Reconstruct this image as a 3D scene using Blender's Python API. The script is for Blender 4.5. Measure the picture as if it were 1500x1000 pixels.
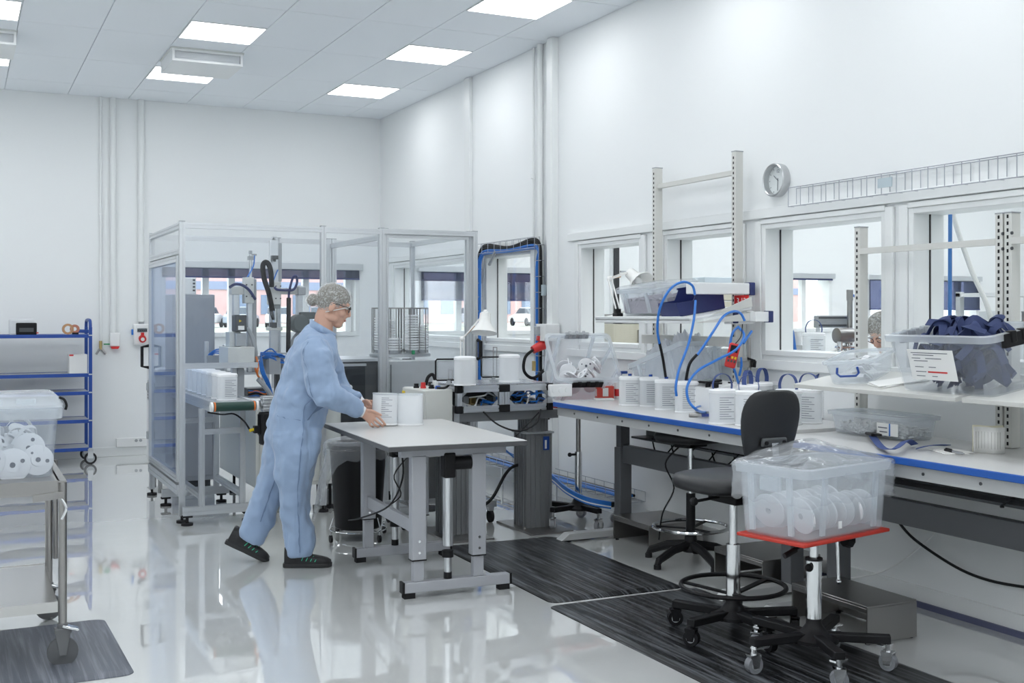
import bpy, bmesh, math, random
from mathutils import Vector, Matrix, Euler, noise
for _o in list(bpy.data.objects): bpy.data.objects.remove(_o)
SC = bpy.context.scene
COL = SC.collection
PI = math.pi
R = math.radians
random.seed(7)

# ------------------------------------------------------------------ camera
# metres; Y runs along the right-hand wall towards the back wall, X towards the right-hand wall
cam_d = bpy.data.cameras.new('camera'); cam = bpy.data.objects.new('camera', cam_d); COL.objects.link(cam)
cam.location = (0, 0, 1.5); cam.rotation_euler = (R(90), 0, R(-26.0))
cam_d.sensor_width = 36; cam_d.lens = 36*1667/1500; cam_d.shift_y = -40/1500; cam_d.clip_start = .05; cam_d.clip_end = 400
SC.camera = cam
SC.cycles.max_bounces = 16; SC.cycles.diffuse_bounces = 6; SC.cycles.transparent_max_bounces = 40
# ------------------------------------------------------------------ sky and exposure
world = bpy.data.worlds.new('overcast sky'); SC.world = world; world.use_nodes = True
_b = world.node_tree.nodes['Background']; _b.inputs['Color'].default_value = (.88, .94, 1, 1); _b.inputs['Strength'].default_value = 3.0
SC.view_settings.view_transform = 'Standard'; SC.view_settings.look = 'None'
SC.view_settings.gamma = 1; SC.view_settings.use_curve_mapping = False; SC.view_settings.exposure = 0.15
PANEL_STRENGTH = 7.6          # the recessed ceiling light panels

# ------------------------------------------------------------------ materials
MATS = {}
def _nt(name):
    m = bpy.data.materials.new(name); m.use_nodes = True
    return m, m.node_tree, m.node_tree.nodes['Principled BSDF']
def mat(name, col, rough=.5, metal=0, spec=.5, bump=0, bscale=40, vary=0, vscale=8, coat=0, stretch=None, emit=0):
    """plain procedural surface: colour with a little noise variation and fine relief"""
    if name in MATS: return MATS[name]
    m, nt, b = _nt(name)
    b.inputs['Base Color'].default_value = (*col, 1); b.inputs['Roughness'].default_value = rough
    b.inputs['Metallic'].default_value = metal; b.inputs['Specular IOR Level'].default_value = spec
    b.inputs['Coat Weight'].default_value = coat; b.inputs['Coat Roughness'].default_value = .04
    if emit:
        b.inputs['Emission Color'].default_value = (*col, 1); b.inputs['Emission Strength'].default_value = emit
    if bump or vary:
        tc = nt.nodes.new('ShaderNodeTexCoord'); mp = nt.nodes.new('ShaderNodeMapping')
        nt.links.new(tc.outputs['Object'], mp.inputs[0])
        if stretch: mp.inputs['Scale'].default_value = stretch
    if vary:
        n = nt.nodes.new('ShaderNodeTexNoise'); n.inputs['Scale'].default_value = vscale; n.inputs['Detail'].default_value = 4
        nt.links.new(mp.outputs[0], n.inputs[0])
        r = nt.nodes.new('ShaderNodeMix'); r.data_type = 'RGBA'
        r.inputs[6].default_value = (*[max(0, c*(1-vary)) for c in col], 1); r.inputs[7].default_value = (*[min(1, c*(1+vary)) for c in col], 1)
        nt.links.new(n.outputs[0], r.inputs[0]); nt.links.new(r.outputs[2], b.inputs['Base Color'])
    if bump:
        n2 = nt.nodes.new('ShaderNodeTexNoise'); n2.inputs['Scale'].default_value = bscale; n2.inputs['Detail'].default_value = 3
        nt.links.new(mp.outputs[0], n2.inputs[0])
        bp = nt.nodes.new('ShaderNodeBump'); bp.inputs['Strength'].default_value = bump; bp.inputs['Distance'].default_value = .01
        nt.links.new(n2.outputs[0], bp.inputs['Height']); nt.links.new(bp.outputs[0], b.inputs['Normal'])
    MATS[name] = m; return m
def clear(name, tint=(1, 1, 1), body=.03, bcol=(.9, .93, .95), gloss=.9, rough=.02, ior=1.45, bump=0, bscale=15):
    """thin clear or milky sheet: see-through, part milky body colour, mirror sheen by Fresnel"""
    if name in MATS: return MATS[name]
    m, nt, b = _nt(name); nt.nodes.remove(b); N = nt.nodes.new; Lk = nt.links.new
    out = nt.nodes['Material Output']
    tr = N('ShaderNodeBsdfTransparent'); tr.inputs[0].default_value = (*tint, 1)
    df = N('ShaderNodeBsdfDiffuse'); df.inputs[0].default_value = (*bcol, 1)
    tl = N('ShaderNodeBsdfTranslucent'); tl.inputs[0].default_value = (*bcol, 1)
    md = N('ShaderNodeMixShader'); md.inputs[0].default_value = .45; Lk(df.outputs[0], md.inputs[1]); Lk(tl.outputs[0], md.inputs[2])
    m1 = N('ShaderNodeMixShader'); m1.inputs[0].default_value = body; Lk(tr.outputs[0], m1.inputs[1]); Lk(md.outputs[0], m1.inputs[2])
    gl = N('ShaderNodeBsdfGlossy'); gl.inputs['Roughness'].default_value = rough
    fr = N('ShaderNodeLayerWeight'); fr.inputs['Blend'].default_value = .5      # facing term, the same on both sides of a sheet
    pw = N('ShaderNodeMath'); pw.operation = 'POWER'; pw.inputs[1].default_value = 4.5; Lk(fr.outputs['Facing'], pw.inputs[0])
    mu = N('ShaderNodeMath'); mu.operation = 'MULTIPLY_ADD'; mu.inputs[1].default_value = gloss*.9; mu.inputs[2].default_value = gloss*.03; Lk(pw.outputs[0], mu.inputs[0])
    m2 = N('ShaderNodeMixShader'); Lk(mu.outputs[0], m2.inputs[0]); Lk(m1.outputs[0], m2.inputs[1]); Lk(gl.outputs[0], m2.inputs[2])
    Lk(m2.outputs[0], out.inputs[0])
    if bump:
        tc = N('ShaderNodeTexCoord'); n = N('ShaderNodeTexNoise'); n.inputs['Scale'].default_value = bscale; Lk(tc.outputs['Object'], n.inputs[0])
        bp = N('ShaderNodeBump'); bp.inputs['Strength'].default_value = bump; bp.inputs['Distance'].default_value = .02
        Lk(n.outputs[0], bp.inputs['Height'])
        for q in (gl, fr, df): Lk(bp.outputs[0], q.inputs['Normal'])
    MATS[name] = m; return m

# ------------------------------------------------------------------ mesh building
def V(*a): return Vector(a[0]) if len(a) == 1 else Vector(a)
def frame_of(d, up=None):
    d = d.normalized()
    if up is None: up = Vector((0, 0, 1)) if abs(d.z) < .95 else Vector((0, 1, 0))
    x = up.cross(d).normalized(); y = d.cross(x).normalized()
    return x, y
def smooth_path(pts, n=6, closed=False):
    pts = [Vector(p) for p in pts]
    if len(pts) < 3: return pts
    out = []; N = len(pts)
    for i in range(N if closed else N-1):
        g = (lambda k: pts[k % N]) if closed else (lambda k: pts[min(max(k, 0), N-1)])
        a, b, c, d = g(i-1), g(i), g(i+1), g(i+2)
        for j in range(n):
            t = j/n
            out.append(.5*((2*b)+(c-a)*t+(2*a-5*b+4*c-d)*t*t+(3*b-a-3*c+d)*t**3))
    if not closed: out.append(pts[-1])
    return out
class MB:
    def __init__(s): s.v = []; s.f = []; s.mi = []; s.cur = 0; s.M = None
    def add(s, vs, fs):
        o = len(s.v)
        if s.M is not None: vs = [s.M @ Vector(p) for p in vs]
        s.v += [tuple(p) for p in vs]; s.f += [tuple(i+o for i in f) for f in fs]; s.mi += [s.cur]*len(fs)
        return s
    def box(s, c, d, rz=0, rx=0, ry=0):
        x, y, z = d[0]/2, d[1]/2, d[2]/2
        m = Euler((rx, ry, rz)).to_matrix(); c = Vector(c)
        vs = [c+m @ Vector(p) for p in ((-x,-y,-z),(x,-y,-z),(x,y,-z),(-x,y,-z),(-x,-y,z),(x,-y,z),(x,y,z),(-x,y,z))]
        return s.add(vs, [(3,2,1,0),(4,5,6,7),(0,1,5,4),(1,2,6,5),(2,3,7,6),(3,0,4,7)])
    def b2(s, x0, x1, y0, y1, z0, z1): return s.box(((x0+x1)/2, (y0+y1)/2, (z0+z1)/2), (x1-x0, y1-y0, z1-z0))
    def beam(s, p, q, w, h=None, up=None):
        p, q = Vector(p), Vector(q); h = h or w; x, y = frame_of(q-p, Vector(up) if up else None); vs = []
        for e in (p, q):
            for a, b in ((-1,-1),(1,-1),(1,1),(-1,1)): vs.append(e+x*a*w/2+y*b*h/2)
        return s.add(vs, [(3,2,1,0),(4,5,6,7),(0,1,5,4),(1,2,6,5),(2,3,7,6),(3,0,4,7)])
    def slot(s, p, q, w, h=None, g=.008, dp=.006, up=None):
        """aluminium slot profile: square section with a groove down the middle of each face"""
        p, q = Vector(p), Vector(q); h = h or w; x, y = frame_of(q-p, Vector(up) if up else None); a, b = w/2, h/2; g /= 2
        sec = [(-a,-b),(-g,-b),(-g,-b+dp),(g,-b+dp),(g,-b),(a,-b),(a,-g),(a-dp,-g),(a-dp,g),(a,g),(a,b),(g,b),(g,b-dp),(-g,b-dp),(-g,b),(-a,b),(-a,g),(-a+dp,g),(-a+dp,-g),(-a,-g)]
        return s.add([e+x*i+y*j for e in (p, q) for i, j in sec], [tuple(range(19,-1,-1)), tuple(range(20,40))]+[(i,(i+1)%20,20+(i+1)%20,20+i) for i in range(20)])
    def cyl(s, p, q, r, r2=None, n=16, caps=True):
        p, q = Vector(p), Vector(q); r2 = r if r2 is None else r2; x, y = frame_of(q-p)
        vs = [e+(x*math.cos(t)+y*math.sin(t))*rr for e, rr in ((p, r), (q, r2)) for t in [2*PI*k/n for k in range(n)]]
        fs = [(k,(k+1)%n,n+(k+1)%n,n+k) for k in range(n)]
        if caps: fs += [tuple(range(n-1,-1,-1)), tuple(range(n,2*n))]
        return s.add(vs, fs)
    def tube(s, pts, r, n=8, sm=0, closed=False, flat=None):
        """round (or flat=(w,t) ribbon) tube along a path"""
        pts = smooth_path(pts, sm, closed) if sm else [Vector(p) for p in pts]
        N = len(pts); vs = []; up = None
        for i, p in enumerate(pts):
            a = pts[(i-1) % N] if (closed or i) else p; b = pts[(i+1) % N] if (closed or i < N-1) else p
            d = (b-a)
            d = d.normalized() if d.length > 1e-9 else Vector((0,0,1))
            if up is None: x, y = frame_of(d)
            else:
                y = (up-d*up.dot(d)); y = y.normalized() if y.length > 1e-6 else frame_of(d)[1]; x = y.cross(d)
            up = y; rr = r[i*len(r)//N] if isinstance(r, (list, tuple)) else r
            if flat: vs += [p+x*u*flat[0]/2+y*w*flat[1]/2 for u, w in ((-1,-1),(1,-1),(1,1),(-1,1))]
            else: vs += [p+(x*math.cos(t)+y*math.sin(t))*rr for t in [2*PI*k/n for k in range(n)]]
        if flat: n = 4
        fs = [(i*n+k, i*n+(k+1)%n, ((i+1)%N)*n+(k+1)%n, ((i+1)%N)*n+k) for i in range(N if closed else N-1) for k in range(n)]
        if not closed: fs += [tuple(range(n-1,-1,-1)), tuple((N-1)*n+k for k in range(n))]
        return s.add(vs, fs)
    def lathe(s, prof, c=(0,0,0), n=24, ax='z', sx=1, sy=1):
        c = Vector(c); vs = []; fs = []; m = len(prof)
        for r, z in prof:
            for k in range(n):
                t = 2*PI*k/n; a, b = r*math.cos(t)*sx, r*math.sin(t)*sy
                vs.append(c+Vector((a,b,z) if ax == 'z' else ((z,a,b) if ax == 'x' else (b,z,a))))
        fs = [(i*n+k, i*n+(k+1)%n, (i+1)*n+(k+1)%n, (i+1)*n+k) for i in range(m-1) for k in range(n)]
        shut = prof[0] == prof[-1]
        if prof[0][0] > 1e-5 and not shut: fs.append(tuple(range(n-1,-1,-1)))
        if prof[-1][0] > 1e-5 and not shut: fs.append(tuple((m-1)*n+k for k in range(n)))
        return s.add(vs, fs)
    def loft(s, rings, caps=True):
        n = len(rings[0]); vs = [p for r in rings for p in r]
        fs = [(i*n+k, i*n+(k+1)%n, (i+1)*n+(k+1)%n, (i+1)*n+k) for i in range(len(rings)-1) for k in range(n)]
        if caps: fs += [tuple(range(n-1,-1,-1)), tuple((len(rings)-1)*n+k for k in range(n))]
        return s.add(vs, fs)
    def prism(s, poly, a, b, ax='z'):
        f = {'z': lambda p, t: (p[0], p[1], t), 'y': lambda p, t: (p[0], t, p[1]), 'x': lambda p, t: (t, p[0], p[1])}[ax]
        n = len(poly); area = sum(poly[i][0]*poly[(i+1)%n][1]-poly[(i+1)%n][0]*poly[i][1] for i in range(n))
        if (area < 0) != (ax == 'y'): poly = poly[::-1]
        return s.loft([[f(p, a) for p in poly], [f(p, b) for p in poly]])
    def ball(s, c, r, n=16, m=10):
        r = (r, r, r) if not isinstance(r, (tuple, list)) else r; c = Vector(c)
        vs = [c+Vector((r[0]*math.sin(PI*i/m)*math.cos(2*PI*k/n), r[1]*math.sin(PI*i/m)*math.sin(2*PI*k/n), -r[2]*math.cos(PI*i/m))) for i in range(1, m) for k in range(n)]
        fs = [(i*n+k, i*n+(k+1)%n, (i+1)*n+(k+1)%n, (i+1)*n+k) for i in range(m-2) for k in range(n)]
        L = len(vs); vs += [c-Vector((0,0,r[2])), c+Vector((0,0,r[2]))]
        fs += [(L,(k+1)%n,k) for k in range(n)]+[(L+1,(m-2)*n+k,(m-2)*n+(k+1)%n) for k in range(n)]
        return s.add(vs, fs)
    def sheet(s, fn, nu, nv, th=0):
        """grid surface fn(u,v) for u,v in 0..1"""
        vs = [fn(i/nu, j/nv) for j in range(nv+1) for i in range(nu+1)]
        return s.add(vs, [(j*(nu+1)+i, j*(nu+1)+i+1, (j+1)*(nu+1)+i+1, (j+1)*(nu+1)+i) for j in range(nv) for i in range(nu)])
    def mesh(s, name, mats, smooth=30):
        me = bpy.data.meshes.new(name); me.from_pydata(s.v, [], s.f); me.validate(); me.update()
        for m in (mats if isinstance(mats, (list, tuple)) else [mats]): me.materials.append(m)
        if len(me.materials) > 1 and len(me.polygons) == len(s.mi): me.polygons.foreach_set('material_index', s.mi)
        if smooth:
            me.polygons.foreach_set('use_smooth', [True]*len(me.polygons)); me.set_sharp_from_angle(angle=R(smooth))
        return me
    def build(s, name, m, parent=None, smooth=30, bevel=0, seg=2, solid=0, sub=0, loc=None, rot=None):
        return link(name, s.mesh(name, m, smooth), parent, bevel, seg, solid, sub, loc, rot)
def link(name, me, parent=None, bevel=0, seg=2, solid=0, sub=0, loc=None, rot=None):
    o = bpy.data.objects.new(name, me); COL.objects.link(o)
    if parent: o.parent = parent
    if loc: o.location = loc
    if rot: o.rotation_euler = rot
    if solid:
        q = o.modifiers.new('thickness', 'SOLIDIFY'); q.thickness = solid; q.offset = 0
    if bevel:
        q = o.modifiers.new('edge', 'BEVEL'); q.width = bevel; q.segments = seg; q.limit_method = 'ANGLE'; q.angle_limit = R(40); q.harden_normals = False
    if sub:
        q = o.modifiers.new('smooth', 'SUBSURF'); q.levels = sub; q.render_levels = sub
    return o
def tag(o, label, cat=None, group=None, kind=None):
    o['label'] = label
    if cat: o['category'] = cat
    if group: o['group'] = group
    if kind: o['kind'] = kind
    return o
def thing(name, label, cat, loc=(0,0,0), rz=0, group=None, rot=None):
    o = bpy.data.objects.new(name, None); COL.objects.link(o); o.empty_display_size = .1
    o.location = loc; o.rotation_euler = rot or (0, 0, rz)
    return tag(o, label, cat, group)
def struct(o, label, cat): return tag(o, label, cat, None, 'structure')
def dup(root, label, loc=None, rz=None, rot=None, group=None):
    r = root.copy(); COL.objects.link(r); r['label'] = label
    if group: r['group'] = group
    if loc is not None: r.location = loc
    if rot: r.rotation_euler = rot
    elif rz is not None: r.rotation_euler = (0, 0, rz)
    def rec(a, b):
        for ch in list(a.children):
            c = ch.copy(); COL.objects.link(c); c.parent = b; rec(ch, c)
    rec(root, r); return r
def W(t):
    """mesh builder that takes world coordinates for a part of thing t"""
    b = MB(); b.M = Matrix.LocRotScale(t.location, t.rotation_euler, None).inverted(); return b
def at(u, v, d=None, X=None, Y=None, Z=None):
    """a point of the place from a measurement in the photograph and its distance or plane"""
    s, c = math.sin(R(26)), math.cos(R(26)); r, q = (u-750)/1667, (460-v)/1667
    dx, dy = s+r*c, c-r*s
    if X is not None: d = X/dx
    elif Y is not None: d = Y/dy
    elif Z is not None: d = (Z-1.5)/q
    return Vector((dx*d, dy*d, 1.5+q*d))
def rrect(w, d, r, n=4):
    """rounded rectangle outline"""
    o = []
    for cx, cy, a in ((w/2-r, d/2-r, 0), (-w/2+r, d/2-r, 90), (-w/2+r, -d/2+r, 180), (w/2-r, -d/2+r, 270)):
        for k in range(n+1):
            t = R(a+90*k/n); o.append((cx+r*math.cos(t), cy+r*math.sin(t)))
    return o
def text(name, s, size, m, parent, loc, rot, ext=.0006, align='CENTER'):
    cu = bpy.data.curves.new(name, 'FONT'); cu.body = s; cu.size = size; cu.extrude = ext; cu.align_x = align; cu.align_y = 'CENTER'; cu.resolution_u = 2
    t = bpy.data.objects.new(name, cu); COL.objects.link(t); dg = bpy.context.evaluated_depsgraph_get()
    me = bpy.data.meshes.new_from_object(t.evaluated_get(dg)); bpy.data.objects.remove(t); me.materials.clear(); me.materials.append(m)
    return link(name, me, parent, loc=loc, rot=rot)

WHITE = mat('white wall paint', (.83, .85, .855), .55, bump=.03, bscale=120)
PAINT = mat('white painted trim', (.80, .82, .82), .35)
POWDER = mat('light grey powder coat', (.62, .63, .61), .42)
GREYM = mat('mid grey enamel', (.34, .35, .36), .4)
DGREY = mat('dark grey enamel', (.075, .08, .085), .45, spec=.35)
ALU = mat('anodised aluminium', (.66, .68, .70), .32, .85)
STEEL = mat('brushed stainless steel', (.37, .36, .35), .30, 1, bump=.05, bscale=30, stretch=(1, 1, 30))
CHROME = mat('chrome', (.75, .76, .77), .12, 1)
BLACK = mat('black plastic', (.010, .010, .0115), .5, spec=.25)
RUBBER = mat('dark rubber', (.018, .018, .02), .75, spec=.2)
WPLAS = mat('white plastic', (.82, .83, .83), .35)
GPLAS = mat('grey plastic', (.36, .38, .40), .4)
BLUE = mat('blue paint', (.012, .06, .30), .35)
BLUEH = mat('blue hose', (.02, .17, .58), .35)
NAVY = mat('navy plastic', (.02, .03, .13), .4)
STRAP = mat('blue strap fabric', (.05, .085, .25), .75, bump=.1, bscale=300)
NAVYSTRAP = mat('navy strap fabric', (.026, .042, .125), .75, bump=.1, bscale=300)
RED = mat('red plastic', (.62, .03, .03), .4)
YELLOW = mat('yellow plastic', (.85, .62, .03), .5)
ORANGE = mat('orange cable', (.75, .2, .04), .5)
GREEN = mat('green plastic', (.02, .3, .12), .5)
BRASS = mat('brass', (.6, .45, .2), .3, 1)
PAPER = mat('paper', (.84, .84, .82), .8)
INK = mat('printed ink', (.10, .11, .14), .7)
GLASS = clear('window glass', (.992, 1, .998), .0, gloss=.7)
ACRYL = clear('acrylic pane', (.985, .993, 1), .008, gloss=.6)
BLUEACR = clear('blue tinted acrylic pane', (.80, .87, .98), .03, (.7, .8, .98), gloss=.8)
MILK = clear('milky polypropylene', (.95, .97, .98), .42, (.86, .89, .92), .5, .2)
MILKL = clear('clear polypropylene', (.97, .98, .99), .20, (.86, .89, .92), .6, .12)
BAG = clear('clear plastic film', (.97, .98, .99), .26, (.85, .88, .92), 1.0, .08, bump=.9, bscale=22)
# ------------------------------------------------------------------ the setting
XW, YB, ZC = 4.456, 12.65, 3.782          # face of right wall, face of back wall, ceiling height
XL, YF, XN = -4.4, -3.6, 17.0             # left wall, wall behind the camera, far wall of the neighbouring room
Z0, Z1 = 1.25, 2.05                       # sill and head of all windows
def floor_material():
    m, nt, b = _nt('pale grey epoxy floor'); N = nt.nodes.new; Lk = nt.links.new
    b.inputs['Base Color'].default_value = (.56, .575, .57, 1); b.inputs['Roughness'].default_value = .035
    b.inputs['Specular IOR Level'].default_value = .9; b.inputs['Coat Weight'].default_value = 1; b.inputs['Coat Roughness'].default_value = .012
    tc = N('ShaderNodeTexCoord'); n = N('ShaderNodeTexNoise'); n.inputs['Scale'].default_value = 3.0; n.inputs['Detail'].default_value = 2
    bp = N('ShaderNodeBump'); bp.inputs['Strength'].default_value = .035; bp.inputs['Distance'].default_value = .02
    Lk(tc.outputs['Object'], n.inputs[0]); Lk(n.outputs[0], bp.inputs['Height']); Lk(bp.outputs[0], b.inputs['Normal']); Lk(bp.outputs[0], b.inputs['Coat Normal'])
    n2 = N('ShaderNodeTexNoise'); n2.inputs['Scale'].default_value = .8; n2.inputs['Detail'].default_value = 6; Lk(tc.outputs['Object'], n2.inputs[0])
    cr = N('ShaderNodeMix'); cr.data_type = 'RGBA'; cr.inputs[6].default_value = (.60, .615, .61, 1); cr.inputs[7].default_value = (.66, .675, .67, 1)
    Lk(n2.outputs[0], cr.inputs[0]); Lk(cr.outputs[2], b.inputs['Base Color'])
    return m
EPOXY = floor_material()
TILE = mat('mineral ceiling tile', (.86, .895, .93), .8, bump=.15, bscale=260)
o = MB().b2(XL-.2, XN+.2, YF-.2, YB+.2, -.15, 0).build('floor', EPOXY); struct(o, 'glossy pale grey epoxy floor', 'floor')
# walls with real window openings
WINR = [(10.10, 12.17), (8.72, 9.69), (6.98, 7.90), (5.836, 6.685), (4.573, 5.612), (3.30, 4.413), (2.1, 3.15)]
def wall_with_holes(a0, a1, holes, f):
    holes = sorted(holes); p = a0
    for h0, h1 in holes:
        f(p, h0, 0, ZC+.1); f(h0, h1, 0, Z0); f(h0, h1, Z1, ZC+.1); p = h1
    f(p, a1, 0, ZC+.1)
b = MB(); wall_with_holes(YF-.2, YB, WINR, lambda y0, y1, z0, z1: b.b2(XW, XW+.2, y0, y1, z0, z1))
struct(b.build('wall_right', WHITE), 'white wall on the right with a row of windows into the next room', 'wall')
WINB = [(1.97, 4.2), (4.95, 6.65), (10.0, 11.27), (11.95, 14.2)]
b = MB(); wall_with_holes(XL-.2, XN+.2, WINB, lambda x0, x1, z0, z1: b.b2(x0, x1, YB, YB+.25, z0, z1))
struct(b.build('wall_back', WHITE), 'white back wall with windows to the car park', 'wall')
struct(MB().b2(XL-.2, XL, YF-.2, YB, 0, ZC+.1).build('wall_left', WHITE), 'plain white wall on the left side of the hall', 'wall')
struct(MB().b2(XL, XW, YF-.2, YF, 0, ZC+.1).build('wall_front', WHITE), 'plain white wall behind the viewer', 'wall')
struct(MB().b2(XN, XN+.2, YF-.2, YB, 0, ZC+.1).build('wall_far_right', WHITE), 'white end wall of the neighbouring room', 'wall')
struct(MB().b2(XW+.2, XN, YF-.2, YF, 0, ZC+.1).build('wall_neighbour', WHITE), 'plain white wall closing the neighbouring room', 'wall')

# ceiling: slab, tiles laid in a 0.6 x 1.2 grid, light panels taking half a tile
ceil = MB().b2(XL-.2, XN+.2, YF-.2, YB+.25, ZC+.012, ZC+.12).build('ceiling', mat('ceiling grid', (.72, .76, .80), .7)); struct(ceil, 'white suspended ceiling of rectangular tiles with square light panels', 'ceiling')
tile_meshes = {}
def tile(x0, x1, y0, y1):
    w, d = round(x1-x0, 3), round(y1-y0, 3)
    if w < .03 or d < .03: return
    if (w, d) not in tile_meshes:
        tile_meshes[(w, d)] = MB().box((0, 0, .008), (w-.007, d-.007, .016)).mesh('tile', TILE, 0)
    link('tile', tile_meshes[(w, d)], ceil, loc=((x0+x1)/2, (y0+y1)/2, ZC))
PANEL = mat('lit light panel', (.97, .985, 1), .5, emit=PANEL_STRENGTH)
panel0 = None
def light_panel(x, y, label, grp='square light panels in the ceiling'):
    global panel0
    if panel0 is None:
        panel0 = thing('ceiling_light', label, 'light', (x, y, ZC), 0, grp)
        MB().b2(-.288, .288, -.288, .288, -.004, .004).build('diffuser', PANEL, panel0)
        f = MB()
        for s_ in (-1, 1): f.b2(-.298, .298, s_*.293-.005, s_*.293+.005, -.006, .014); f.b2(s_*.293-.005, s_*.293+.005, -.288, .288, -.006, .014)
        f.build('frame', PAINT, panel0)
    else: dup(panel0, label, (x, y, ZC), group=grp)
names = {(0, 1): 'square light panel by the back wall, right behind the hanging air vent', (0, 2): 'square light panel nearest the corner of the two walls', (0, 0): 'square light panel by the back wall, cut by the left edge beyond the vent',
         (1, 1): 'square light panel just in front of the hanging air vent', (1, 2): 'square light panel beside the right wall, second row from the back', (1, 0): 'square light panel in the upper left corner', (2, 2): 'square light panel cut by the top edge above the middle'}
lp = {}
for j in range(9):
    i0 = .5+1.5*j
    for k, c0 in enumerate((-2, 1, 4, -5, -8)):
        y1 = 12.034-1.2*i0; x0 = 1.033+.6*c0
        if y1-.6 < YF or x0 < XL: continue
        lp[(int(round(i0*2)), c0)] = 1
        light_panel(x0+.3, y1-.3, names.get((j, k), 'square light panel in the ceiling behind the viewer or to the far left'))
for i in range(-1, 14):
    for c in range(-9, 6):
        x0, x1 = max(1.033+.6*c, XL), min(1.033+.6*(c+1), XW); y1, y0 = min(12.034-1.2*i, YB), max(12.034-1.2*(i+1), YF)
        if x1 <= x0 or y1 <= y0: continue
        ym = 12.034-1.2*i-.6
        a, bq = (2*i, c) in lp, (2*i+1, c) in lp
        if a and not bq: tile(x0, x1, y0, ym)
        elif bq and not a: tile(x0, x1, ym, y1)
        elif not a: tile(x0, x1, y0, y1)
for n_, (x, lbl) in enumerate(((1.948, 'boxy white air vent hanging below the ceiling, fully in view'), (.13, 'boxy white air vent hanging below the ceiling, cut by the left edge'))):
    if n_ == 0:
        vent0 = thing('air_vent', lbl, 'vent', (x, 10.28, ZC), 0, 'ceiling air vents')
        MB().b2(-.3, .3, -.3, .3, -.118, -.112).b2(-.3, -.285, -.3, .3, -.113, -.012).b2(.285, .3, -.3, .3, -.113, -.012).b2(-.3, .3, -.3, -.285, -.113, -.10).b2(-.3, .3, -.3, -.285, -.03, -.012).b2(-.3, .3, .285, .3, -.113, -.012).b2(-.3, -.28, -.3, -.285, -.113, -.012).b2(.28, .3, -.3, -.285, -.113, -.012).build('housing', PAINT, vent0)
        MB().b2(-.28, .28, -.27, -.262, -.10, -.02).build('outlet_mesh', mat('perforated sheet', (.72, .75, .78), .6, bump=.5, bscale=500), vent0)
        MB().b2(-.31, .31, -.31, .31, -.012, 0).build('collar', POWDER, vent0)
    else: dup(vent0, lbl, (x, 10.28, ZC))
# neighbouring room: unseen panels added, set closer together to brighten it
for x in (5.6, 7.1, 8.6, 10.1, 11.6, 13.1, 14.6):
    for y in (11.4, 9.9, 8.4, 6.9, 5.4, 3.9, 2.1, .3): light_panel(x, y, 'unseen ceiling light panel added to brighten the neighbouring room', 'unseen added panels of the neighbouring room')

# windows -----------------------------------------------------------
SEAL = mat('black window seal', (.03, .03, .032), .6)
def inner_window(n, y0, y1, lab):
    t = thing('window_%d' % n, lab, 'window', (XW, (y0+y1)/2, Z0)); t['kind'] = 'structure'; w = (y1-y0)/2; h = Z1-Z0; g = .10
    f = MB()
    f.b2(-.012, .205, -w, -w+.035, 0, h).b2(-.012, .205, w-.035, w, 0, h).b2(-.012, .205, -w+.035, w-.035, h-.03, h).b2(-.015, .205, -w+.035, w-.035, 0, .03)
    f.build('frame', PAINT, t, bevel=.003)
    c = MB()
    for s_ in (-1, 1): c.b2(-.022, -.001, s_*(w+.03)-.028, s_*(w+.03)+.028, -.03, h+.02)
    c.b2(-.022, -.001, -w, w, h, h+.03); c.build('casing', PAINT, t, bevel=.004)
    q = MB()
    for s_ in (-1, 1): q.b2(g-.002, g+.008, s_*(w-.036)-.0025, s_*(w-.036)+.0025, .03, h-.03)
    q.build('gasket', SEAL, t)
    MB().b2(g, g+.006, -w+.034, w-.034, .029, h-.029).build('pane', GLASS, t)
    return t
labs = ['window behind the machine enclosure, next to the room corner', 'window framed by the wire tray hoop of cables', 'window behind the desk lamp on the upper shelf', 'window behind the tilted parts box and blue bin', 'window below the wall clock', 'window with the blue pipe showing through it', 'window at the right end beyond the picture']
for n, ((y0, y1), lb) in enumerate(zip(WINR, labs)): inner_window(n+1, y0, y1, lb)
BLIND = clear('navy screen blind', (.42, .44, .56), .45, (.085, .11, .175), .1, .5)
def outer_window(n, x0, x1, muls, blind_z, lab):
    t = thing('window_%d' % n, lab, 'window', ((x0+x1)/2, YB, Z0)); t['kind'] = 'structure'; w = (x1-x0)/2; h = Z1-Z0; cx = (x0+x1)/2
    f = MB().b2(-w, -w+.05, .0, .25, 0, h).b2(w-.05, w, .0, .25, 0, h).b2(-w+.05, w-.05, .0, .25, h-.05, h).b2(-w+.05, w-.05, -.03, .25, 0, .05)
    f.build('frame', PAINT, t, bevel=.004)
    xs = [-w+.05]+[m-cx for m in muls]+[w-.05]
    for m in muls: MB().b2(m-cx-.035, m-cx+.035, .10, .19, .05, h-.05).build('mullion', PAINT, t, bevel=.004)
    for a, c in zip(xs, xs[1:]): MB().b2(a+.02, c-.02, .14, .147, .05, h-.05).build('pane', GLASS, t)
    MB().b2(-w-.03, w+.03, -.05, -.002, h-.045, h+.03).build('blind_cassette', ALU, t, bevel=.006)
    bl = MB().b2(-w+.01, w-.01, -.026, -.022, blind_z-Z0, h-.045).build('blind', BLIND, t)
    MB().b2(-w+.01, w-.01, -.032, -.016, blind_z-Z0-.018, blind_z-Z0).build('bottom_bar', NAVY, bl)
outer_window(8, *WINB[0], (2.464, 2.75, 3.595, 4.10), 1.915, 'wide window in the back wall behind the machine enclosure')
outer_window(9, *WINB[1], (5.5,), 1.68, 'outside window of the next room seen through the cable hoop')
outer_window(10, *WINB[2], (10.62, 10.85), 2.0, 'outside window of the next room seen below the clock')
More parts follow.
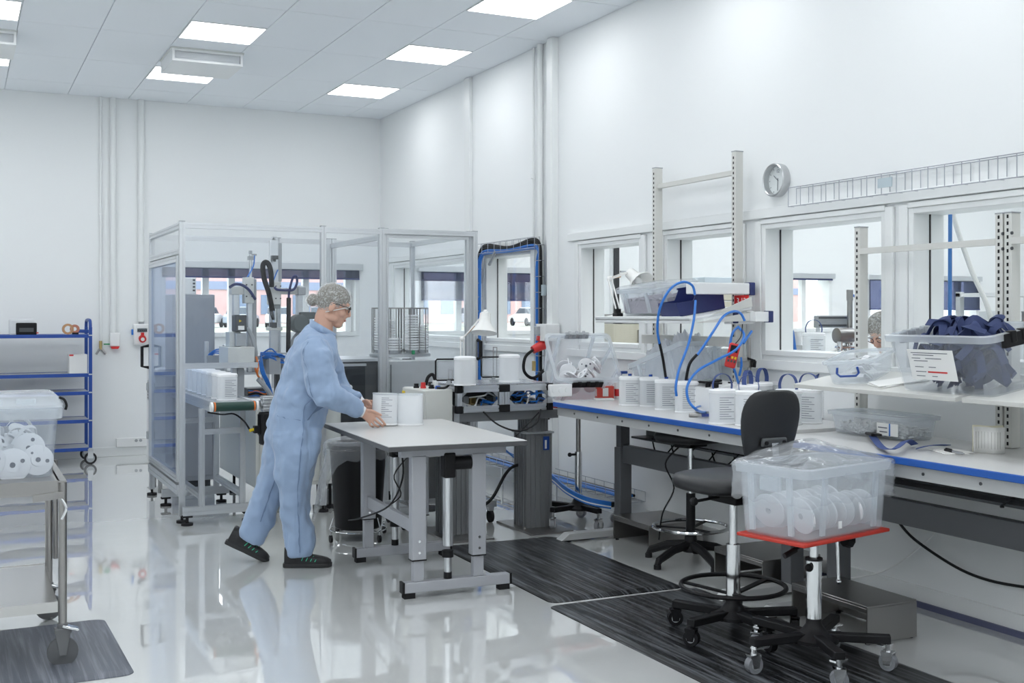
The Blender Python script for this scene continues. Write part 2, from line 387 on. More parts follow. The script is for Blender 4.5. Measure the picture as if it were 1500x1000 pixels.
outer_window(11, *WINB[3], (12.5, 13.9), 1.58, 'outside window of the next room with a lowered blue blind')

# trims -----------------------------------------------------------------
n_t = [0]
def trim(bld, lab, m=None, bevel=.004):
    n_t[0] += 1; return struct(bld.build('trim_%d' % n_t[0], m or PAINT, bevel=bevel), lab, 'trim')
trim(MB().b2(XW-.03, XW+.01, 2.0, 8.06, 2.085, 2.145), 'white head board above the row of windows in the right wall')
trim(MB().b2(XW-.035, XW+.01, 2.0, 8.06, 1.165, 1.222), 'white sill board under the row of windows in the right wall')
trim(MB().b2(XW-.03, XW+.01, 8.60, 12.4, 2.085, 2.145), 'white head board above the two windows near the corner')
trim(MB().b2(XW-.035, XW+.01, 8.60, 12.4, 1.165, 1.222), 'white sill board under the two windows near the corner')
trim(MB().b2(XW-.035, XW, 10.0, 10.13, .1, ZC-.003), 'flat white batten on the right wall nearest the corner')
trim(MB().b2(XW-.06, XW, 8.26, 8.36, .1, ZC-.003), 'square white column boxed in on the right wall')
trim(MB().cyl((XW-.03, 8.535, 1.3), (XW-.03, 8.535, ZC-.003), .024), 'white conduit tube beside the boxed column', bevel=0)
trim(MB().cyl((XW-.02, 8.675, 2.16), (XW-.02, 8.675, ZC-.003), .011).cyl((XW-.025, 8.675, 2.66), (XW-.025, 8.675, 2.70), .02), 'thin white pipe with a coupling beside the conduit tube', bevel=0)
# baseboards / low cable ducts
struct(MB().b2(XW-.022, XW, YF, 6.9, 0, .105).build('baseboard_right', PAINT, bevel=.003), 'white skirting board along the right wall under the bench', 'baseboard')
struct(MB().b2(XW-.034, XW-.021, YF, 5.2, .0, .03).build('trim_20', mat('blue grey sealing strip', (.10, .11, .19), .5)), 'blue grey sealing strip along the foot of the right wall', 'trim')
struct(MB().b2(XL, XW-.3, YB-.02, YB, 0, .10).build('baseboard_back', PAINT, bevel=.003), 'white skirting board along the back wall', 'baseboard')
# conduits and sockets on the back wall
trim(MB().cyl((1.355, YB-.02, 1.22), (1.355, YB-.02, ZC), .012).box((1.355, YB-.02, 2.55), (.03, .03, .02)), 'thin white pipe on the back wall ending in a tap', bevel=0)
trim(MB().cyl((1.478, YB-.03, 1.30), (1.478, YB-.03, ZC), .03), 'white conduit tube on the back wall above the small socket', bevel=0)
trim(MB().cyl((1.760, YB-.03, 1.42), (1.760, YB-.03, ZC), .034), 'white conduit tube on the back wall above the socket box', bevel=0)
t = thing('power_socket_box', 'white wall box with a round red power socket', 'socket', (1.765, YB, 1.29))
MB().b2(-.085, .085, -.09, 0, -.115, .105).build('housing', WPLAS, t, bevel=.012)
MB().cyl((0, -.09, -.045), (0, -.125, -.055), .038).box((0, -.11, 0), (.03, .03, .03)).build('red_socket', RED, t)
MB().cyl((0, -.124, -.055), (0, -.13, -.056), .02).build('socket_face', WPLAS, t)
MB().b2(-.05, .05, -.096, -.09, .02, .06).build('fuse_cover', clear('smoked cover', (.6, .65, .7), .3, (.3, .33, .36)), t)
for k in range(5): MB().b2(-.046+k*.02, -.034+k*.02, -.1, -.094, .03, .045).build('fuse_switch', DGREY, t)
for s_ in (-1, 1): MB().b2(s_*.094-.008, s_*.094+.008, -.06, -.02, -.01, .05).build('side_clip', BLUEH, t, bevel=.003)
MB().cyl((0, -.03, .10), (0, -.03, .14), .03).build('cable_gland', GPLAS, t)
t = thing('wall_outlet', 'small white wall outlet with a red flap under the conduit', 'socket', (1.495, YB, 1.22))
MB().b2(-.05, .05, -.06, 0, -.06, .085).build('housing', WPLAS, t, bevel=.008)
MB().prism([(-.045, -.06), (.045, -.06), (.03, -.085), (-.03, -.085)], -.075, -.012, 'y').build('red_flap', RED, t)
t = thing('compressed_air_tap', 'brass tap with a green lever and forked outlet below the thin pipe', 'valve', (1.355, YB, 1.13))
MB().cyl((0, -.02, .09), (0, -.02, 0), .016).build('body', BRASS, t)
MB().cyl((0, -.02, .02), (-.045, -.03, -.05), .011).cyl((0, -.02, .02), (.05, -.03, -.05), .011).build('forked_outlet', STEEL, t)
MB().box((.08, -.035, .055), (.1, .012, .014)).build('lever', GREEN, t)
t = thing('floor_socket_duct', 'white socket strip just above the skirting of the back wall', 'socket', (1.68, YB, .14))
MB().b2(-.17, .19, -.045, 0, -.045, .05).build('housing', WPLAS, t, bevel=.004)
for x in (.03, .075): MB().cyl((x, -.045, .02), (x, -.05, .02), .016).build('outlet', GPLAS, t)
# outside -------------------------------------------------------------
GRASS = mat('pale dry grass', (.42, .46, .30), .9, vary=.25, vscale=.6)
b = MB(); b.add([(-40, YB+.3, -.1), (120, YB+.3, -.1), (120, 45, .55), (-40, 45, .55), (-40, 160, .55), (120, 160, .55)], [(0, 1, 2, 3), (3, 2, 5, 4)])
struct(b.build('floor_outside', mat('outdoor ground', (.42, .43, .38), .9, vary=.2, vscale=.3)), 'pale ground outside the windows', 'ground')
b = MB().b2(0, 70, 40, 72, .45, .62); tag(b.build('lawn', GRASS), 'strip of pale grass outside the windows', 'grass', kind='stuff')
t = thing('brick_building', 'long pink brick building across the car park', 'building', (35, 112, .5))
MB().b2(-45, 60, 0, 8, 0, 12).build('wall', mat('pink brick facade', (.62, .42, .40), .85, vary=.15, vscale=1.5), t)
MB().b2(-45, 60, -.12, 0, 3.4, 4.2).build('fascia_band', mat('blue grey facade band', (.25, .30, .42), .6), t)
for k in range(18): MB().b2(-24+k*3.2, -22.2+k*3.2, -.1, 0, 1.0, 2.9).build('window', mat('far window glass', (.16, .22, .32), .2), t)
for k in range(18): MB().b2(-24+k*3.2, -22.2+k*3.2, -.1, 0, 5.6, 7.4).build('window', MATS['far window glass'], t)
def make_car(col):
    t = thing('car', 'parked car outside the back window', 'car')
    P2 = [(-2.2, .3), (-2.2, .75), (-1.9, .92), (-1.2, 1.0), (1.0, .98), (2.0, .8), (2.2, .55), (2.2, .3)]
    MB().prism(P2, -.85, .85, 'y').build('body', mat('car paint '+col[0], col[1], .25, coat=.5), t, bevel=.08)
    MB().prism([(-1.75, .9), (-1.15, 1.42), (.25, 1.45), (1.15, .96)], -.74, .74, 'y').build('window_band', mat('car glass', (.05, .07, .09), .1), t, bevel=.06)
    MB().prism([(-1.1, 1.40), (-1.0, 1.47), (.15, 1.49), (.3, 1.42)], -.70, .70, 'y').build('roof', MATS['car paint '+col[0]], t, bevel=.03)
    for x in (-1.4, 1.4):
        for s_ in (-1, 1): MB().cyl((x, s_*.72, .33), (x, s_*.88, .33), .33).build('wheel', RUBBER, t)
    return t
cw = make_car(('white', (.7, .71, .72))); cs = make_car(('silver', (.35, .4, .47)))
spots = [(15.8, 'white parked car at the left end of the row outside'), (18.6, 'silver parked car beside the leftmost white car outside'), (21.4, 'white parked car outside, behind the first pick and place arm'), (24.2, 'silver parked car outside, behind the second pick and place arm'), (27.0, 'white parked car outside, behind the bent worker'), (37.0, 'silver parked car outside seen through the cable hoop'), (41.5, 'white parked car outside seen beside the desk lamp')]
for k, (x, lb) in enumerate(spots):
    src = (cw, cs)[k % 2]; o = dup(src, lb, (x, 82+(k % 3)*.6, .56), R(64+4*k), group='parked cars outside') if k > 1 else src
    if k < 2: o['label'] = lb; o['group'] = 'parked cars outside'; o.location = (x, 82+k, .56); o.rotation_euler = (0, 0, R(64))
# ------------------------------------------------------------------ the product: an oval white canister
FROST = clear('frosted white plastic', (.95, .97, .98), .66, (.95, .96, .97), .35, .25)
LIDW = mat('white lid plastic', (.88, .89, .90), .4)
def oval(w, d, z, n=28, p=2.6):
    o = []
    for k in range(n):
        t = 2*PI*k/n; c, s_ = math.cos(t), math.sin(t)
        o.append((math.copysign(abs(c)**(2/p), c)*w/2, math.copysign(abs(s_)**(2/p), s_)*d/2, z))
    return o
def canister_meshes():
    M_ = {}
    M_['body'] = MB().loft([oval(.138, .10, 0), oval(.142, .104, .006), oval(.142, .104, .165), oval(.136, .098, .172)]).mesh('body', FROST)
    M_['lid'] = MB().loft([oval(.146, .108, .168), oval(.146, .108, .182), oval(.128, .09, .19), oval(.05, .05, .193)]).mesh('lid', LIDW)
    M_['base'] = MB().loft([oval(.145, .107, 0), oval(.145, .107, .010)]).mesh('base', LIDW)
    M_['cap'] = MB().cyl((0, 0, .19), (0, 0, .206), .012, n=12).mesh('cap', BLUE)
    b = MB()
    for k in range(10): b.b2(-.03, .05-.03*((k*7) % 3)/2, -.0528, -.0520, .03+k*.0125, .0325+k*.0125)
    M_['print'] = b.mesh('printed_scale', INK, 0)
    b = MB().tube([(-.05, 0, .185), (-.052, 0, .22), (-.035, 0, .258), (0, 0, .272), (.035, 0, .258), (.052, 0, .22), (.05, 0, .185)], 0, sm=5, flat=(.003, .026))
    M_['strap'] = b.mesh('strap', STRAP)
    return M_
CAN = canister_meshes()
def canister(loc, rz, label, group, parts=('base', 'body', 'lid', 'cap', 'print'), name='canister', cat='canister'):
    t = thing(name, label, cat, loc, rz, group)
    for p in parts: link({'print': 'printed_scale'}.get(p, p), CAN[p], t)
    return t

# ------------------------------------------------------------------ machine enclosure of aluminium profiles
X0, X1, X2, X3 = 1.455, 2.50, 2.965, 3.76
YA, YZ, ZT = 8.40, 9.80, 2.165
enc = thing('machine_enclosure', 'tall glazed machine enclosure of aluminium profiles with a blue tinted side door', 'enclosure', (X0, YA, 0))
S = .04
def post(x, y, z0=.05, z1=ZT, s=S, nm='post', m=ALU):
    W(enc).slot((x, y, z0), (x, y, z1), s).build(nm, m, enc); W(enc).box((x, y, z1+.003), (s, s, .006)).build('end_cap', GPLAS, enc)
def rail(p, q, s=S, nm='rail'): W(enc).slot(p, q, s).build(nm, ALU, enc)
for x, y in ((X0, YA), (X1, YA), (X2, YA), (X0, YZ), (X1-.02, YZ), (X1+.03, YZ+.06), (X2, YZ), (X2+.05, YZ), (X2+.045, YA+.03), (X3-.04, YA+.04), (X3, YA), (X3, YZ)): post(x, y)
for x0, x1 in ((X0, X1), (X1, X2)):
    rail((x0+.02, YA, ZT-.025), (x1-.02, YA, ZT-.025)); rail((x0+.02, YZ, ZT-.025), (x1-.02, YZ, ZT-.025))
rail((X2+.065, YA+.03, ZT-.045), (X3-.06, YA+.03, ZT-.045)); rail((X2+.07, YZ, ZT-.03), (X3-.02, YZ, ZT-.03)); rail((X2+.02, YA, ZT-.02), (X3-.02, YA, ZT-.02))
for x in (X0, X3): rail((x, YA+.02, ZT-.025), (x, YZ-.02, ZT-.025))
for x in (X2+.03,): rail((x, YA+.05, ZT-.06), (x, YZ-.02, ZT-.06))
rail((X0+.02, YA, 1.125), (2.0, YA, 1.125))
rail((X0, YA+.02, 1.955), (X0, YZ-.02, 1.955)); rail((X0, YA+.02, .235), (X0, YZ-.02, .235), .07)
for x0, x1 in ((X2+.07, X3-.06),): rail((x0, YA+.03, .62), (x1, YA+.03, .62))
rail((X0+.02, YZ, 1.0), (X1-.04, YZ, 1.0)); rail((X1, YZ, 1.0), (X2-.02, YZ, 1.0))
# panes
def pane(x0, x1, y0, y1, z0, z1, m=ACRYL): W(enc).b2(x0, x1, y0, y1, z0, z1).build('pane', m, enc)
pane(X0+.02, X1-.02, YZ-.003, YZ+.003, 1.02, ZT-.045); pane(X1+.02, X2-.02, YZ-.003, YZ+.003, 1.02, ZT-.045)
pane(X0+.02, X1-.02, YA-.003, YA+.003, 1.145, ZT-.045); pane(X1+.02, X2-.02, YA-.003, YA+.003, .3, ZT-.045)
pane(X2+.07, X3-.06, YA+.027, YA+.033, .64, ZT-.065); pane(X2+.07, X3-.02, YZ-.003, YZ+.003, .7, ZT-.05)
pane(X3-.003, X3+.003, YA+.02, YZ-.02, .3, ZT-.045); pane(X0-.003, X0+.003, YA+.02, YZ-.02, 1.975, ZT-.045)
# side door on the left
d_ = W(enc)
d_.slot((X0-.01, YA+.045, .29), (X0-.01, YA+.045, 1.92), .045).slot((X0-.01, YZ-.05, .29), (X0-.01, YZ-.05, 1.92), .045)
d_.slot((X0-.01, YA+.07, .31), (X0-.01, YZ-.07, .31), .045).slot((X0-.01, YA+.07, 1.90), (X0-.01, YZ-.07, 1.90), .045)
door = d_.build('door', ALU, enc)
W(enc).b2(X0-.014, X0-.008, YA+.067, YZ-.072, .33, 1.88).build('door_pane', BLUEACR, door)
W(enc).tube([(X0-.03, YZ-.04, 1.06), (X0-.085, YZ-.04, 1.07), (X0-.085, YZ-.04, 1.23), (X0-.03, YZ-.04, 1.24)], .013, 8).build('handle', BLACK, door)
for z in (.5, .9): W(enc).box((X0-.035, YZ-.02, z), (.02, .05, .06)).build('hinge', GPLAS, door)
W(enc).tube([(X3+.02, YA-.02, 1.14), (X3+.03, YA-.05, 1.15), (X3+.03, YA-.05, 1.28), (X3+.02, YA-.02, 1.29)], .016, 8).build('handle', BLACK, enc)
for x, y in ((X0, YA), (X1, YA), (X2, YA), (X0, YZ), (X1, YZ), (X3, YA), (X3, YZ), (X2, YZ)):
    W(enc).cyl((x, y, .0), (x, y, .018), .04).cyl((x, y, .018), (x, y, .06), .01).build('foot', RUBBER, enc)
# ------------------------------------------------------------------ conveyor with canisters, coming out of the front
cv = thing('conveyor', 'aluminium belt conveyor carrying white canisters out of the enclosure', 'conveyor', (1.72, 8.5, 0))
ZB = .885; cx0, cx1, cy0, cy1 = 1.60, 1.89, 8.03, 9.7
for x in (cx0, cx1): W(cv).slot((x, cy0, ZB-.03), (x, cy1, ZB-.03), .03, .07).build('side_rail', ALU, cv)
W(cv).b2(cx0+.02, cx1-.02, cy0, cy1, ZB-.006, ZB).build('belt', mat('pale grey belt', (.36, .38, .40), .5), cv)
r_ = W(cv).cyl((cx0-.0, cy0-.02, ZB-.03), (cx1+.0, cy0-.02, ZB-.03), .032, n=20).build('roller', mat('dark green roller', (.012, .05, .037), .5), cv)
for x in (cx0+.002, cx1-.012): W(cv).cyl((x, cy0-.02, ZB-.03), (x+.01, cy0-.02, ZB-.03), .0335, n=20).build('roller_ring', ORANGE, r_)
for x in (cx0-.02, cx1+.005): W(cv).cyl((x, cy0-.02, ZB-.03), (x+.016, cy0-.02, ZB-.03), .034, n=20).build('bearing', WPLAS, r_)
for x in (1.57, 1.86):
    for y in (8.28, 9.2): W(cv).slot((x, y, .13), (x, y, ZB-.06), .04).build('leg', ALU, cv)
for y in (8.28, 9.2):
    W(cv).slot((1.44, y, .10), (1.96, y, .10), .045, .06).build('foot_rail', ALU, cv); W(cv).slot((1.59, y, .66), (1.84, y, .66), .04).build('cross_rail', ALU, cv)
    for x in (1.47, 1.90): W(cv).cyl((x, y, 0), (x, y, .016), .042).cyl((x, y, .016), (x, y, .07), .011).box((x, y, .062), (.07, .05, .012)).build('foot', RUBBER, cv)
W(cv).slot((1.57, 8.30, .2), (1.57, 9.18, .2), .04).build('foot_rail', ALU, cv); W(cv).slot((1.86, 8.30, .2), (1.86, 9.18, .2), .04).build('foot_rail', ALU, cv)
g = W(cv).box((1.985, cy0+.0, ZB-.02), (.085, .09, .11)).cyl((1.93, cy0-.0, ZB-.02), (2.05, cy0, ZB-.02), .03)
for k in range(4): g.box((1.985, cy0, ZB-.055+k*.024), (.098, .1, .008))
gb = g.build('gearbox', mat('cast aluminium', (.5, .52, .54), .35, .8), cv, bevel=.006)
mo = W(cv)
mo.lathe([(.05, -.2), (.062, -.19), (.062, -.14), (.066, -.13), (.066, .02), (.06, .03)], (1.985, cy0, ZB-.11), n=20)
for k in range(14):
    t_ = 2*PI*k/14; mo.box((1.985+.066*math.cos(t_), cy0+.066*math.sin(t_), ZB-.165), (.012, .006, .14), rz=t_)
mt = mo.build('motor', BLACK, cv); W(cv).box((1.905, cy0-.0, ZB-.2), (.04, .05, .05)).build('terminal_box', BLACK, mt)
W(cv).cyl((1.885, cy0, ZB-.2), (1.855, cy0-.01, ZB-.205), .011).build('cable_gland', YELLOW, mt)
W(cv).tube([(1.86, cy0, ZB-.205), (1.82, cy0+.01, ZB-.14), (1.76, cy0+.06, ZB-.09), (1.7, 8.2, ZB-.1), (1.62, 8.3, ZB-.09)], .006, sm=5).build('cable', BLACK, mt)
for k in range(8):
    y = 8.20+k*.19
    canister((1.735, y, ZB+.001), R(4), 'white canister on the conveyor, %s in the row' % ['nearest the green roller', 'second from the roller', 'third from the roller', 'fourth from the roller', 'fifth from the roller', 'sixth from the roller', 'seventh from the roller', 'last'][k], 'canisters on the conveyor', ('base', 'body', 'lid', 'print'))
# ------------------------------------------------------------------ cabinets in the machine
LG = mat('pale grey cabinet paint', (.60, .61, .58), .4); MG = mat('grey machined plate', (.40, .42, .44), .4, .3)
def cabinet(nm, lab, x0, x1, y0, y1, z0, z1, m, cat='cabinet'):
    t = thing(nm, lab, cat, ((x0+x1)/2, (y0+y1)/2, z0)); W(t).b2(x0, x1, y0, y1, z0+.06 if z0 < .01 else z0, z1).build('body', m, t, bevel=.006)
    if z0 < .01: W(t).b2(x0+.03, x1-.03, y0+.04, y1-.04, 0, .06).build('plinth', DGREY, t)
    return t
t = thing('machine_base_cabinet', 'pale grey cabinet with a round lock under the pick and place machine', 'cabinet', (2.4, 9.1, 0))
W(t).b2(2.0, 2.66, 8.46, 9.75, .20, .83).build('body', LG, t, bevel=.006)
W(t).b2(2.03, 2.65, 8.452, 8.46, .23, .80).build('door_panel', LG, t, bevel=.004)
lk = W(t).box((2.10, 8.446, .315), (.03, .012, .05)).build('lock_plate', WPLAS, t); W(t).cyl((2.10, 8.44, .315), (2.10, 8.434, .315), .008).build('lock', BLACK, lk)
for x in (2.1, 2.6):
    for y in (8.55, 9.65): W(t).cyl((x, y, 0), (x, y, .02), .04).cyl((x, y, .02), (x, y, .2), .012).build('foot', RUBBER, t)
W(t).b2(1.99, 2.68, 8.44, 9.77, .83, .86).build('table_plate', mat('machine plate', (.62, .64, .66), .3, .6), t, bevel=.003)
cb = cabinet('control_cabinet', 'grey steel control cabinet standing inside the enclosure by the side door', 1.66, 2.02, 10.05, 10.42, 0, 1.67, mat('blue grey steel', (.36, .38, .42), .4))
W(cb).b2(1.68, 2.0, 10.04, 10.05, .1, 1.65).build('door', mat('blue grey steel', (.36, .38, .42)), cb, bevel=.003)
t = thing('wall_controller', 'small white controller box on top of the grey control cabinet', 'box', (1.83, 10.2, 1.671))
W(t).b2(1.78, 1.88, 10.15, 10.25, 1.671, 1.82).build('body', WPLAS, t, bevel=.008)
for k in range(4): W(t).b2(1.85, 1.87, 10.146, 10.15, 1.70+k*.03, 1.715+k*.03).build('button', DGREY, t)
cb = cabinet('electrical_cabinet', 'white cabinet with a louvred plate behind the left side of the enclosure', 1.60, 1.95, 10.65, 11.1, .12, 1.0, WPLAS)
lv = W(cb).b2(1.565, 1.598, 10.70, 10.80, .72, .90).build('louvre_plate', GPLAS, cb)
for k in range(6): W(cb).b2(1.562, 1.566, 10.71, 10.79, .735+k*.027, .745+k*.027).build('louvre', DGREY, lv)
for y in (10.7, 11.05): W(cb).cyl((1.66, y, 0), (1.66, y, .12), .02).cyl((1.9, y, 0), (1.9, y, .12), .02).build('foot', DGREY, cb)
# ------------------------------------------------------------------ pick and place units
def hose(t, pts, r, m, nm='hose', sm=6): return W(t).tube([tuple(p) for p in pts], r, 8, sm=sm).build(nm, m, t)
A = lambda u, v, y=8.75: at(u, v, Y=y)
t = thing('pick_and_place_arm', 'pick and place arm with a dark motor beside the conveyor', 'machine arm', (2.05, 8.75, .861))
def slab(t, u0, u1, v0, v1, y0, y1, nm, m, bevel=.004, par=None):
    a, c = at(u0, v1, Y=y0), at(u1, v0, Y=y0); a.z = max(a.z, .8615); return W(t).b2(a.x, c.x, y0, y1, a.z, c.z).build(nm, m, par or t, bevel=bevel)
slab(t, 334, 373, 508, 539, 8.62, 8.95, 'base_box', POWDER)
slab(t, 340, 347, 539, 592, 8.70, 8.76, 'support_post', ALU); slab(t, 347, 358, 539, 592, 8.72, 8.95, 'support_plate', MG)
slab(t, 336, 353, 486, 508, 8.72, 8.86, 'gear_housing', POWDER); slab(t, 346, 361, 488, 507, 8.66, 8.80, 'lower_motor', GPLAS)
m_ = slab(t, 345, 362, 461, 486, 8.66, 8.80, 'motor', DGREY, .01)
a = at(352, 470, Y=8.655); W(t).prism([(a.x-.008, a.z-.01), (a.x+.012, a.z), (a.x-.008, a.z+.01)], 8.655, 8.659, 'y').build('warning_mark', YELLOW, m_)
slab(t, 349, 358, 477, 483, 8.654, 8.659, 'rating_plate', PAPER, 0, m_)
slab(t, 363, 370, 430, 545, 8.78, 8.84, 'column', ALU); slab(t, 370, 376, 408, 545, 8.78, 8.86, 'column_cover', GPLAS)
slab(t, 342, 351, 431, 466, 8.76, 8.82, 'guide_column', ALU); slab(t, 339, 372, 419, 431, 8.74, 8.84, 'cross_arm', POWDER)
hb = slab(t, 359, 372, 406, 444, 8.70, 8.80, 'slide_block', POWDER)
for u in (361, 369):
    for v in (417, 434): a = at(u, v, Y=8.70); W(t).cyl(a, a+V(0, -.006, 0), .006, n=10).build('bolt', DGREY, hb)
a, c = at(367, 406, Y=8.76), at(367, 372, Y=8.76); W(t).cyl(a, c, .012, n=12).build('rod', CHROME, t)
W(t).box(at(367, 378, Y=8.76), (.04, .04, .03)).box(at(371, 373, Y=8.76), (.05, .02, .014)).cyl(at(367, 372, Y=8.76), at(367, 367, Y=8.76), .014).build('rod_fitting', GPLAS, t)
hose(t, [at(373, 374, Y=8.74), at(371, 390, Y=8.74), at(362, 406, Y=8.72)], .005, BLUEH)
hose(t, [at(336, 421, Y=8.7), at(345, 416, Y=8.68), at(356, 418, Y=8.66), at(366, 426, Y=8.66), at(374, 438, Y=8.7)], .011, NAVY)
hose(t, [at(362, 480, Y=8.72), at(370, 495, Y=8.7), at(374, 515, Y=8.7), at(374, 530, Y=8.75)], .018, GPLAS, 'conduit')
hose(t, [at(375, 522, Y=8.7), at(378, 535, Y=8.72), at(377, 548, Y=8.72), at(383, 556, Y=8.78)], .008, ORANGE, 'cable')
hose(t, [at(377, 526, Y=8.72), at(374, 540, Y=8.72), at(380, 553, Y=8.75)], .006, ORANGE, 'cable')
hose(t, [at(378, 555, Y=8.72), at(388, 566, Y=8.74), at(396, 578, Y=8.8), at(402, 592, Y=8.85)], .02, GPLAS, 'conduit')
for k in range(3): hose(t, [at(380+k, 528-4*k, Y=8.76), at(383+k*2, 545, Y=8.74), at(390+2*k, 560, Y=8.78), at(399+k, 585, Y=8.86)], .007, BLUEH)
t = thing('pick_and_place_arm', 'taller pick and place arm with a black looped cable chain', 'machine arm', (2.45, 9.2, .861))
Y2 = 9.2
slab(t, 396, 408, 352, 514, Y2, Y2+.05, 'column', ALU); slab(t, 408, 413, 356, 412, Y2, Y2+.05, 'upper_rail', MG)
slab(t, 404, 411, 413, 425, Y2-.1, Y2, 'slide_motor', POWDER)
hb = slab(t, 396, 412, 424, 446, Y2-.12, Y2, 'slide_block', POWDER)
for u in (405, 412):
    for v in (419, 437): a = at(u-1, v, Y=Y2-.12); W(t).cyl(a, a+V(0, -.006, 0), .006, n=10).build('bolt', DGREY, hb)
slab(t, 399, 411, 446, 452, Y2-.1, Y2+.02, 'flange', GPLAS)
slab(t, 410, 448, 422, 431, Y2-.06, Y2, 'cross_arm', POWDER); slab(t, 436, 444, 418, 475, Y2-.02, Y2+.05, 'guide_column', ALU); slab(t, 437, 448, 420, 432, Y2-.08, Y2+.03, 'bearing_block', MG)
a, c = at(403, 452, Y=Y2-.05), at(403, 472, Y=Y2-.05); W(t).cyl(a, c, .02).build('spindle', CHROME, t)
slab(t, 398, 406, 472, 480, Y2-.09, Y2-.01, 'gripper_head', DGREY); slab(t, 391, 414, 479, 484, Y2-.08, Y2-.04, 'gripper_bar', POWDER)
a = at(402, 377, Y=Y2-.04); W(t).box(a, (.05, .05, .03)).cyl(a, at(402, 383, Y=Y2-.04), .012).build('sensor', DGREY, t)
hose(t, [at(399, 455, Y=Y2-.12), at(394, 430, Y=Y2-.13), at(387, 408, Y=Y2-.13), at(385, 390, Y=Y2-.13), at(389, 384, Y=Y2-.13), at(394, 388, Y=Y2-.13), at(397, 400, Y=Y2-.12), at(398, 420, Y=Y2-.1)], .021, RUBBER, 'cable_chain')
hose(t, [at(402, 420, Y=Y2-.14), at(406, 424, Y=Y2-.14), at(420, 425, Y=Y2-.12), at(430, 424, Y=Y2-.1), at(435, 414, Y=Y2-.1), at(434, 404, Y=Y2-.1), at(429, 407, Y=Y2-.1), at(424, 425, Y=Y2-.1), at(423, 438, Y=Y2-.1)], .010, NAVY)
a, c = at(423, 436, Y=Y2-.1), at(422, 545, Y=Y2-.1); W(t).cyl(a, c, .019, n=12).build('sleeve', RUBBER, t)
hose(t, [at(407, 395, Y=Y2-.03), at(404, 402, Y=Y2-.03), at(401, 410, Y=Y2-.06)], .005, BLUEH)
for k in range(3): hose(t, [at(394+k, 440, Y=Y2-.14), at(396+2*k, 458, Y=Y2-.13), at(399+k, 468, Y=Y2-.1)], .004, BLACK, 'cable')
t = thing('labelling_motor', 'dark rounded motor on a slanted conduit behind the worker', 'motor', (2.9, 9.3, .861))
a = at(443, 470, Y=9.2); W(t).cyl(a+V(-.045, .03, -.02), a+V(-.03, -.09, -.02), .075, n=18).box(a+V(.03, -.02, .045), (.13, .1, .06)).build('housing', mat('green grey metal', (.10, .12, .12), .4), t, bevel=.012)
hose(t, [at(446, 480, Y=9.2), at(432, 495, Y=9.2), at(427, 510, Y=9.2), at(424, 545, Y=9.2)], .022, GPLAS, 'conduit')
for k, m in enumerate((YELLOW, RED, ORANGE)): hose(t, [at(436+k, 470, Y=9.12), at(436, 478+k, Y=9.12), at(433, 484, Y=9.15)], .005, m, 'cable')
t = thing('assembly_station', 'assembly station crowded with grey blocks, blue air hoses and cables', 'machine', (2.5, 9.2, .861))
slab(t, 372, 424, 520, 527, 9.0, 9.3, 'carrier_plate', MG); slab(t, 394, 411, 524, 548, 8.95, 9.05, 'valve_box', GPLAS)
slab(t, 396, 406, 514, 521, 8.98, 9.1, 'fitting', GPLAS); slab(t, 385, 395, 526, 560, 9.2, 9.25, 'upright', ALU); slab(t, 411, 419, 527, 580, 9.2, 9.26, 'upright', ALU); slab(t, 404, 410, 548, 590, 9.1, 9.16, 'upright', DGREY)
slab(t, 363, 395, 568, 580, 8.9, 9.1, 'manifold', DGREY); slab(t, 366, 396, 580, 584, 8.88, 8.92, 'terminal_strip', ORANGE); slab(t, 386, 430, 516, 519, 9.02, 9.05, 'cable_tray', MG)
slab(t, 303, 328, 520, 548, 9.63, 9.74, 'sensor_block', GPLAS); slab(t, 300, 306, 500, 548, 9.64, 9.69, 'upright', ALU); slab(t, 328, 333, 505, 590, 9.62, 9.68, 'upright', ALU)
random.seed(3)
for k in range(9):
    u0 = 378+random.random()*12; v0 = 516+random.random()*10
    hose(t, [at(u0, v0, Y=8.98), at(u0+12, v0-6+random.random()*8, Y=8.95), at(u0+24, v0-3+random.random()*10, Y=8.97), at(u0+34, v0+6, Y=9.02)], .006, BLUEH, 'air_hose')
for k in range(5):
    v0 = 572+3*k; hose(t, [at(364, v0, Y=8.86), at(376, v0-3+random.random()*5, Y=8.84), at(388, v0+2, Y=8.84), at(396, v0-2, Y=8.86)], .005, (BLUEH, ORANGE, BLACK)[k % 3], 'cable')
for k in range(3): hose(t, [at(304+k*3, 521, Y=9.65), at(314, 513+2*k, Y=9.6), at(324, 512+3*k, Y=9.6), at(330, 522, Y=9.64)], .006, BLUEH, 'air_hose')
# ------------------------------------------------------------------ lid magazine with rods, smoked cabinet, grey side panel
t = thing('smoked_cabinet', 'low cabinet with dark smoked front under the lid magazine', 'cabinet', (3.1, 9.0, 0))
a, c = at(510, 640, Y=8.75), at(600, 536, Y=8.75)
W(t).b2(2.72, 3.22, 8.75, 9.45, .12, 1.12).build('body', DGREY, t, bevel=.005)
W(t).b2(2.735, 2.95, 8.742, 8.75, .2, 1.09).build('smoked_door', mat('smoked glass', (.03, .035, .04), .08, coat=.5), t)
W(t).b2(2.70, 3.24, 8.73, 9.47, 1.12, 1.14).b2(2.69, 2.95, 8.71, 8.74, 1.085, 1.105).build('top_plate', ALU, t)
W(t).ball((2.82, 8.735, .915), .022).build('knob', WPLAS, t)
for x in (2.76, 3.18):
    for y in (8.8, 9.4): W(t).cyl((x, y, 0), (x, y, .12), .02).build('foot', RUBBER, t)
t = thing('bowl_feeder_cabinet', 'pale grey sheet metal cabinet below the lid magazine', 'cabinet', (3.5, 9.0, 0))
W(t).b2(3.06, 3.74, 8.52, 8.73, .1, 1.13).build('body', mat('pale grey sheet metal', (.50, .52, .53), .35, .3), t, bevel=.005)
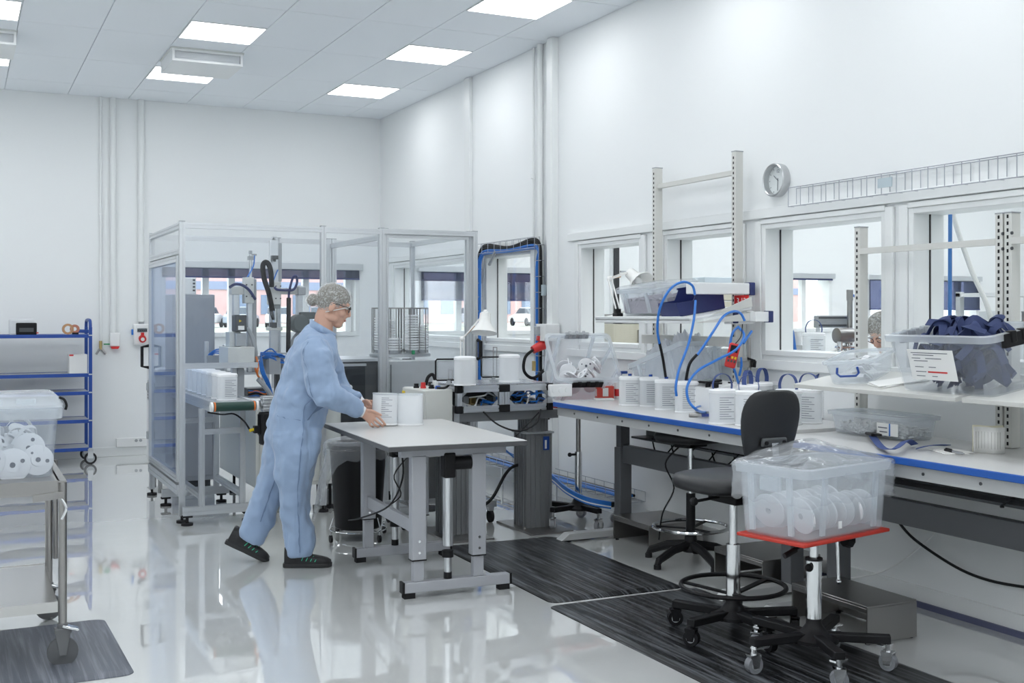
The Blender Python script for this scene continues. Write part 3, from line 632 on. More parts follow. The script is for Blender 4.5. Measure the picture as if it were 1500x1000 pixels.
W(t).b2(3.085, 3.09, 8.512, 8.52, .2, 1.1).build('door_gap', DGREY, t)
for x in (3.1, 3.7): W(t).cyl((x, 8.62, 0), (x, 8.62, .1), .02).build('foot', RUBBER, t)
mc = at(586, 520, Y=9.1); mx, my = mc.x, 9.1
t = thing('lid_magazine', 'round rotary magazine of upright steel rods holding stacks of white lids', 'magazine', (mx, my, 1.14))
W(t).lathe([(.22, 1.141), (.26, 1.145), (.26, 1.165), (.24, 1.175), (.12, 1.18), (.0, 1.18)], (mx, my, 0)).build('turntable', mat('turned aluminium', (.5, .52, .53), .3, .8), t)
W(t).lathe([(.235, 1.545), (.242, 1.545), (.242, 1.555), (.235, 1.555), (.235, 1.545)], (mx, my, 0), n=32).build('top_ring', STEEL, t)
stk = [9, 0, 12, 7, 13, 5, 14, 10]
for k in range(8):
    th = 2*PI*k/8+.2; sx, sy = mx+.185*math.cos(th), my+.185*math.sin(th)
    for q in range(4):
        ph = th+PI/4+q*PI/2; rx, ry = sx+.066*math.cos(ph), sy+.066*math.sin(ph)
        W(t).cyl((rx, ry, 1.17), (rx, ry, 1.55), .0045, n=6).build('rod', STEEL, t)
    W(t).cyl((sx, sy, 1.176), (sx, sy, 1.2), .05, n=12).build('stack_base', MG, t)
    for q in range(stk[k]):
        if q == 0 and k == 0: lidm = MB().lathe([(.055, 0), (.058, .003), (.058, .012), (.03, .016), (0, .016)], n=14).mesh('lid', LIDW)
        o = link('lid', lidm, None, loc=(sx, sy, 1.2001+q*.0215)); tag(o, 'white lid stacked between the rods of the round magazine', 'lid', 'lids in the magazine')
slab(t, 604, 608, 513, 519, 8.84, 8.86, 'green_mark', GREEN); slab(t, 590, 603, 525, 532, 8.84, 8.86, 'drive_cover', DGREY)
# ------------------------------------------------------------------ the worker
SKIN = mat('skin', (.60, .36, .27), .5, bump=.04, bscale=300, vary=.08, vscale=20)
def cloth_material():
    m, nt, b = _nt('light blue coverall cloth'); N = nt.nodes.new; Lk = nt.links.new
    b.inputs['Base Color'].default_value = (.285, .385, .55, 1); b.inputs['Roughness'].default_value = .8; b.inputs['Sheen Weight'].default_value = .2
    tc = N('ShaderNodeTexCoord'); mp = N('ShaderNodeMapping'); mp.inputs['Scale'].default_value = (1, 1, .28); Lk(tc.outputs['Object'], mp.inputs[0])
    n = N('ShaderNodeTexNoise'); n.inputs['Scale'].default_value = 8; n.inputs['Detail'].default_value = 1.5; n.inputs['Distortion'].default_value = .9; Lk(mp.outputs[0], n.inputs[0])
    bp = N('ShaderNodeBump'); bp.inputs['Strength'].default_value = .8; bp.inputs['Distance'].default_value = .05; Lk(n.outputs[0], bp.inputs['Height'])
    n2 = N('ShaderNodeTexNoise'); n2.inputs['Scale'].default_value = 600; Lk(tc.outputs['Object'], n2.inputs[0])
    b2 = N('ShaderNodeBump'); b2.inputs['Strength'].default_value = .15; b2.inputs['Distance'].default_value = .002; Lk(n2.outputs[0], b2.inputs['Height']); Lk(bp.outputs[0], b2.inputs['Normal'])
    Lk(b2.outputs[0], b.inputs['Normal']); return m
CLOTH = cloth_material()
HEAD0 = R(-16); D0 = 6.86; R0 = (430-750)/1667*D0
def pj(u, v, y):
    """measured point at lateral offset y from the worker's middle plane -> worker's own frame (x forward, y left, z up)"""
    k = (u-750)/1667; s_, c = math.sin(R(10)), math.cos(R(10))
    x = (k*(D0+y*c)-R0+y*s_)/(c-k*s_); d = D0+x*s_+y*c
    return Vector((x, y, 1.5-(v-460)/1667*d))
o0 = at(430, 460, d=D0)
man = thing('person', 'person in light blue coverall and hairnet leaning over the small table', 'person', (o0.x, o0.y, 0), HEAD0)
def ring(c, ax, fa, a, b, n=20, p=2.2):
    """oval section round centre c, square to axis ax; half size a along fa, b sideways"""
    ax = ax.normalized(); f_ = (fa-ax*fa.dot(ax)).normalized(); s_ = ax.cross(f_)
    out = []
    for k in range(n):
        t = 2*PI*k/n; ct, st = math.cos(t), math.sin(t)
        out.append(c+f_*a*math.copysign(abs(ct)**(2/p), ct)+s_*b*math.copysign(abs(st)**(2/p), st))
    return out
def limb(b, pts, fa=Vector((1, 0, 0)), n=18):
    """pts: (point, a, b)"""
    rings = []
    for i, (p, a, c) in enumerate(pts):
        q0 = pts[max(i-1, 0)][0]; q1 = pts[min(i+1, len(pts)-1)][0]
        rings.append(ring(p, q1-q0, fa, a, c, n))
    b.loft(rings)
def body_finish(b, nm, m, parent, vox, it, disp=None):
    o = b.build(nm, m, parent, smooth=180)
    q = o.modifiers.new('merge', 'REMESH'); q.mode = 'VOXEL'; q.voxel_size = vox; q.use_smooth_shade = True
    q = o.modifiers.new('relax', 'SMOOTH'); q.factor = .5; q.iterations = it
    if disp:
        for k, (sc, st) in enumerate(disp):
            tx = bpy.data.textures.new(nm+' folds %d' % k, 'CLOUDS'); tx.noise_scale = sc; tx.noise_depth = 1
            q = o.modifiers.new('folds', 'DISPLACE'); q.texture = tx; q.strength = st; q.mid_level = .5
        q = o.modifiers.new('relax2', 'SMOOTH'); q.factor = .4; q.iterations = 2
    return o
UPF = Vector((1, 0, .12))
# head frame
HC = pj(489, 447, 0); PT = R(20)
HM = Matrix(((math.cos(PT), 0, math.sin(PT), HC.x), (0, 1, 0, HC.y), (-math.sin(PT), 0, math.cos(PT), HC.z), (0, 0, 0, 1)))
h = lambda x, y, z: HM @ Vector((x, y, z))
b = MB(); b.M = HM
b.ball((-.012, 0, .028), (.096, .075, .093), 24, 16); b.ball((.025, 0, -.04), (.064, .058, .08), 20, 14)
b.ball((.062, 0, -.1), (.027, .03, .024)); b.cyl((.084, 0, .022), (.105, 0, -.026), .011, .014); b.ball((.106, 0, -.029), (.013, .014, .010)); b.ball((.09, 0, -.036), (.016, .018, .012)); b.ball((.079, 0, -.048), (.019, .026, .016)); b.ball((.07, 0, -.085), (.02, .026, .016))
b.ball((.083, 0, -.060), (.015, .023, .008)); b.ball((.081, 0, -.074), (.014, .020, .008)); b.ball((.07, 0, -.067), (.022, .03, .022))
for s_ in (-1, 1):
    b.ball((.074, s_*.032, .03), (.018, .026, .012)); b.ball((.054, s_*.04, -.028), (.03, .022, .028)); b.ball((-.008, s_*.077, -.012), (.020, .009, .033)); b.ball((-.002, s_*.081, -.004), (.012, .006, .02))
    b.ball((.01, s_*.05, -.075), (.04, .014, .022))
b.M = None
limb(b, [(h(-.025, 0, -.03), .058, .056), (h(-.03, 0, -.09), .055, .054), (pj(473, 484, 0), .062, .066), (pj(466, 500, 0), .075, .10)])
# trunk, arms and legs of the body (under the coverall)
limb(b, [(pj(466, 500, 0), .075, .12), (pj(455, 540, 0), .10, .14), (pj(440, 590, 0), .11, .14), (pj(431, 640, 0), .12, .14)])
for s_, pts in ((-1, ((460, 518, -.18, .045), (478, 578, -.24, .042), (504, 592, -.20, .035), (530, 604, -.135, .026))), (1, ((474, 518, .18, .045), (488, 568, .24, .042), (508, 582, .14, .035), (529, 592, .045, .026)))):
    b2 = [pj(u, v, y) for u, v, y, r in pts]
    limb(b, [(p, q[3], q[3]) for p, q in zip(b2, pts)], Vector((0, 0, 1)))
limb(b, [(pj(432, 640, -.1), .09, .09), (pj(434, 720, -.1), .06, .06), (pj(440, 818, -.1), .04, .04)]); limb(b, [(pj(428, 640, .1), .09, .09), (pj(398, 725, .1), .06, .06), (pj(366, 792, .1), .04, .04)])
def fing(b, pts, r0=.0089, r1=.0071):
    P_ = smooth_path([pj(*p) for p in pts], 3); n = len(P_)
    limb(b, [(p, r0+(r1-r0)*i/(n-1), r0+(r1-r0)*i/(n-1)) for i, p in enumerate(P_)], Vector((0, 1, .3)), 8); b.ball(P_[-1], r1, 8, 6)
# right hand round the foot of the nearer container
limb(b, [(pj(529, 603.5, -.135), .016, .025), (pj(536, 606, -.137), .015, .034), (pj(543, 610, -.138), .014, .041), (pj(547, 612.5, -.137), .011, .040)], Vector((0, 1, 0)), 14)
fing(b, [(546, 605.5, -.137), (553, 609.5, -.146), (560, 616, -.142), (564.5, 622, -.122)]); fing(b, [(546, 610, -.138), (551, 616, -.148), (556.5, 620.5, -.142), (560.5, 624.2, -.122)])
fing(b, [(544, 614, -.137), (547, 620, -.147), (550.5, 623.2, -.140), (554.5, 624.8, -.122)]); fing(b, [(540.5, 616, -.134), (541.5, 621, -.141), (543.5, 623.8, -.136), (547, 624.8, -.124)], .0074, .006)
fing(b, [(536, 603, -.137), (544, 601.5, -.15), (551, 604.5, -.152), (558, 607.5, -.142)], .011, .008)
# left hand behind its far edge
limb(b, [(pj(528, 591.5, .045), .015, .024), (pj(533, 592.5, .03), .014, .033), (pj(538, 594.5, .02), .012, .038)], Vector((0, -1, .2)), 14)
for dv, L_ in ((-7, 1), (-2.5, 1.1), (2.5, 1.05), (7, .85)): fing(b, [(537, 594.5+dv, .02), (541+2*L_, 594+dv, .018), (544+3*L_, 595+dv, .006), (544+5*L_, 596.5+dv, -.006)])
fing(b, [(532, 588, .02), (537, 586.5, -.02), (541, 589, -.04), (543.5, 593, -.05)], .011, .008)
body_finish(b, 'body', SKIN, man, .0034, 4)
for s_ in (-1, 1):
    e = MB(); e.M = HM; e.ball((.079, s_*.031, .012), .0115, 12, 8); e = e.build('eye', mat('eye white', (.8, .79, .77), .2), man)
    q = MB(); q.M = HM; q.ball((.0865, s_*.031, .010), .0052, 10, 6); q.build('iris', mat('eye iris', (.08, .06, .045), .2), e)
    q = MB(); q.M = HM; q.tube([(.085, s_*.014, .034), (.088, s_*.03, .039), (.078, s_*.052, .033)], .0035, 6, sm=3); q.build('eyebrow', mat('brown grey hair', (.13, .11, .085), .7), man)
b = MB(); b.M = HM; b.ball((.094, 0, -.0655), (.007, .022, .0085), 12, 8); b.build('lips', mat('lips', (.50, .22, .19), .5), man)
# coverall
b = MB()
limb(b, [(pj(430, 655, 0), .135, .165), (pj(431, 628, 0), .163, .19), (pj(439, 592, 0), .168, .18), (pj(448, 560, 0), .165, .18), (pj(455, 532, 0), .155, .195), (pj(462, 508, 0), .135, .20), (pj(468, 492, 0), .105, .16), (pj(472, 482, 0), .075, .085)], UPF, 26)
limb(b, [(pj(460, 505, -.15), .075, .085), (pj(463, 522, -.205), .088, .08), (pj(470, 550, -.235), .094, .08), (pj(480, 578, -.245), .086, .074), (pj(496, 588, -.22), .068, .062), (pj(512, 594, -.18), .056, .053), (pj(527, 600, -.145), .047, .045)], Vector((1, 0, .3)))
limb(b, [(pj(474, 505, .15), .075, .085), (pj(478, 525, .205), .085, .08), (pj(485, 552, .235), .085, .075), (pj(494, 570, .22), .075, .07), (pj(508, 580, .15), .058, .055), (pj(526, 589, .065), .046, .044)], Vector((1, 0, .3)))
limb(b, [(pj(432, 632, -.09), .15, .11), (pj(434, 662, -.10), .140, .115), (pj(432, 690, -.10), .118, .105), (pj(432, 715, -.10), .102, .095), (pj(435, 745, -.10), .090, .085), (pj(438, 780, -.10), .088, .082), (pj(439, 800, -.10), .088, .082), (pj(439, 814, -.10), .080, .078)])
limb(b, [(pj(427, 632, .09), .15, .11), (pj(418, 662, .10), .130, .11), (pj(408, 690, .10), .108, .10), (pj(398, 715, .10), .095, .09), (pj(388, 738, .10), .087, .083), (pj(378, 762, .10), .083, .08), (pj(371, 782, .10), .078, .076), (pj(366, 792, .10), .078, .074)])
cov = body_finish(b, 'coverall', CLOTH, man, .011, 5, ((.17, .05), (.06, .022)))
# stitched seams lying on the cloth
SEAM = mat('seam stitching', (.16, .23, .36), .85)
def seam(pts, w=.007):
    P_ = smooth_path([pj(*p) for p in pts], 8); b = MB(); vs = []; n = len(P_)
    for i, p in enumerate(P_):
        d = (P_[min(i+1, n-1)]-P_[max(i-1, 0)]).normalized(); s_ = d.cross(Vector((0, 1, 0))).normalized(); vs += [p-s_*w/2, p+s_*w/2]
    b.add(vs, [(2*i, 2*i+1, 2*i+3, 2*i+2) for i in range(n-1)]); o = b.build('seam', SEAM, cov, smooth=180)
    q = o.modifiers.new('lie on cloth', 'SHRINKWRAP'); q.target = cov; q.wrap_method = 'NEAREST_SURFACEPOINT'; q.wrap_mode = 'ABOVE_SURFACE'; q.offset = .005
seam([(452, 570, -.24), (446, 600, -.24), (442, 640, -.24), (440, 680, -.24), (437, 715, -.22), (437, 745, -.21), (438, 780, -.2), (439, 810, -.2)])
seam([(448, 497, -.26), (437, 520, -.28), (444, 545, -.3), (452, 568, -.3), (458, 582, -.3)])
seam([(410, 680, .0), (402, 705, .0), (392, 735, .0), (382, 765, .0)])
seam([(394, 606, -.2), (420, 612, -.26), (450, 612, -.26), (472, 606, -.2)], .006)
# stand-up collar, white cuffs
NB = pj(473, 481, 0)
b = MB(); n_ = 28
for lo, hi in ((0, 1),):
    r0 = ring(pj(471, 487, 0), Vector((.25, 0, 1)), Vector((1, 0, -.3)), .083, .088, n_); r1 = ring(pj(474, 478, 0), Vector((.6, 0, 1)), Vector((1, 0, -.9)), .086, .082, n_)
    b.loft([r0, r1], False)
b.build('collar', CLOTH, cov, smooth=180, solid=.006)
for y, a, c in ((-.14, (525, 600.5), (533, 604)), (.055, (525, 589), (531.5, 592))):
    p, q = pj(*a, y), pj(*c, y+.002); b = MB(); x_, y_ = frame_of(q-p)
    b.loft([[p+(x_*math.cos(t)+y_*math.sin(t))*.040 for t in [2*PI*k/18 for k in range(18)]], [q+(x_*math.cos(t)*.033+y_*math.sin(t)*.030) for t in [2*PI*k/18 for k in range(18)]]], False)
    b.build('cuff', mat('white knit cuff', (.82, .83, .84), .85), cov, smooth=180, solid=.004)
# hair, hairnet
HAIR = mat('dark ash hair', (.13, .115, .09), .75, bump=.6, bscale=60, stretch=(1, 1, 3), vary=.35, vscale=45)
def netmat():
    m, nt, p = _nt('white net cap'); N = nt.nodes.new; Lk = nt.links.new; nt.nodes.remove(p)
    tc = N('ShaderNodeTexCoord'); n = N('ShaderNodeTexNoise'); n.inputs['Scale'].default_value = 55; n.inputs['Detail'].default_value = 5; n.inputs['Distortion'].default_value = 2.5; Lk(tc.outputs['Object'], n.inputs[0])
    cr = N('ShaderNodeValToRGB'); cr.color_ramp.elements[0].position = .44; cr.color_ramp.elements[0].color = (.14, .14, .14, 1); cr.color_ramp.elements[1].position = .66; cr.color_ramp.elements[1].color = (.52, .52, .52, 1); Lk(n.outputs[0], cr.inputs[0])
    t_ = N('ShaderNodeBsdfTransparent'); d_ = N('ShaderNodeBsdfDiffuse'); d_.inputs[0].default_value = (.85, .86, .85, 1); mx = N('ShaderNodeMixShader')
    Lk(cr.outputs[0], mx.inputs[0]); Lk(t_.outputs[0], mx.inputs[1]); Lk(d_.outputs[0], mx.inputs[2]); Lk(mx.outputs[0], nt.nodes['Material Output'].inputs[0]); return m
NET = netmat()
def cap(rx, ry, rz, keep, nm, m, par, jitter=0, frame=HM, c0=(-.014, 0, .03)):
    b = MB(); b.ball(c0, (rx, ry, rz), 40, 28)
    vs = [Vector(p) for p in b.v]
    if jitter: vs = [p+(p-Vector(c0)).normalized()*jitter*(noise.noise(p*26)+.6*noise.noise(p*60)) for p in vs]
    fs = [f for f in b.f if all(keep(vs[i]) for i in f)]
    c = MB(); c.M = frame; c.add(vs, fs); return c.build(nm, m, par, smooth=180)
hair = cap(.102, .081, .099, lambda p: p.z > -.012+.62*p.x and p.x < .085, 'hair', HAIR, man, .002)
b = MB(); b.M = HM; b.ball((-.128, 0, -.012), (.036, .038, .038), 18, 12); b.build('hair_bun', HAIR, hair)
net = cap(.111, .087, .108, lambda p: p.z > -.035+.60*p.x, 'hairnet', NET, man, .007)
b = MB(); b.M = HM; b.ball((-.128, 0, -.016), (.046, .046, .046), 24, 16); b.v = [tuple(Vector(p)+Vector((1, .3, .5))*.006*noise.noise(Vector(p)*50)) for p in b.v]; b.build('bun_net', NET, net, smooth=180)
b = MB(); b.M = HM
E_ = []
for k in range(36):          # rim of the net: where its plane cuts the cap
    t_ = 2*PI*k/36; q = 1.0
    f_ = lambda q: (q*math.cos(t_)/.112)**2+(q*math.sin(t_)/.088)**2+((-.035+.60*(-.014+q*math.cos(t_))-.03)/.109)**2-1
    lo, hi = 0, .2
    for _ in range(30):
        q = (lo+hi)/2
        if f_(q) > 0: hi = q
        else: lo = q
    E_.append((-.014+q*math.cos(t_), q*math.sin(t_), -.035+.60*(-.014+q*math.cos(t_))))
b.tube(E_, .003, 6, closed=True); b.build('elastic_band', mat('white elastic', (.78, .79, .78), .8), net)
# glasses
g = MB(); g.M = HM
for s_ in (-1, 1):
    g.tube([(.098+.004*math.cos(t), s_*.033+.025*math.cos(t), .006+.019*math.sin(t)) for t in [2*PI*k/20 for k in range(20)]], .0024, 6, closed=True)
    g.tube([(.098, s_*.058, .012), (.085, s_*.074, .014), (.03, s_*.080, .012), (-.01, s_*.084, .008)], .0026, 6)
g.tube([(.102, -.008, .012), (.106, 0, .014), (.102, .008, .012)], .0022, 6)
gl = g.build('glasses', mat('dark glasses frame', (.02, .018, .02), .3), man)
for s_ in (-1, 1):
    q = MB(); q.M = HM; q.cyl((.0975, s_*.033, .006), (.0985, s_*.033, .006), .022, n=20); q.build('lens', GLASS, gl)
# shoes
SHOE = mat('black shoe leather', (.015, .015, .017), .55, bump=.25, bscale=90); SOLE = mat('black rubber sole', (.022, .022, .024), .6); MINT = mat('mint green stripe', (.05, .55, .32), .5)
def shoe(frame):
    up = MB(); up.M = frame
    sec = [(-.075, .030, .058, .115), (-.045, .038, .06, .12), (.0, .040, .05, .11), (.04, .040, .044, .088), (.09, .045, .036, .07), (.14, .048, .03, .06), (.175, .042, .024, .05), (.195, .022, .016, .038)]
    rings = []
    for x, w, hw, z in sec:
        r_ = []
        for k in range(16):
            t = 2*PI*k/16; c, s_ = math.cos(t), math.sin(t)
            r_.append((x, math.copysign(abs(c)**.8, c)*w, .02+(z-.02)*(.5+.5*math.copysign(abs(s_)**.8, s_)) if s_ > -.3 else .02))
        rings.append(r_)
    up.loft(rings); u_ = up.build('shoe', SHOE, man, smooth=60)
    so = MB(); so.M = frame
    ol = [(-.085, .022), (-.08, .036), (-.03, .042), (.04, .040), (.1, .049), (.15, .050), (.185, .038), (.203, .012)]
    ol = ol+[(x, -y) for x, y in reversed(ol)]
    so.prism(ol, 0, .024); so.build('sole', SOLE, u_, bevel=.004)
    tg = MB(); tg.M = frame; tg.box((-.06, 0, .105), (.03, .06, .03)); tg.build('heel_tab', SHOE, u_, bevel=.008)
    for k in range(4):
        for sd in (-1, 1):
            s1 = MB(); s1.M = frame; x = .028+k*.026
            s1.tube([(x, sd*(.043+.002*k), .042-.002*k), (x+.008, sd*(.040+.001*k), .060-.004*k), (x+.018, sd*.026, .083-.009*k)], .0026, 6, sm=3); s1.build('stripe', MINT, u_)
fr = Matrix.Translation(pj(436, 832, -.10)*1.0); fr.translation.z = .001
shoe(fr @ Matrix.Rotation(R(-7), 4, 'Z'))
tb = pj(384, 817, .10); tb.z = .004
shoe(Matrix.Translation(tb) @ Matrix.Rotation(R(27), 4, 'Y') @ Matrix.Translation((-.165, 0, 0)))
# ------------------------------------------------------------------ small height-adjustable table
TZ = .82
TOPM = mat('pale grey laminate', (.58, .58, .57), .32); EDGE = mat('dark laminate edge', (.085, .088, .092), .5); LEGM = mat('silver grey enamel', (.40, .41, .44), .35, .2)
tb = thing('work_table', 'small height-adjustable table with pale grey top and silver legs', 'table', (2.425, 6.19, 0), R(-3))
MB().b2(-.40, .375, -.69, .69, TZ-.004, TZ).build('table_top', TOPM, tb)
MB().b2(-.402, .377, -.692, .692, TZ-.028, TZ-.0035).build('top_edge', EDGE, tb)
for s_ in (-1, 1):
    y = -.555 if s_ < 0 else .40
    MB().b2(-.29, .33, y-.028, y+.028, .03, .085).build('foot_bar', LEGM, tb, bevel=.004)
    for x in (-.285, .325): MB().b2(x-.006, x+.006, y-.03, y+.03, .028, .087).build('end_cap', BLACK, tb)
    for x in (-.25, .29): MB().b2(x-.03, x+.03, y-.025, y+.025, 0, .03).build('foot_pad', RUBBER, tb)
    for x in (-.20, .14):
        MB().b2(x-.03, x+.03, y-.02, y+.02, .085, .30).build('inner_leg', LEGM, tb, bevel=.003)
        MB().b2(x-.04, x+.04, y-.03, y+.03, .20 if s_ < 0 else .26, TZ-.07).build('leg', LEGM, tb, bevel=.004)
        MB().b2(x-.041, x+.041, y-.031, y+.031, .196 if s_ < 0 else .256, .203 if s_ < 0 else .262).build('leg_collar', BLACK, tb)
        for z in (.24, .30): MB().cyl((x, y-.03, z), (x, y-.036, z), .007, n=10).build('screw', CHROME, tb)
    MB().b2(-.30, .30, y-.025, y+.025, TZ-.075, TZ-.028).build('cross_rail', LEGM, tb, bevel=.003)
    x, yy = -.03, y
    MB().cyl((x, yy, .10), (x, yy, .20), .019).cyl((x, yy, .26), (x, yy, .66), .027).build('actuator_tube', ALU, tb)
    MB().cyl((x, yy, .20), (x, yy, .235), .031).build('actuator_ring', BLACK, tb); MB().cyl((x, yy, .085), (x, yy, .12), .022).build('actuator_foot', BLACK, tb)
    hs = MB().b2(x-.03, x+.035, yy-.035, yy+.035, .625, .76).build('actuator_housing', BLACK, tb, bevel=.008)
    MB().cyl((x+.03, yy, .70), (x+.13, yy, .70), .036, n=20).build('actuator_motor', BLACK, hs)
MB().b2(-.215, -.185, -.53, .38, .33, .40).build('stretcher', LEGM, tb, bevel=.003)
MB().b2(-.22, -.18, .365, .372, .31, .42).build('bracket', LEGM, tb)
MB().box((-.22, -.38, TZ-.055), (.10, .05, .05)).build('control_unit', BLACK, tb, bevel=.006)
MB().tube([(-.24, -.40, TZ-.06), (-.25, -.45, .62), (-.28, -.3, .45), (-.33, .1, .32), (-.34, .33, .27)], .005, sm=6).build('cable', BLACK, tb)
MB().tube([(-.2, -.38, TZ-.07), (-.12, -.42, .70), (-.08, -.3, .68), (-.1, -.1, .74), (-.05, .3, .76)], .005, sm=6).build('cable', BLACK, tb)
MB().tube([(-.18, -.4, TZ-.07), (-.22, -.2, .6), (-.12, 0, .45), (-.2, .2, .33)], .004, sm=6).build('cable', BLACK, tb)
# the two open containers on the table
def open_container(loc, rz, label, prn, rot=None):
    t = thing('open_container', label, 'container', loc, rz, rot=rot)
    MB().loft([oval(.150, .110, .0), oval(.152, .112, .006), oval(.152, .112, .190)], False).build('wall', FROST, t, solid=.002)
    MB().loft([oval(.156, .116, 0), oval(.156, .116, .012)]).build('base', LIDW, t)
    MB().loft([oval(.156, .116, .186), oval(.156, .116, .192)], False).build('rim', MILK, t, solid=.003)
    if prn:
        b = MB()
        for k in range(11): b.b2(-.03, .035-.02*(k % 3), -.0576, -.0570, .05+k*.0115, .0522+k*.0115)
        b.build('printed_scale', INK, t)
    return t
c1, c2 = at(563, 622, Z=TZ+.005), at(596.5, 622.5, Z=TZ+.001)
open_container((c1.x, c1.y, TZ+.006), R(-12), 'open translucent container with a printed scale held by the worker', True, (0, R(2.2), R(-12)))
open_container((c2.x+.02, c2.y, TZ+.001), R(-20), 'plain open translucent container on the table beside the held one', False)
# ------------------------------------------------------------------ black waste bin with film bag on a wire dolly
bc = at(524.5, 700, d=7.63)
t = thing('waste_bin', 'round black waste bin with a clear bag hanging over its rim', 'bin', (bc.x, bc.y, 0))
MB().lathe([(.0, .075), (.148, .075), (.155, .085), (.188, .60), (.198, .605), (.2, .635), (.19, .64), (.186, .62), (.15, .10), (0, .10)], n=32).build('bin_body', mat('black bin plastic', (.008, .008, .009), .4, spec=.2), t)
def bagf(u, v):
    th = 2*PI*u; z = .665-.14*v if v > .25 else .62+.045*math.sin(v/.25*PI/2)
    lo = 0
    left = max(0, math.cos(th-R(165)))**5
    r = .165+.04*min(1, v/.25) if v < .25 else .208+.012*noise.noise(Vector((math.cos(th)*3, math.sin(th)*3, v*4)))+.13*left*(v-.25)
    if v > .25: z = .665-(.12+.44*left+.03*noise.noise(Vector((math.cos(th)*4, math.sin(th)*4, 1))))*(v-.25)/.75
    r += .006*noise.noise(Vector((math.cos(th)*12, math.sin(th)*12, v*9)))+.022*left*noise.noise(Vector((th*6, v*5, 2)))
    return (r*math.cos(th), r*math.sin(th), z+.006*noise.noise(Vector((th*5, v*7, 0))))
MB().sheet(bagf, 72, 18).build('bag', BAG, t, smooth=180)
w = MB()
w.tube([(.19*math.cos(a), .19*math.sin(a), .065) for a in [2*PI*k/28 for k in range(28)]], .004, 6, closed=True)
for k in range(4):
    a = R(20+90*k); w.tube([(.03*math.cos(a), .03*math.sin(a), .068), (.2*math.cos(a), .2*math.sin(a), .068), (.235*math.cos(a), .235*math.sin(a), .09), (.205*math.cos(a), .205*math.sin(a), .16)], .004, 6)
w.build('wire_dolly', CHROME, t)
for k in range(4):
    a = R(20+90*k); x, y = .225*math.cos(a), .225*math.sin(a)
    MB().cyl((x-.008, y, .026), (x+.008, y, .026), .025, n=14).build('caster', BLACK, t); MB().cyl((x, y, .03), (x, y, .072), .008, n=8).build('caster_stem', CHROME, t)
# ------------------------------------------------------------------ assembly workstation on two lifting columns
ws = thing('lifting_workstation', 'workstation frame of aluminium bars with black joints on two grey lifting columns', 'workstation', (3.35, 7.15, 0))
wx0, wx1, wy0, wy1, wz0, wz1 = 2.995, 3.675, 6.95, 7.42, .865, 1.0
FL_ = mat('fluted grey aluminium', (.30, .31, .32), .38, .6)
for y in (wy0, wy1):
    for z in (wz0, wz1):
        for a, c in ((wx0+.03, 3.30), (3.36, wx1-.03)): W(ws).slot((a, y, z), (c, y, z), .036, .042, .01, .007).build('rail', ALU, ws)
    for x in (wx0, wx1): W(ws).slot((x, y, wz0+.02), (x, y, wz1-.02), .036, .036).build('post', ALU, ws)
    for x in (3.305, 3.345): W(ws).slot((x, y, wz0+.02), (x, y, wz1-.02), .036, .036).build('post', ALU, ws)
    for x, wd in ((wx0, .042), (3.325, .082), (wx1, .042)):
        for z in (wz0, wz1): W(ws).box((x, y, z), (wd, .046, .05)).build('joint', BLACK, ws, bevel=.004)
    for x, sg in ((wx0+.02, 1), (3.28, -1), (3.37, 1), (wx1-.02, -1)): W(ws).prism([(x, wz0+.02), (x+sg*.04, wz0+.02), (x, wz0+.06)], y-.005, y+.005, 'y').prism([(x, wz1-.02), (x+sg*.04, wz1-.02), (x, wz1-.06)], y-.005, y+.005, 'y').build('gusset', MG, ws)
for x in (wx0, 3.325, wx1):
    for z in (wz0, wz1): W(ws).slot((x, wy0+.024, z), (x, wy1-.024, z), .036).build('cross_rail', ALU, ws)
W(ws).b2(wx0-.01, wx1+.01, wy0+.025, wy1+.02, 1.022, 1.03).build('top_plate', mat('milled plate', (.52, .54, .58), .25, .7), ws)
W(ws).slot((wx0+.0, wy0+.05, .70), (wx0+.0, wy0+.05, wz0-.02), .04).build('post', ALU, ws)
W(ws).b2(3.02, 3.78, wy0+.06, wy0+.16, .775, .838).build('beam', FL_, ws, bevel=.004)
def fluted(b, cx, cy, w, z0, z1, k=5):
    o = []; g = w/(2*k+1)
    for sx, sy, a in ((0, -1, 0), (1, 0, 90), (0, 1, 180), (-1, 0, 270)):
        for i in range(2*k+1):
            x0 = -w/2+i*g; dpt = w/2-(.008 if i % 2 else 0)
            for x in (x0, x0+g):
                p = Matrix.Rotation(R(a), 2) @ Vector((x, -dpt)); o.append((cx+p.x, cy+p.y))
    return b.prism(o, z0, z1)
for x in (3.655, 3.055):
    fluted(W(ws), x, 7.16, .20, .012, .665).build('column', FL_, ws, smooth=0); fluted(W(ws), x, 7.16, .16, .665, .775, 4).build('inner_column', FL_, ws, smooth=0)
    W(ws).box((x, 7.16, .672), (.225, .225, .014)).build('collar', GPLAS, ws, bevel=.002)
    W(ws).b2(x-.16, x+.16, 6.86, 7.42, 0, .012).build('base_plate', STEEL, ws)
    for dx in (-.12, .12): W(ws).cyl((x+dx, 7.05, .012), (x+dx, 7.05, .03), .012, n=8).build('bolt', STEEL, ws)
    W(ws).b2(x+.03, x+.075, 7.0525, 7.058, .55, .645).build('maker_plate', BLUE, ws)
    W(ws).b2(x+.04, x+.055, 7.051, 7.0527, .56, .62).build('maker_mark', PAPER, ws)
random.seed(5)
for k in range(16):
    x = 3.03+random.random()*.55; m_ = (BLUEH, BLUEH, BLUEH, BLACK, WPLAS)[k % 5]
    z = .88+random.random()*.07; W(ws).tube([(x, 7.0+random.random()*.1, z), (x+.06, 6.99, z+random.random()*.04-.02), (x+.12, 7.05, z+.03), (x+.2, 7.1, z-.01+random.random()*.03), (min(x+.27, 3.65), 7.2, z)], .0055, 6, sm=5).build('air_hose' if k % 5 < 3 else 'cable', m_, ws)
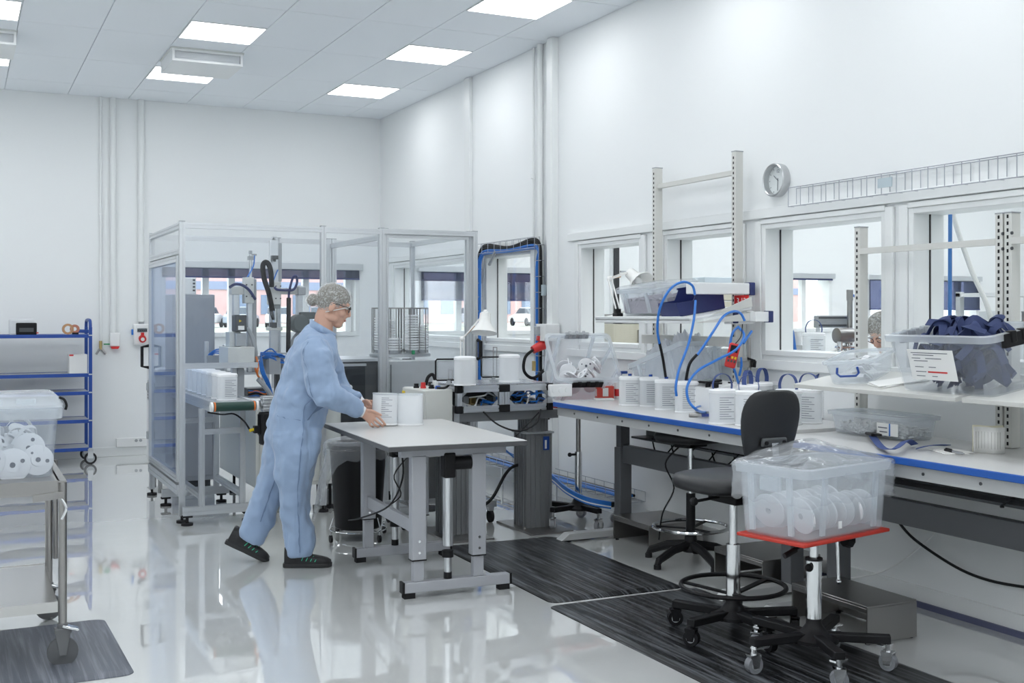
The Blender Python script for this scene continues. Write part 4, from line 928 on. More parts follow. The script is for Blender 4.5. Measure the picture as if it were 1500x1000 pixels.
for k in range(8):
    x = 3.06+k*.075; W(ws).box((x, 7.12+.05*(k % 3), .90+.01*(k % 2)), (.045, .05, .05)).build('valve', (DGREY, GPLAS, BRASS)[k % 3], ws, bevel=.004)
W(ws).b2(3.02, 3.66, 7.3, 7.33, .87, .99).build('back_panel', DGREY, ws)
W(ws).tube([at(708, 603, d=7.6), at(730, 622, d=7.55), at(760, 631, d=7.5), at(785, 620, d=7.6), at(792, 600, d=7.8)], .006, sm=6).build('cable', BLACK, ws)
W(ws).tube([at(756, 638, d=7.5), at(776, 618, d=7.65), at(789, 604, d=7.85)], .004, sm=4).build('cable', BLACK, ws)
# canisters standing in black clamp frames on the workstation
for k, (u, v, lb) in enumerate(((681, 564, 'white canister in the left clamp frame on the workstation'), (746, 559, 'white canister in the right clamp frame on the workstation'))):
    p = at(u, v, Z=1.031); canister((p.x, p.y, 1.031), R(-6), lb, 'canisters on the workstation', ('base', 'body', 'lid'))
    t = thing('clamp_fixture', ['black wire clamp frame behind the left canister on the workstation', 'black wire clamp frame behind the right canister on the workstation'][k], 'clamp', (p.x-.07, p.y+.11, 1.0305), R(-6), 'clamp frames')
    MB().tube([(.09, 0, .17), (-.08, 0, .17), (-.09, 0, .16), (-.09, 0, .04), (-.08, 0, .03), (.09, 0, .03), (.10, 0, .04), (.10, 0, .16)], .006, 6, closed=True).build('loop', BLACK, t)
    MB().b2(-.075, .085, .003, .006, .045, .155).build('pane', MILKL, t)
    MB().b2(-.02, .02, -.03, .03, 0, .01).b2(-.012, .012, -.008, .008, .01, .03).build('bracket', GPLAS, t)
    MB().b2(.0, .006, .01, .014, .03, .24 if k else .1).b2(.026, .032, .01, .014, .03, .24 if k else .1).b2(0, .032, .01, .014, .234 if k else .094, .24 if k else .1).build('slotted_strip', STEEL, t)
# control box on a wheeled stand
t = thing('control_box', 'pale grey control box with red and black push buttons on its lid', 'control box', (2.86, 7.15, 0))
W(t).b2(2.765, 2.955, 6.955, 7.38, .56, 1.0).build('body', LG, t, bevel=.006)
W(t).b2(2.757, 2.765, 6.96, 7.375, .57, .995).build('side_door', LG, t, bevel=.003)
W(t).b2(2.753, 2.757, 7.32, 7.37, .92, .975).build('warning_label', YELLOW, t); W(t).b2(2.752, 2.7535, 7.33, 7.36, .935, .96).build('warning_print', BLACK, t)
for x in (2.80, 2.85): W(t).cyl((x, 6.955, .80), (x, 6.95, .80), .006, n=10).build('hole_plug', BLACK, t)
for x, y, m_, h_ in ((2.80, 7.22, BLACK, .03), (2.83, 7.17, RED, .04), (2.87, 7.12, BLACK, .025), (2.90, 7.08, mat('blue button', (.04, .12, .5), .4), .02)):
    W(t).cyl((x, y, 1.0), (x, y, 1.012), .02, n=14).cyl((x, y, 1.012), (x, y, 1.0+h_), .016, n=14).build('push_button', m_, t)
W(t).cyl((2.93, 7.2, 1.0), (2.93, 7.2, 1.05), .02).build('plug', WPLAS, t)
W(t).tube([(2.93, 7.2, 1.05), (2.91, 7.2, 1.09), (2.88, 7.21, 1.07), (2.87, 7.22, 1.02)], .012, sm=5).build('cable', BLACK, t)
W(t).tube([(2.88, 7.05, 1.008), (2.93, 7.02, 1.01), (2.98, 7.05, 1.04), (3.0, 7.1, 1.04)], .008, sm=5).build('cable', BLACK, t)
W(t).b2(2.80, 3.25, 7.46, 7.75, .2, .74).build('lower_cabinet', GREYM, t, bevel=.006)
W(t).slot((2.86, 7.33, .14), (2.86, 7.33, .56), .04).slot((2.9, 7.6, .14), (2.9, 7.6, .2), .04).build('post', ALU, t)
for y in (7.45, 7.76): W(t).slot((2.76, y, .135), (3.50, y, .135), .045).build('base_rail', ALU, t)
W(t).slot((2.86, 7.30, .135), (2.86, 7.74, .135), .045).build('base_rail', ALU, t); W(t).slot((3.40, 7.47, .135), (3.40, 7.74, .135), .045).build('base_rail', ALU, t)
for x in (2.8, 3.46):
    for y in (7.45, 7.76): W(t).cyl((x-.012, y, .045), (x+.012, y, .045), .045, n=16).build('caster', RUBBER, t); W(t).b2(x-.02, x+.02, y-.02, y+.02, .085, .113).build('caster_fork', ALU, t)
# ------------------------------------------------------------------ white spring-arm lamp on the workstation
LAMPW = mat('white lamp enamel', (.84, .84, .82), .25)
def spring_lamp(lab, base, elbow, head, tip, hang):
    t = thing('desk_lamp', lab, 'lamp', tuple(base)); b_, e_, h_ = Vector(base), Vector(elbow), Vector(head)
    W(t).cyl(b_, b_+V(0, 0, .03), .022).build('clamp_post', BLACK if hang else BRASS, t)
    for p, q, nm in ((b_+V(0, 0, .03), e_, 'lower_arm'), (e_, h_, 'upper_arm')):
        x_, y_ = frame_of(q-p); g = W(t)
        for s_ in (-1, 1): g.beam(p+x_*s_*.013, q+x_*s_*.013, .007, .01)
        g.build(nm, LAMPW, t)
    W(t).tube([e_+(h_-e_)*.1, e_+(h_-e_)*.55+V(0, 0, -.012)], .007, 6).build('spring', mat('spring steel copper', (.55, .35, .2), .35, 1), t)
    W(t).ball(e_, .02, 10, 8).ball(h_, .018, 10, 8).build('joint', LAMPW, t)
    ax = (Vector(tip)-h_).normalized(); x_, y_ = frame_of(ax); L_ = .17
    prof = [(.02, -.03), (.038, -.02), (.042, .03), (.046, .05), (.092, .115), (.095, .12), (.091, .12), (.04, .055), (.0, .05)]
    rings = [[h_+V(0, 0, 0)+ax*(z+.03)+(x_*math.cos(a)+y_*math.sin(a))*max(r, .001) for a in [2*PI*k/24 for k in range(24)]] for r, z in prof]
    sh = W(t).loft(rings).build('shade', LAMPW, t)
    W(t).ball(h_+ax*.11, .028, 12, 8).build('bulb', WPLAS, sh)
    return t
hd = at(712, 460, d=7.98)
spring_lamp('white spring-arm lamp standing on the workstation, its shade turned down', at(677, 531, d=7.95)*1.0, at(677, 496, d=7.95), at(711, 457, d=7.95), at(708, 500, d=7.9), False)
# ------------------------------------------------------------------ long work benches along the right wall
BTOP = mat('light grey bench top', (.66, .66, .655), .28); BEDGE = mat('bright blue bench edge', (.015, .10, .42), .35); APRON = mat('grey bench apron', (.47, .48, .48), .4); BLEG = mat('slate grey bench leg', (.115, .12, .13), .4)
def bench(lab, y0, y1, z, xf, legs):
    t = thing('work_bench', lab, 'bench', ((xf+4.40)/2, (y0+y1)/2, 0)); L = W(t)
    W(t).b2(xf+.012, 4.40, y0, y1, z-.028, z).build('bench_top', BTOP, t)
    W(t).b2(xf, xf+.0115, y0, y1, z-.03, z+.001).build('edge_strip', BEDGE, t, bevel=.003)
    W(t).b2(xf+.03, xf+.07, y0+.01, y1-.01, z-.09, z-.029).build('front_apron', APRON, t)
    W(t).b2(4.30, 4.34, y0+.01, y1-.01, z-.09, z-.029).b2(xf+.07, 4.30, y1-.05, y1-.01, z-.09, z-.029).build('rear_apron', APRON, t)
    for k in range(int((y1-y0)/.3)): W(t).cyl((xf+.03, y0+.15+.3*k, z-.06), (xf+.026, y0+.15+.3*k, z-.06), .007, n=8).build('bolt', DGREY, t)
    for y in legs:
        W(t).b2(4.01, 4.10, y-.04, y+.04, .05, .60).build('outer_leg', BLEG, t, bevel=.004); W(t).b2(4.02, 4.09, y-.032, y+.032, .60, z-.029).build('inner_leg', BLEG, t, bevel=.003)
        W(t).prism([(3.56, .012), (3.62, .055), (4.36, .055), (4.36, .012)], y-.04, y+.04, 'y').build('foot_bar', mat('light alloy foot', (.55, .56, .56), .35, .3), t, bevel=.004)
        for x in (3.62, 4.3): W(t).cyl((x, y, 0), (x, y, .012), .03, n=12).build('foot_pad', RUBBER, t)
    if len(legs) > 1: W(t).b2(4.03, 4.08, min(legs)+.04, max(legs)-.04, .50, .62).build('cross_beam', BLEG, t, bevel=.004)
    W(t).b2(4.26, 4.29, y0+.1, y1-.2, .66, .75).b2(4.14, 4.26, y0+.1, y1-.2, .655, .668).build('cable_tray', BLEG, t)
    return t
bA = bench('long bench with a blue edge carrying the rows of white canisters', 4.63, 6.83, .903, 3.64, (4.86, 6.60))
bB = bench('bench with a blue edge at the right, with the label roll on it', 2.2, 4.62, .886, 3.63, (2.6, 4.50))
bz = .904; bz2 = .887
W(bA).b2(4.12, 4.20, 5.0, 6.3, .68, .74).build('power_strip', GPLAS, bA)
random.seed(11)
for k in range(6):
    y = 5.0+k*.22; W(bA).tube([(4.15, y, .68), (4.1, y+.08, .55+.05*random.random()), (4.12, y+.2, .6), (4.16, y+.3, .67)], .005, 6, sm=5).build('cable', BLACK, bA)
for k in range(4):
    y = 2.7+k*.22; W(bB).tube([(4.15, y, .67), (4.08, y+.06, .72), (4.02, y+.1, .62+.02*k), (4.1, y+.16, .66)], .005, 6, sm=5).build('cable', BLACK, bB)
W(bB).tube([at(1313, 760, X=4.15), at(1340, 790, X=4.35), at(1400, 830, X=4.40), at(1450, 850, X=4.42), at(1510, 861, X=4.42)], .007, 6, sm=6).build('cable', BLACK, bB)
W(bB).tube([at(1240, 848, X=4.3), at(1290, 838, X=4.4), at(1330, 815, X=4.42), at(1365, 785, X=4.42), at(1376, 775, X=4.40)], .005, 6, sm=6).build('cable', WPLAS, bB)
# slotted uprights with arms and shelves
UPM = mat('warm light grey upright', (.63, .63, .60), .45)
def upright(t, y, z1, z0, x=4.35, dbl=False):
    u = W(t).b2(x-.03, x+.03, y-.02, y+.02, z0, z1).build('upright', UPM, t, bevel=.003)
    W(t).b2(x-.031, x+.031, y-.021, y+.021, z1, z1+.006).build('top_cap', GPLAS, u)
    b = W(t); n = int((z1-z0)/.0315)
    for k in range(n): b.b2(x-.0312, x-.0295, y-.005, y+.005, z0+.012+k*.0315, z0+.028+k*.0315)
    b.build('slot_row', BLACK, u)
rkA = thing('upright_rack', 'tall pair of slotted uprights joined by a bar behind the canister bench', 'rack', (4.35, 6.18, .904))
upright(rkA, 6.627, 2.505, .904); upright(rkA, 5.731, 2.505, .904)
W(rkA).beam((4.35, 5.75, 2.38), (4.35, 6.607, 2.38), .03, .03).build('cross_bar', UPM, rkA)
W(rkA).b2(4.24, 4.318, 5.70, 6.66, 1.30, 1.36).build('rear_channel', UPM, rkA, bevel=.003)
rkB = thing('upright_rack', 'lower slotted uprights joined by a bar behind the box of blue straps', 'rack', (4.35, 4.1, .888))
upright(rkB, 4.655, 1.962, .905); upright(rkB, 3.735, 1.962, .888); upright(rkB, 3.685, 1.962, .888); upright(rkB, 2.75, 1.962, .888)
W(rkB).beam((4.335, 3.755, 1.835), (4.335, 4.635, 1.835), .03, .03).beam((4.335, 2.77, 1.835), (4.335, 3.665, 1.835), .03, .03).build('cross_bar', UPM, rkB)
for y in (3.735, 3.685):
    for z in (1.80, 1.87): W(rkB).cyl((4.32, y-.0205, z), (4.32, y-.026, z), .008, n=10).build('bolt', DGREY, rkB)
# horizontal tool arm and lower clip on the taller rack
W(rkA).b2(3.93, 4.36, 5.62, 5.68, 1.62, 1.69).build('tool_arm', WPLAS, rkA, bevel=.006); W(rkA).b2(4.36, 4.40, 5.615, 5.685, 1.615, 1.695).build('arm_cap', NAVY, rkA, bevel=.006)
W(rkA).b2(4.18, 4.36, 5.58, 5.64, 1.44, 1.52).build('clip_arm', WPLAS, rkA, bevel=.006); W(rkA).b2(4.20, 4.235, 5.565, 5.58, 1.445, 1.515).b2(4.40, 4.43, 5.48, 5.54, 1.45, 1.52).build('clip_cap', NAVY, rkA, bevel=.004)
W(rkA).b2(4.30, 4.43, 5.49, 5.58, 1.455, 1.515).build('clip_body', WPLAS, rkA, bevel=.004)
W(rkA).cyl((4.30, 5.55, .96), (4.30, 5.55, 1.36), .012).b2(4.24, 4.36, 5.50, 5.60, .9045, .96).box((4.28, 5.55, 1.2), (.10, .05, .04)).build('tool_stand', STEEL, rkA)
# tilted upper shelf
sh = thing('tilted_shelf', 'white shelf tilted forward on the tall uprights', 'shelf', (4.32, 6.05, 1.545), rot=(0, R(-9), 0))
MB().b2(-.46, .0, -.50, .60, -.016, 0).b2(-.46, -.45, -.50, .60, -.03, .012).build('plate', PAINT, sh, bevel=.003)
for y in (-.505, .605): MB().prism([(-.44, -.03), (0, -.03), (0, -.085)], y-.004, y+.004, 'y').prism([(0, 0), (0, .06), (-.3, 0)], y-.004, y+.004, 'y').build('bracket', UPM, sh)
SHM = Matrix.LocRotScale(sh.location, sh.rotation_euler, None)
# ------------------------------------------------------------------ storage boxes
def box_shell(w, d, h, wt, dt, th=.004, r=.035, n=4):
    """open tapered box: outer and inner skin; bottom w x d, top wt x dt"""
    b = MB(); f = lambda a, c, z, rr: [(x, y, z) for x, y in rrect(a, c, rr, n)]
    b.loft([f(w-.02, d-.02, 0, r*.7), f(w, d, .01, r), f(wt, dt, h, r), f(wt-2*th, dt-2*th, h, r), f(w-2*th, d-2*th, .012, r), f(w-.03, d-.03, .006, r*.7)], True)
    return b
def storage_box(name, lab, loc, rz, w, d, h, m=None, taper=.04, group=None, rot=None, cat='box', rimh=.03, ribs=True, rim=True):
    m = m or MILKL; t = thing(name, lab, cat, loc, rz, group, rot); wt, dt = w+taper, d+taper
    box_shell(w, d, h, wt, dt).build('shell', m, t)
    if rim:
        b = MB(); f = lambda a, c, z: [(x, y, z) for x, y in rrect(a, c, .04, 4)]
        b.loft([f(wt-.004, dt-.004, h-rimh), f(wt+.026, dt+.026, h-rimh), f(wt+.030, dt+.030, h), f(wt-.008, dt-.008, h+.004), f(wt-.008, dt-.008, h-.004)], False); b.build('rim', MILK, t)
    if ribs:
        for s_ in (-1, 1):
            for x in (-w*.32, w*.32): MB().prism([(s_*(d/2), .02), (s_*(d/2+.012), .02), (s_*(dt/2+.012), h-rimh-.002), (s_*(dt/2), h-rimh-.002)], x-.012, x+.012, 'x').build('rib', MILK, t)
            for y in (-d*.3, d*.3): MB().prism([(s_*(w/2), .02), (s_*(w/2+.012), .02), (s_*(wt/2+.012), h-rimh-.002), (s_*(wt/2), h-rimh-.002)], y-.012, y+.012, 'y').build('rib', MILK, t)
    return t
def handle_strip(t, x0, x1, y, z, m, nm='handle_lock', h=.05):
    b = MB().b2(x0, x1, y-.012, y+.012, z, z+h)
    for k in range(3): b.b2(x0+(x1-x0)*(.15+.28*k), x0+(x1-x0)*(.28+.28*k), y-.018, y+.018, z+h*.3, z+h+.008)
    return b.build(nm, m, t, bevel=.004)
REELM = mat('white reel plastic', (.78, .79, .81), .4)
reel_me = MB().lathe([(.012, 0), (.066, 0), (.07, .002), (.07, .010), (.066, .012), (.03, .012), (.03, .02), (.012, .02), (.012, 0)], n=28).mesh('reel_disc', REELM)
rh_me = MB().cyl((0, 0, .0205), (0, 0, .021), .011, n=14).cyl((.04, .012, .0118), (.04, .012, .0124), .009, n=12).cyl((-.035, .02, .0118), (-.035, .02, .0124), .006, n=12).mesh('hub_hole', INK)
def reel(loc, rot, lab, grp, s=1):
    t = thing('reel_disc', lab, 'reel', loc, 0, grp, rot); t.scale = (s, s, s); link('disc', reel_me, t); link('hub_hole', rh_me, t); return t
# (1) tilted box of reels on a swivel stand at the end of the bench
st = thing('swivel_stand', 'swivel stand with a small red tray on five star legs behind the bench end', 'stand', (3.99, 7.10, 0))
def star_base(t, r=.30, n=5, a0=0, z=.10, arm=BLACK, caster=True, hub=.055):
    MB().lathe([(.0, z+.09), (hub*.55, z+.085), (hub*.62, z+.05), (hub, z+.02), (hub*1.9, z-.005), (hub*1.9, z-.02), (0, z-.02)], n=20).build('hub', arm, t)
    for k in range(n):
        a = R(a0)+2*PI*k/n; c, s_ = math.cos(a), math.sin(a)
        MB().beam((hub*.8*c, hub*.8*s_, z+.0), (r*c, r*s_, z+.005), .045, .035).build('star_leg', arm, t, bevel=.005)
        if caster:
            g = MB(); g.M = Matrix.Translation((r*c*.97, r*s_*.97, 0)) @ Matrix.Rotation(a+k*1.3+.6, 4, 'Z')
            g.cyl((0, -.016, .036), (0, .016, .036), .036, n=18); wl = g.build('caster_wheel', mat('grey caster rubber', (.22, .23, .25), .5), t)
            g = MB(); g.M = Matrix.Translation((r*c*.97, r*s_*.97, 0)) @ Matrix.Rotation(a+k*1.3+.6, 4, 'Z')
            g.prism([(-.014, .024), (.014, .024), (.024, .074), (-.026, .074)], -.021, -.0175, 'y').prism([(-.014, .024), (.014, .024), (.024, .074), (-.026, .074)], .0175, .021, 'y').b2(-.026, .024, -.021, .021, .074, .080).cyl((0, 0, .08), (0, 0, z-.01), .012, n=10); g.build('caster_fork', CHROME, t)
            g = MB(); g.M = Matrix.Translation((r*c*.97, r*s_*.97, 0)) @ Matrix.Rotation(a+k*1.3+.6, 4, 'Z')
            g.cyl((0, -.0165, .036), (0, .0165, .036), .02, n=14); g.build('wheel_hub', GPLAS, wl)
star_base(st, .28, 5, 200, .13)
MB().cyl((0, 0, .2), (0, 0, .52), .026).build('column', CHROME, st); MB().cyl((0, 0, .50), (0, 0, .80), .017).build('inner_column', STEEL, st)
MB().cyl((-.03, 0, .50), (-.06, 0, .50), .008).ball((-.07, 0, .5), .016, 8, 6).build('knob', BLACK, st)
MB().b2(-.1, .1, -.06, .06, .80, .835).build('tilt_plate', BLACK, st, bevel=.006); MB().cyl((.08, -.02, .81), (.30, -.14, .77), .007).cyl((.22, -.10, .785), (.32, -.15, .767), .012).build('lever', BLACK, st)
MB().b2(-.2, .2, -.16, .16, .836, .85).build('tray', RED, st, bevel=.004)
# box with its open top leaning towards the room
tb_M = (R(48), 0, R(-12))
tbx = storage_box('reel_box', 'milky box tipped on its edge at the bench end, full of white reels', (4.0, 7.18, 1.01), 0, .40, .34, .29, MILKL, .06, None, tb_M)
handle_strip(tbx, -.09, .09, .21, .245, GPLAS); handle_strip(tbx, -.11, .11, -.21, .215, BLACK)
BM = Matrix.LocRotScale(tbx.location, tbx.rotation_euler, None)
random.seed(21)
for k in range(20):
    p = BM @ Vector((random.uniform(-.12, .12), random.uniform(-.11, .05), random.uniform(.06, .20)))
    reel(tuple(p), (R(random.uniform(20, 90)), R(random.uniform(-40, 40)), random.uniform(0, 6)), 'white reel disc lying in the tipped milky box', 'reels in the tipped box', .8)
t = thing('switch_block', 'white three-gang switch block fixed at the end of the bench', 'switch', (3.72, 6.88, .95))
W(t).b2(3.63, 3.80, 6.845, 6.885, .935, 1.02).build('body', WPLAS, t, bevel=.006)
for k in range(3): W(t).cyl((3.66+k*.05, 6.845, .98), (3.66+k*.05, 6.84, .98), .018, n=18).build('socket', PAINT, t)
# (2) box of white film parts
FBR = (Matrix.Rotation(R(-15.5), 3, 'X') @ Matrix.Rotation(R(90), 3, 'Z')).to_euler()
fb = storage_box('film_box', 'milky box heaped with crumpled white film, leaning on the scale behind the canisters', (4.21, 6.14, bz+.09), 0, .58, .28, .26, MILKL, .05, rot=FBR)
def crumple(u, v):
    x, y = (u-.5)*.56, (v-.5)*.26; e = 1-max(abs(u-.5), abs(v-.5))*2
    z = .05+.26*min(1, e*3)+.06*noise.noise(Vector((u*9, v*7, 1)))+.05*abs(noise.noise(Vector((u*26, v*19, 4))))
    return (x, y, max(.012, z))
o = MB().sheet(crumple, 60, 40).build('crumpled_film', clear('white film', (.95, .96, .97), .82, (.84, .86, .90), .6, .15), None, smooth=12, loc=tuple(fb.location), rot=FBR)
tag(o, 'heap of crumpled white film in the milky box', 'film', kind='stuff')
# (3) four canisters with blue caps in a row
for u, v, lb in ((922.5, 594, 'first canister from the left in the row along the bench'), (953, 595.5, 'second canister from the left in the row along the bench'), (976, 600.5, 'canister with a black hose end in its cap, right of the plain pair'), (1006, 604.5, 'fourth canister of the bench row, beside the blue tools')):
    p = at(u, v, Z=bz); canister((p.x+.02, p.y+.03, bz), R(-28), lb, 'canisters in a row on the bench')
rowp = [at(u, v, Z=bz) for u, v in ((976, 600.5), (1006, 604.5))]
# (4) canisters with blue straps
strapped = [(1063, 621, -20, 'strapped canister at the front left of the cluster, printed side out'), (1102, 624, -34, 'strapped canister half hidden by the chair back'), (1160, 622, -70, 'strapped canister just right of the chair back'), (1190, 620, -60, 'front right strapped canister of the cluster'), (1121, 606, 20, 'strapped canister behind the chair back'), (1150, 604, 15, 'strapped canister in the rear row above the chair back'), (1213, 612, -15, 'rear strapped canister beside the box of small parts'), (1100, 612, 30, 'rear strapped canister beside the white scale')]
for u, v, rz, lb in strapped:
    p = at(u, v, Z=bz); canister((p.x, p.y+.03, bz), R(rz), lb, 'strapped canisters in a cluster', ('base', 'body', 'lid', 'print', 'strap'))
# (5) pump bottle, label box, papers
p = at(897, 586, Z=bz)
t = thing('pump_bottle', 'white bottle with a blue pump head behind the first canister', 'bottle', (p.x+.12, p.y+.1, bz))
MB().loft([oval(.07, .05, 0), oval(.075, .055, .005), oval(.075, .055, .12), oval(.03, .03, .15), oval(.03, .03, .165)]).build('bottle', WPLAS, t); MB().b2(-.02, .06, -.012, .012, .175, .195).cyl((0, 0, .165), (0, 0, .18), .018).build('pump_head', BLUE, t, bevel=.004)
MB().loft([oval(.0765, .0565, .02), oval(.0765, .0565, .07)], False).build('label', RED, t)
t = thing('label_box', 'small red and white carton behind the pump bottle', 'carton', (p.x+.02, p.y+.14, bz), R(-20))
MB().b2(-.06, .06, -.04, .04, 0, .09).build('carton', mat('red carton', (.6, .06, .04), .6), t); MB().b2(-.02, .02, -.0405, -.0400, .02, .08).b2(-.0605, -.06, -.03, .03, .02, .07).build('white_print', PAPER, t)
for k in range(3): tag(MB().box((0, 0, .006), (.13, .08, .012)).build('leaflet_stack', PAPER, None, loc=(p.x-.05+.03*k, p.y+.03-.05*k, bz+.012*0+.0005+.0121*0), rot=(0, 0, R(-20+12*k))) if k == 0 else MB().box((0, 0, .005), (.10, .06, .01)).build('leaflet_stack', PAPER, None, loc=(p.x+.06+.02*k, p.y-.10-.075*(k-1), bz+.0005), rot=(0, 0, R(10*k))), ['white leaflets at the bench end beside the tipped box', 'small white leaflets left of the first canister', 'small white leaflets in front of the first canister'][k], 'leaflet', 'leaflets at the bench end')
# (6) white scale with display, behind the canisters
t = thing('bench_scale', 'white bench scale with a black display behind the blue tools', 'scale', (4.11, 5.66, bz), 0)
MB().b2(-.11, .11, -.20, .20, .008, .16).build('body', WPLAS, t, bevel=.008); MB().prism([(-.11, .16), (.10, .16), (.10, .19)], -.19, .10, 'y').build('sloped_top', WPLAS, t)
MB().box((-.02, .0, .19), (.10, .12, .014), ry=R(-8)).build('display', BLACK, t, bevel=.004); MB().box((-.03, .0, .198), (.06, .08, .004), ry=R(-8)).build('screen', mat('grey lcd', (.25, .28, .27), .2), t)
for x, y in ((-.09, .09), (-.09, -.08), (-.09, -.16), (.06, -.1)): MB().cyl((x, y, .15), (x, y, .19), .016, n=12).build('clamp_knob', BLACK, t)
for y in (-.06, -.15): MB().b2(-.10, -.075, y-.05, y+.05, .185, .195).build('clamp_bar', BLACK, t)
for x in (-.09, .09):
    for y in (-.17, .17): MB().cyl((x, y, 0), (x, y, .01), .015, n=10).build('foot', RUBBER, t)
# (7) blue tools on the bench
p = at(1027, 611, Z=bz)
t = thing('crimping_tool', 'blue handled tool lying on the bench in front of the canisters', 'tool', (p.x, p.y, bz), R(-40))
MB().beam((0, 0, .012), (.13, .015, .016), .022, .018).beam((0, 0, .012), (.13, -.03, .016), .02, .016).build('handle', mat('blue tool grip', (.04, .07, .28), .45), t, bevel=.004); MB().box((-.03, 0, .012), (.07, .03, .016)).cyl((-.07, 0, .012), (-.02, 0, .012), .012).build('jaw', STEEL, t, bevel=.003)
p = at(1036, 603, Z=bz)
t = thing('air_gun', 'blue air hose end with a grey coupling lying on the bench', 'hose', (p.x, p.y, bz))
W(t).tube([at(1040, 604, Z=bz+.012), at(1022, 602, Z=bz+.03), at(1020, 597, Z=bz+.05), at(1030, 594, Z=bz+.04), at(1046, 593.5, Z=bz+.02)], .006, 8, sm=5).build('hose', BLUEH, t); W(t).cyl(at(1032, 604.5, Z=bz+.012), at(1044, 606, Z=bz+.012), .011, n=12).build('coupling', STEEL, t)
# (8) blue air hoses hanging from the arms
def air(lab, pts, black=None, nm='air_hose'):
    t = thing(nm, lab, 'hose', tuple(pts[0])); W(t).tube([tuple(p) for p in pts], .0075, 8, sm=7).build('hose', BLUEH, t)
    if black:
        W(t).tube([tuple(p) for p in black], .0085, 8, sm=4).build('sleeve', BLACK, t)
    return t
d7 = 6.75
air('blue air hose looping left from the arm down to the third canister', [at(1018, 432, d=6.6), at(1014, 418, d=6.6), at(1000, 413, d=6.55), at(982, 423, d=6.5), at(967, 450, d=6.5), at(963, 480, d=6.52), at(966, 503, d=6.55)], [at(966, 502, d=6.55), at(971, 525, d=6.6), at(975, 551, d=6.7)])
air('blue air hose hanging straight down from the arm between the canisters', [at(1019, 440, d=6.6), at(1016, 470, d=6.55), at(1008, 505, d=6.5), at(995, 540, d=6.45), at(990, 565, d=6.4), at(991, 580, d=6.4)])
air('blue air hose arching from the clip to the fourth canister', [at(1091, 470, d=6.7), at(1085, 459, d=6.7), at(1075, 456, d=6.65), at(1060, 463, d=6.6), at(1045, 485, d=6.5), at(1030, 508, d=6.45), at(1021, 520, d=6.42)], [at(1021, 519, d=6.42), at(1010, 533, d=6.42), at(1005, 556, d=6.45)])
air('long blue air hose sweeping from the clip round to the bench', [at(1083, 480, d=6.7), at(1090, 492, d=6.62), at(1078, 512, d=6.5), at(1050, 527, d=6.4), at(1022, 543, d=6.3), at(1007, 565, d=6.22), at(1009, 587, d=6.2), at(1022, 601, d=6.22), at(1034, 604, Z=bz+.01)])
air('blue air hose loop hanging below the clip', [at(1082, 478, d=6.75), at(1073, 488, d=6.72), at(1069, 510, d=6.7), at(1071, 528, d=6.7), at(1077, 545, d=6.72), at(1082, 562, d=6.75)])
air('short blue hose slanting off the right side of the clip', [at(1101, 485, d=6.85), at(1094, 495, d=6.8), at(1089, 503, d=6.78)])
air('blue hose running down the tool stand', [at(1085, 523, d=6.8), at(1086, 535, d=6.8), at(1083, 550, d=6.82)])
t = thing('multimeter', 'red handheld meter with a black screen hanging from the hoses', 'meter', tuple(at(1073, 520, d=6.6)), rot=(R(8), R(14), R(-35)))
MB().b2(-.032, .032, -.014, .014, -.075, .07).build('case', RED, t, bevel=.01); MB().b2(-.022, .022, -.016, -.0135, .02, .06).build('screen', BLACK, t)
for k in range(6): MB().b2(-.022+.018*(k % 3), -.010+.018*(k % 3), -.0165, -.0135, -.04+.022*(k//3), -.026+.022*(k//3)).build('key', YELLOW if k > 3 else DGREY, t)
MB().tube([(0, 0, .07), (.02, 0, .12), (.01, 0, .19)], .003, 6, sm=3).build('hang_cord', BLACK, t)
t = thing('clamp_tool', 'black and chrome clamp fixed to the tool stand beside the red meter', 'clamp', tuple(at(1085, 526, d=6.82)))
MB().box((0, 0, 0), (.07, .04, .03)).cyl((-.03, 0, -.02), (-.03, 0, .04), .01).build('body', STEEL, t, bevel=.004); MB().beam((.03, 0, .01), (.09, -.02, -.01), .02, .012).beam((.09, -.02, -.01), (.085, -.02, -.05), .014).build('lever', BLACK, t)
# ------------------------------------------------------------------ on the tilted shelf: lidded box, blue bin, lamp
def on_shelf(x, y, z): return SHM @ Vector((x, y, z))
p = on_shelf(-.22, .17, .002)
lb = storage_box('lidded_box', 'clear lidded box of mauve parts tilted on the upper shelf', tuple(p), 0, .30, .42, .17, MILKL, .03, None, (0, R(-9), 0), rimh=.02)
MB().loft([[(x, y, z) for x, y in rrect(a, c, .035)] for a, c, z in ((.36, .48, .17), (.36, .48, .182), (.32, .44, .194))]).build('lid', MILKL, lb); MB().box((-.06, -.03, .197), (.13, .2, .003)).build('paper_label', MILK, lb)
def heap(u, v, w=.28, d=.40, h0=.10, s=3): return ((u-.5)*w, (v-.5)*d, h0+.02*noise.noise(Vector((u*14+s, v*14, s)))+.012*noise.noise(Vector((u*40, v*40, s))))
b = MB(); b.sheet(heap, 40, 50); b.b2(-.14, .14, -.20, .20, .014, .095)
o = b.build('mauve_parts', mat('mauve small parts', (.36, .31, .36), .6, bump=1, bscale=70, vary=.3, vscale=60), None, loc=tuple(p), rot=(0, R(-9), 0)); tag(o, 'loose mauve parts filling the clear lidded box', 'parts', kind='stuff')
p = on_shelf(-.23, -.22, .002)
t = thing('picking_bin', 'navy blue open fronted picking bin on the upper shelf', 'bin', tuple(p), rot=(0, R(-9), 0))
def wallp(b, poly, y, th=.004): b.prism(poly, y-th/2, y+th/2, 'y')
b = MB(); side = [(-.17, 0), (.16, 0), (.17, .15), (-.02, .15), (-.06, .085), (-.18, .085), (-.185, .07)]
for y in (-.10, .10): wallp(b, side, y)
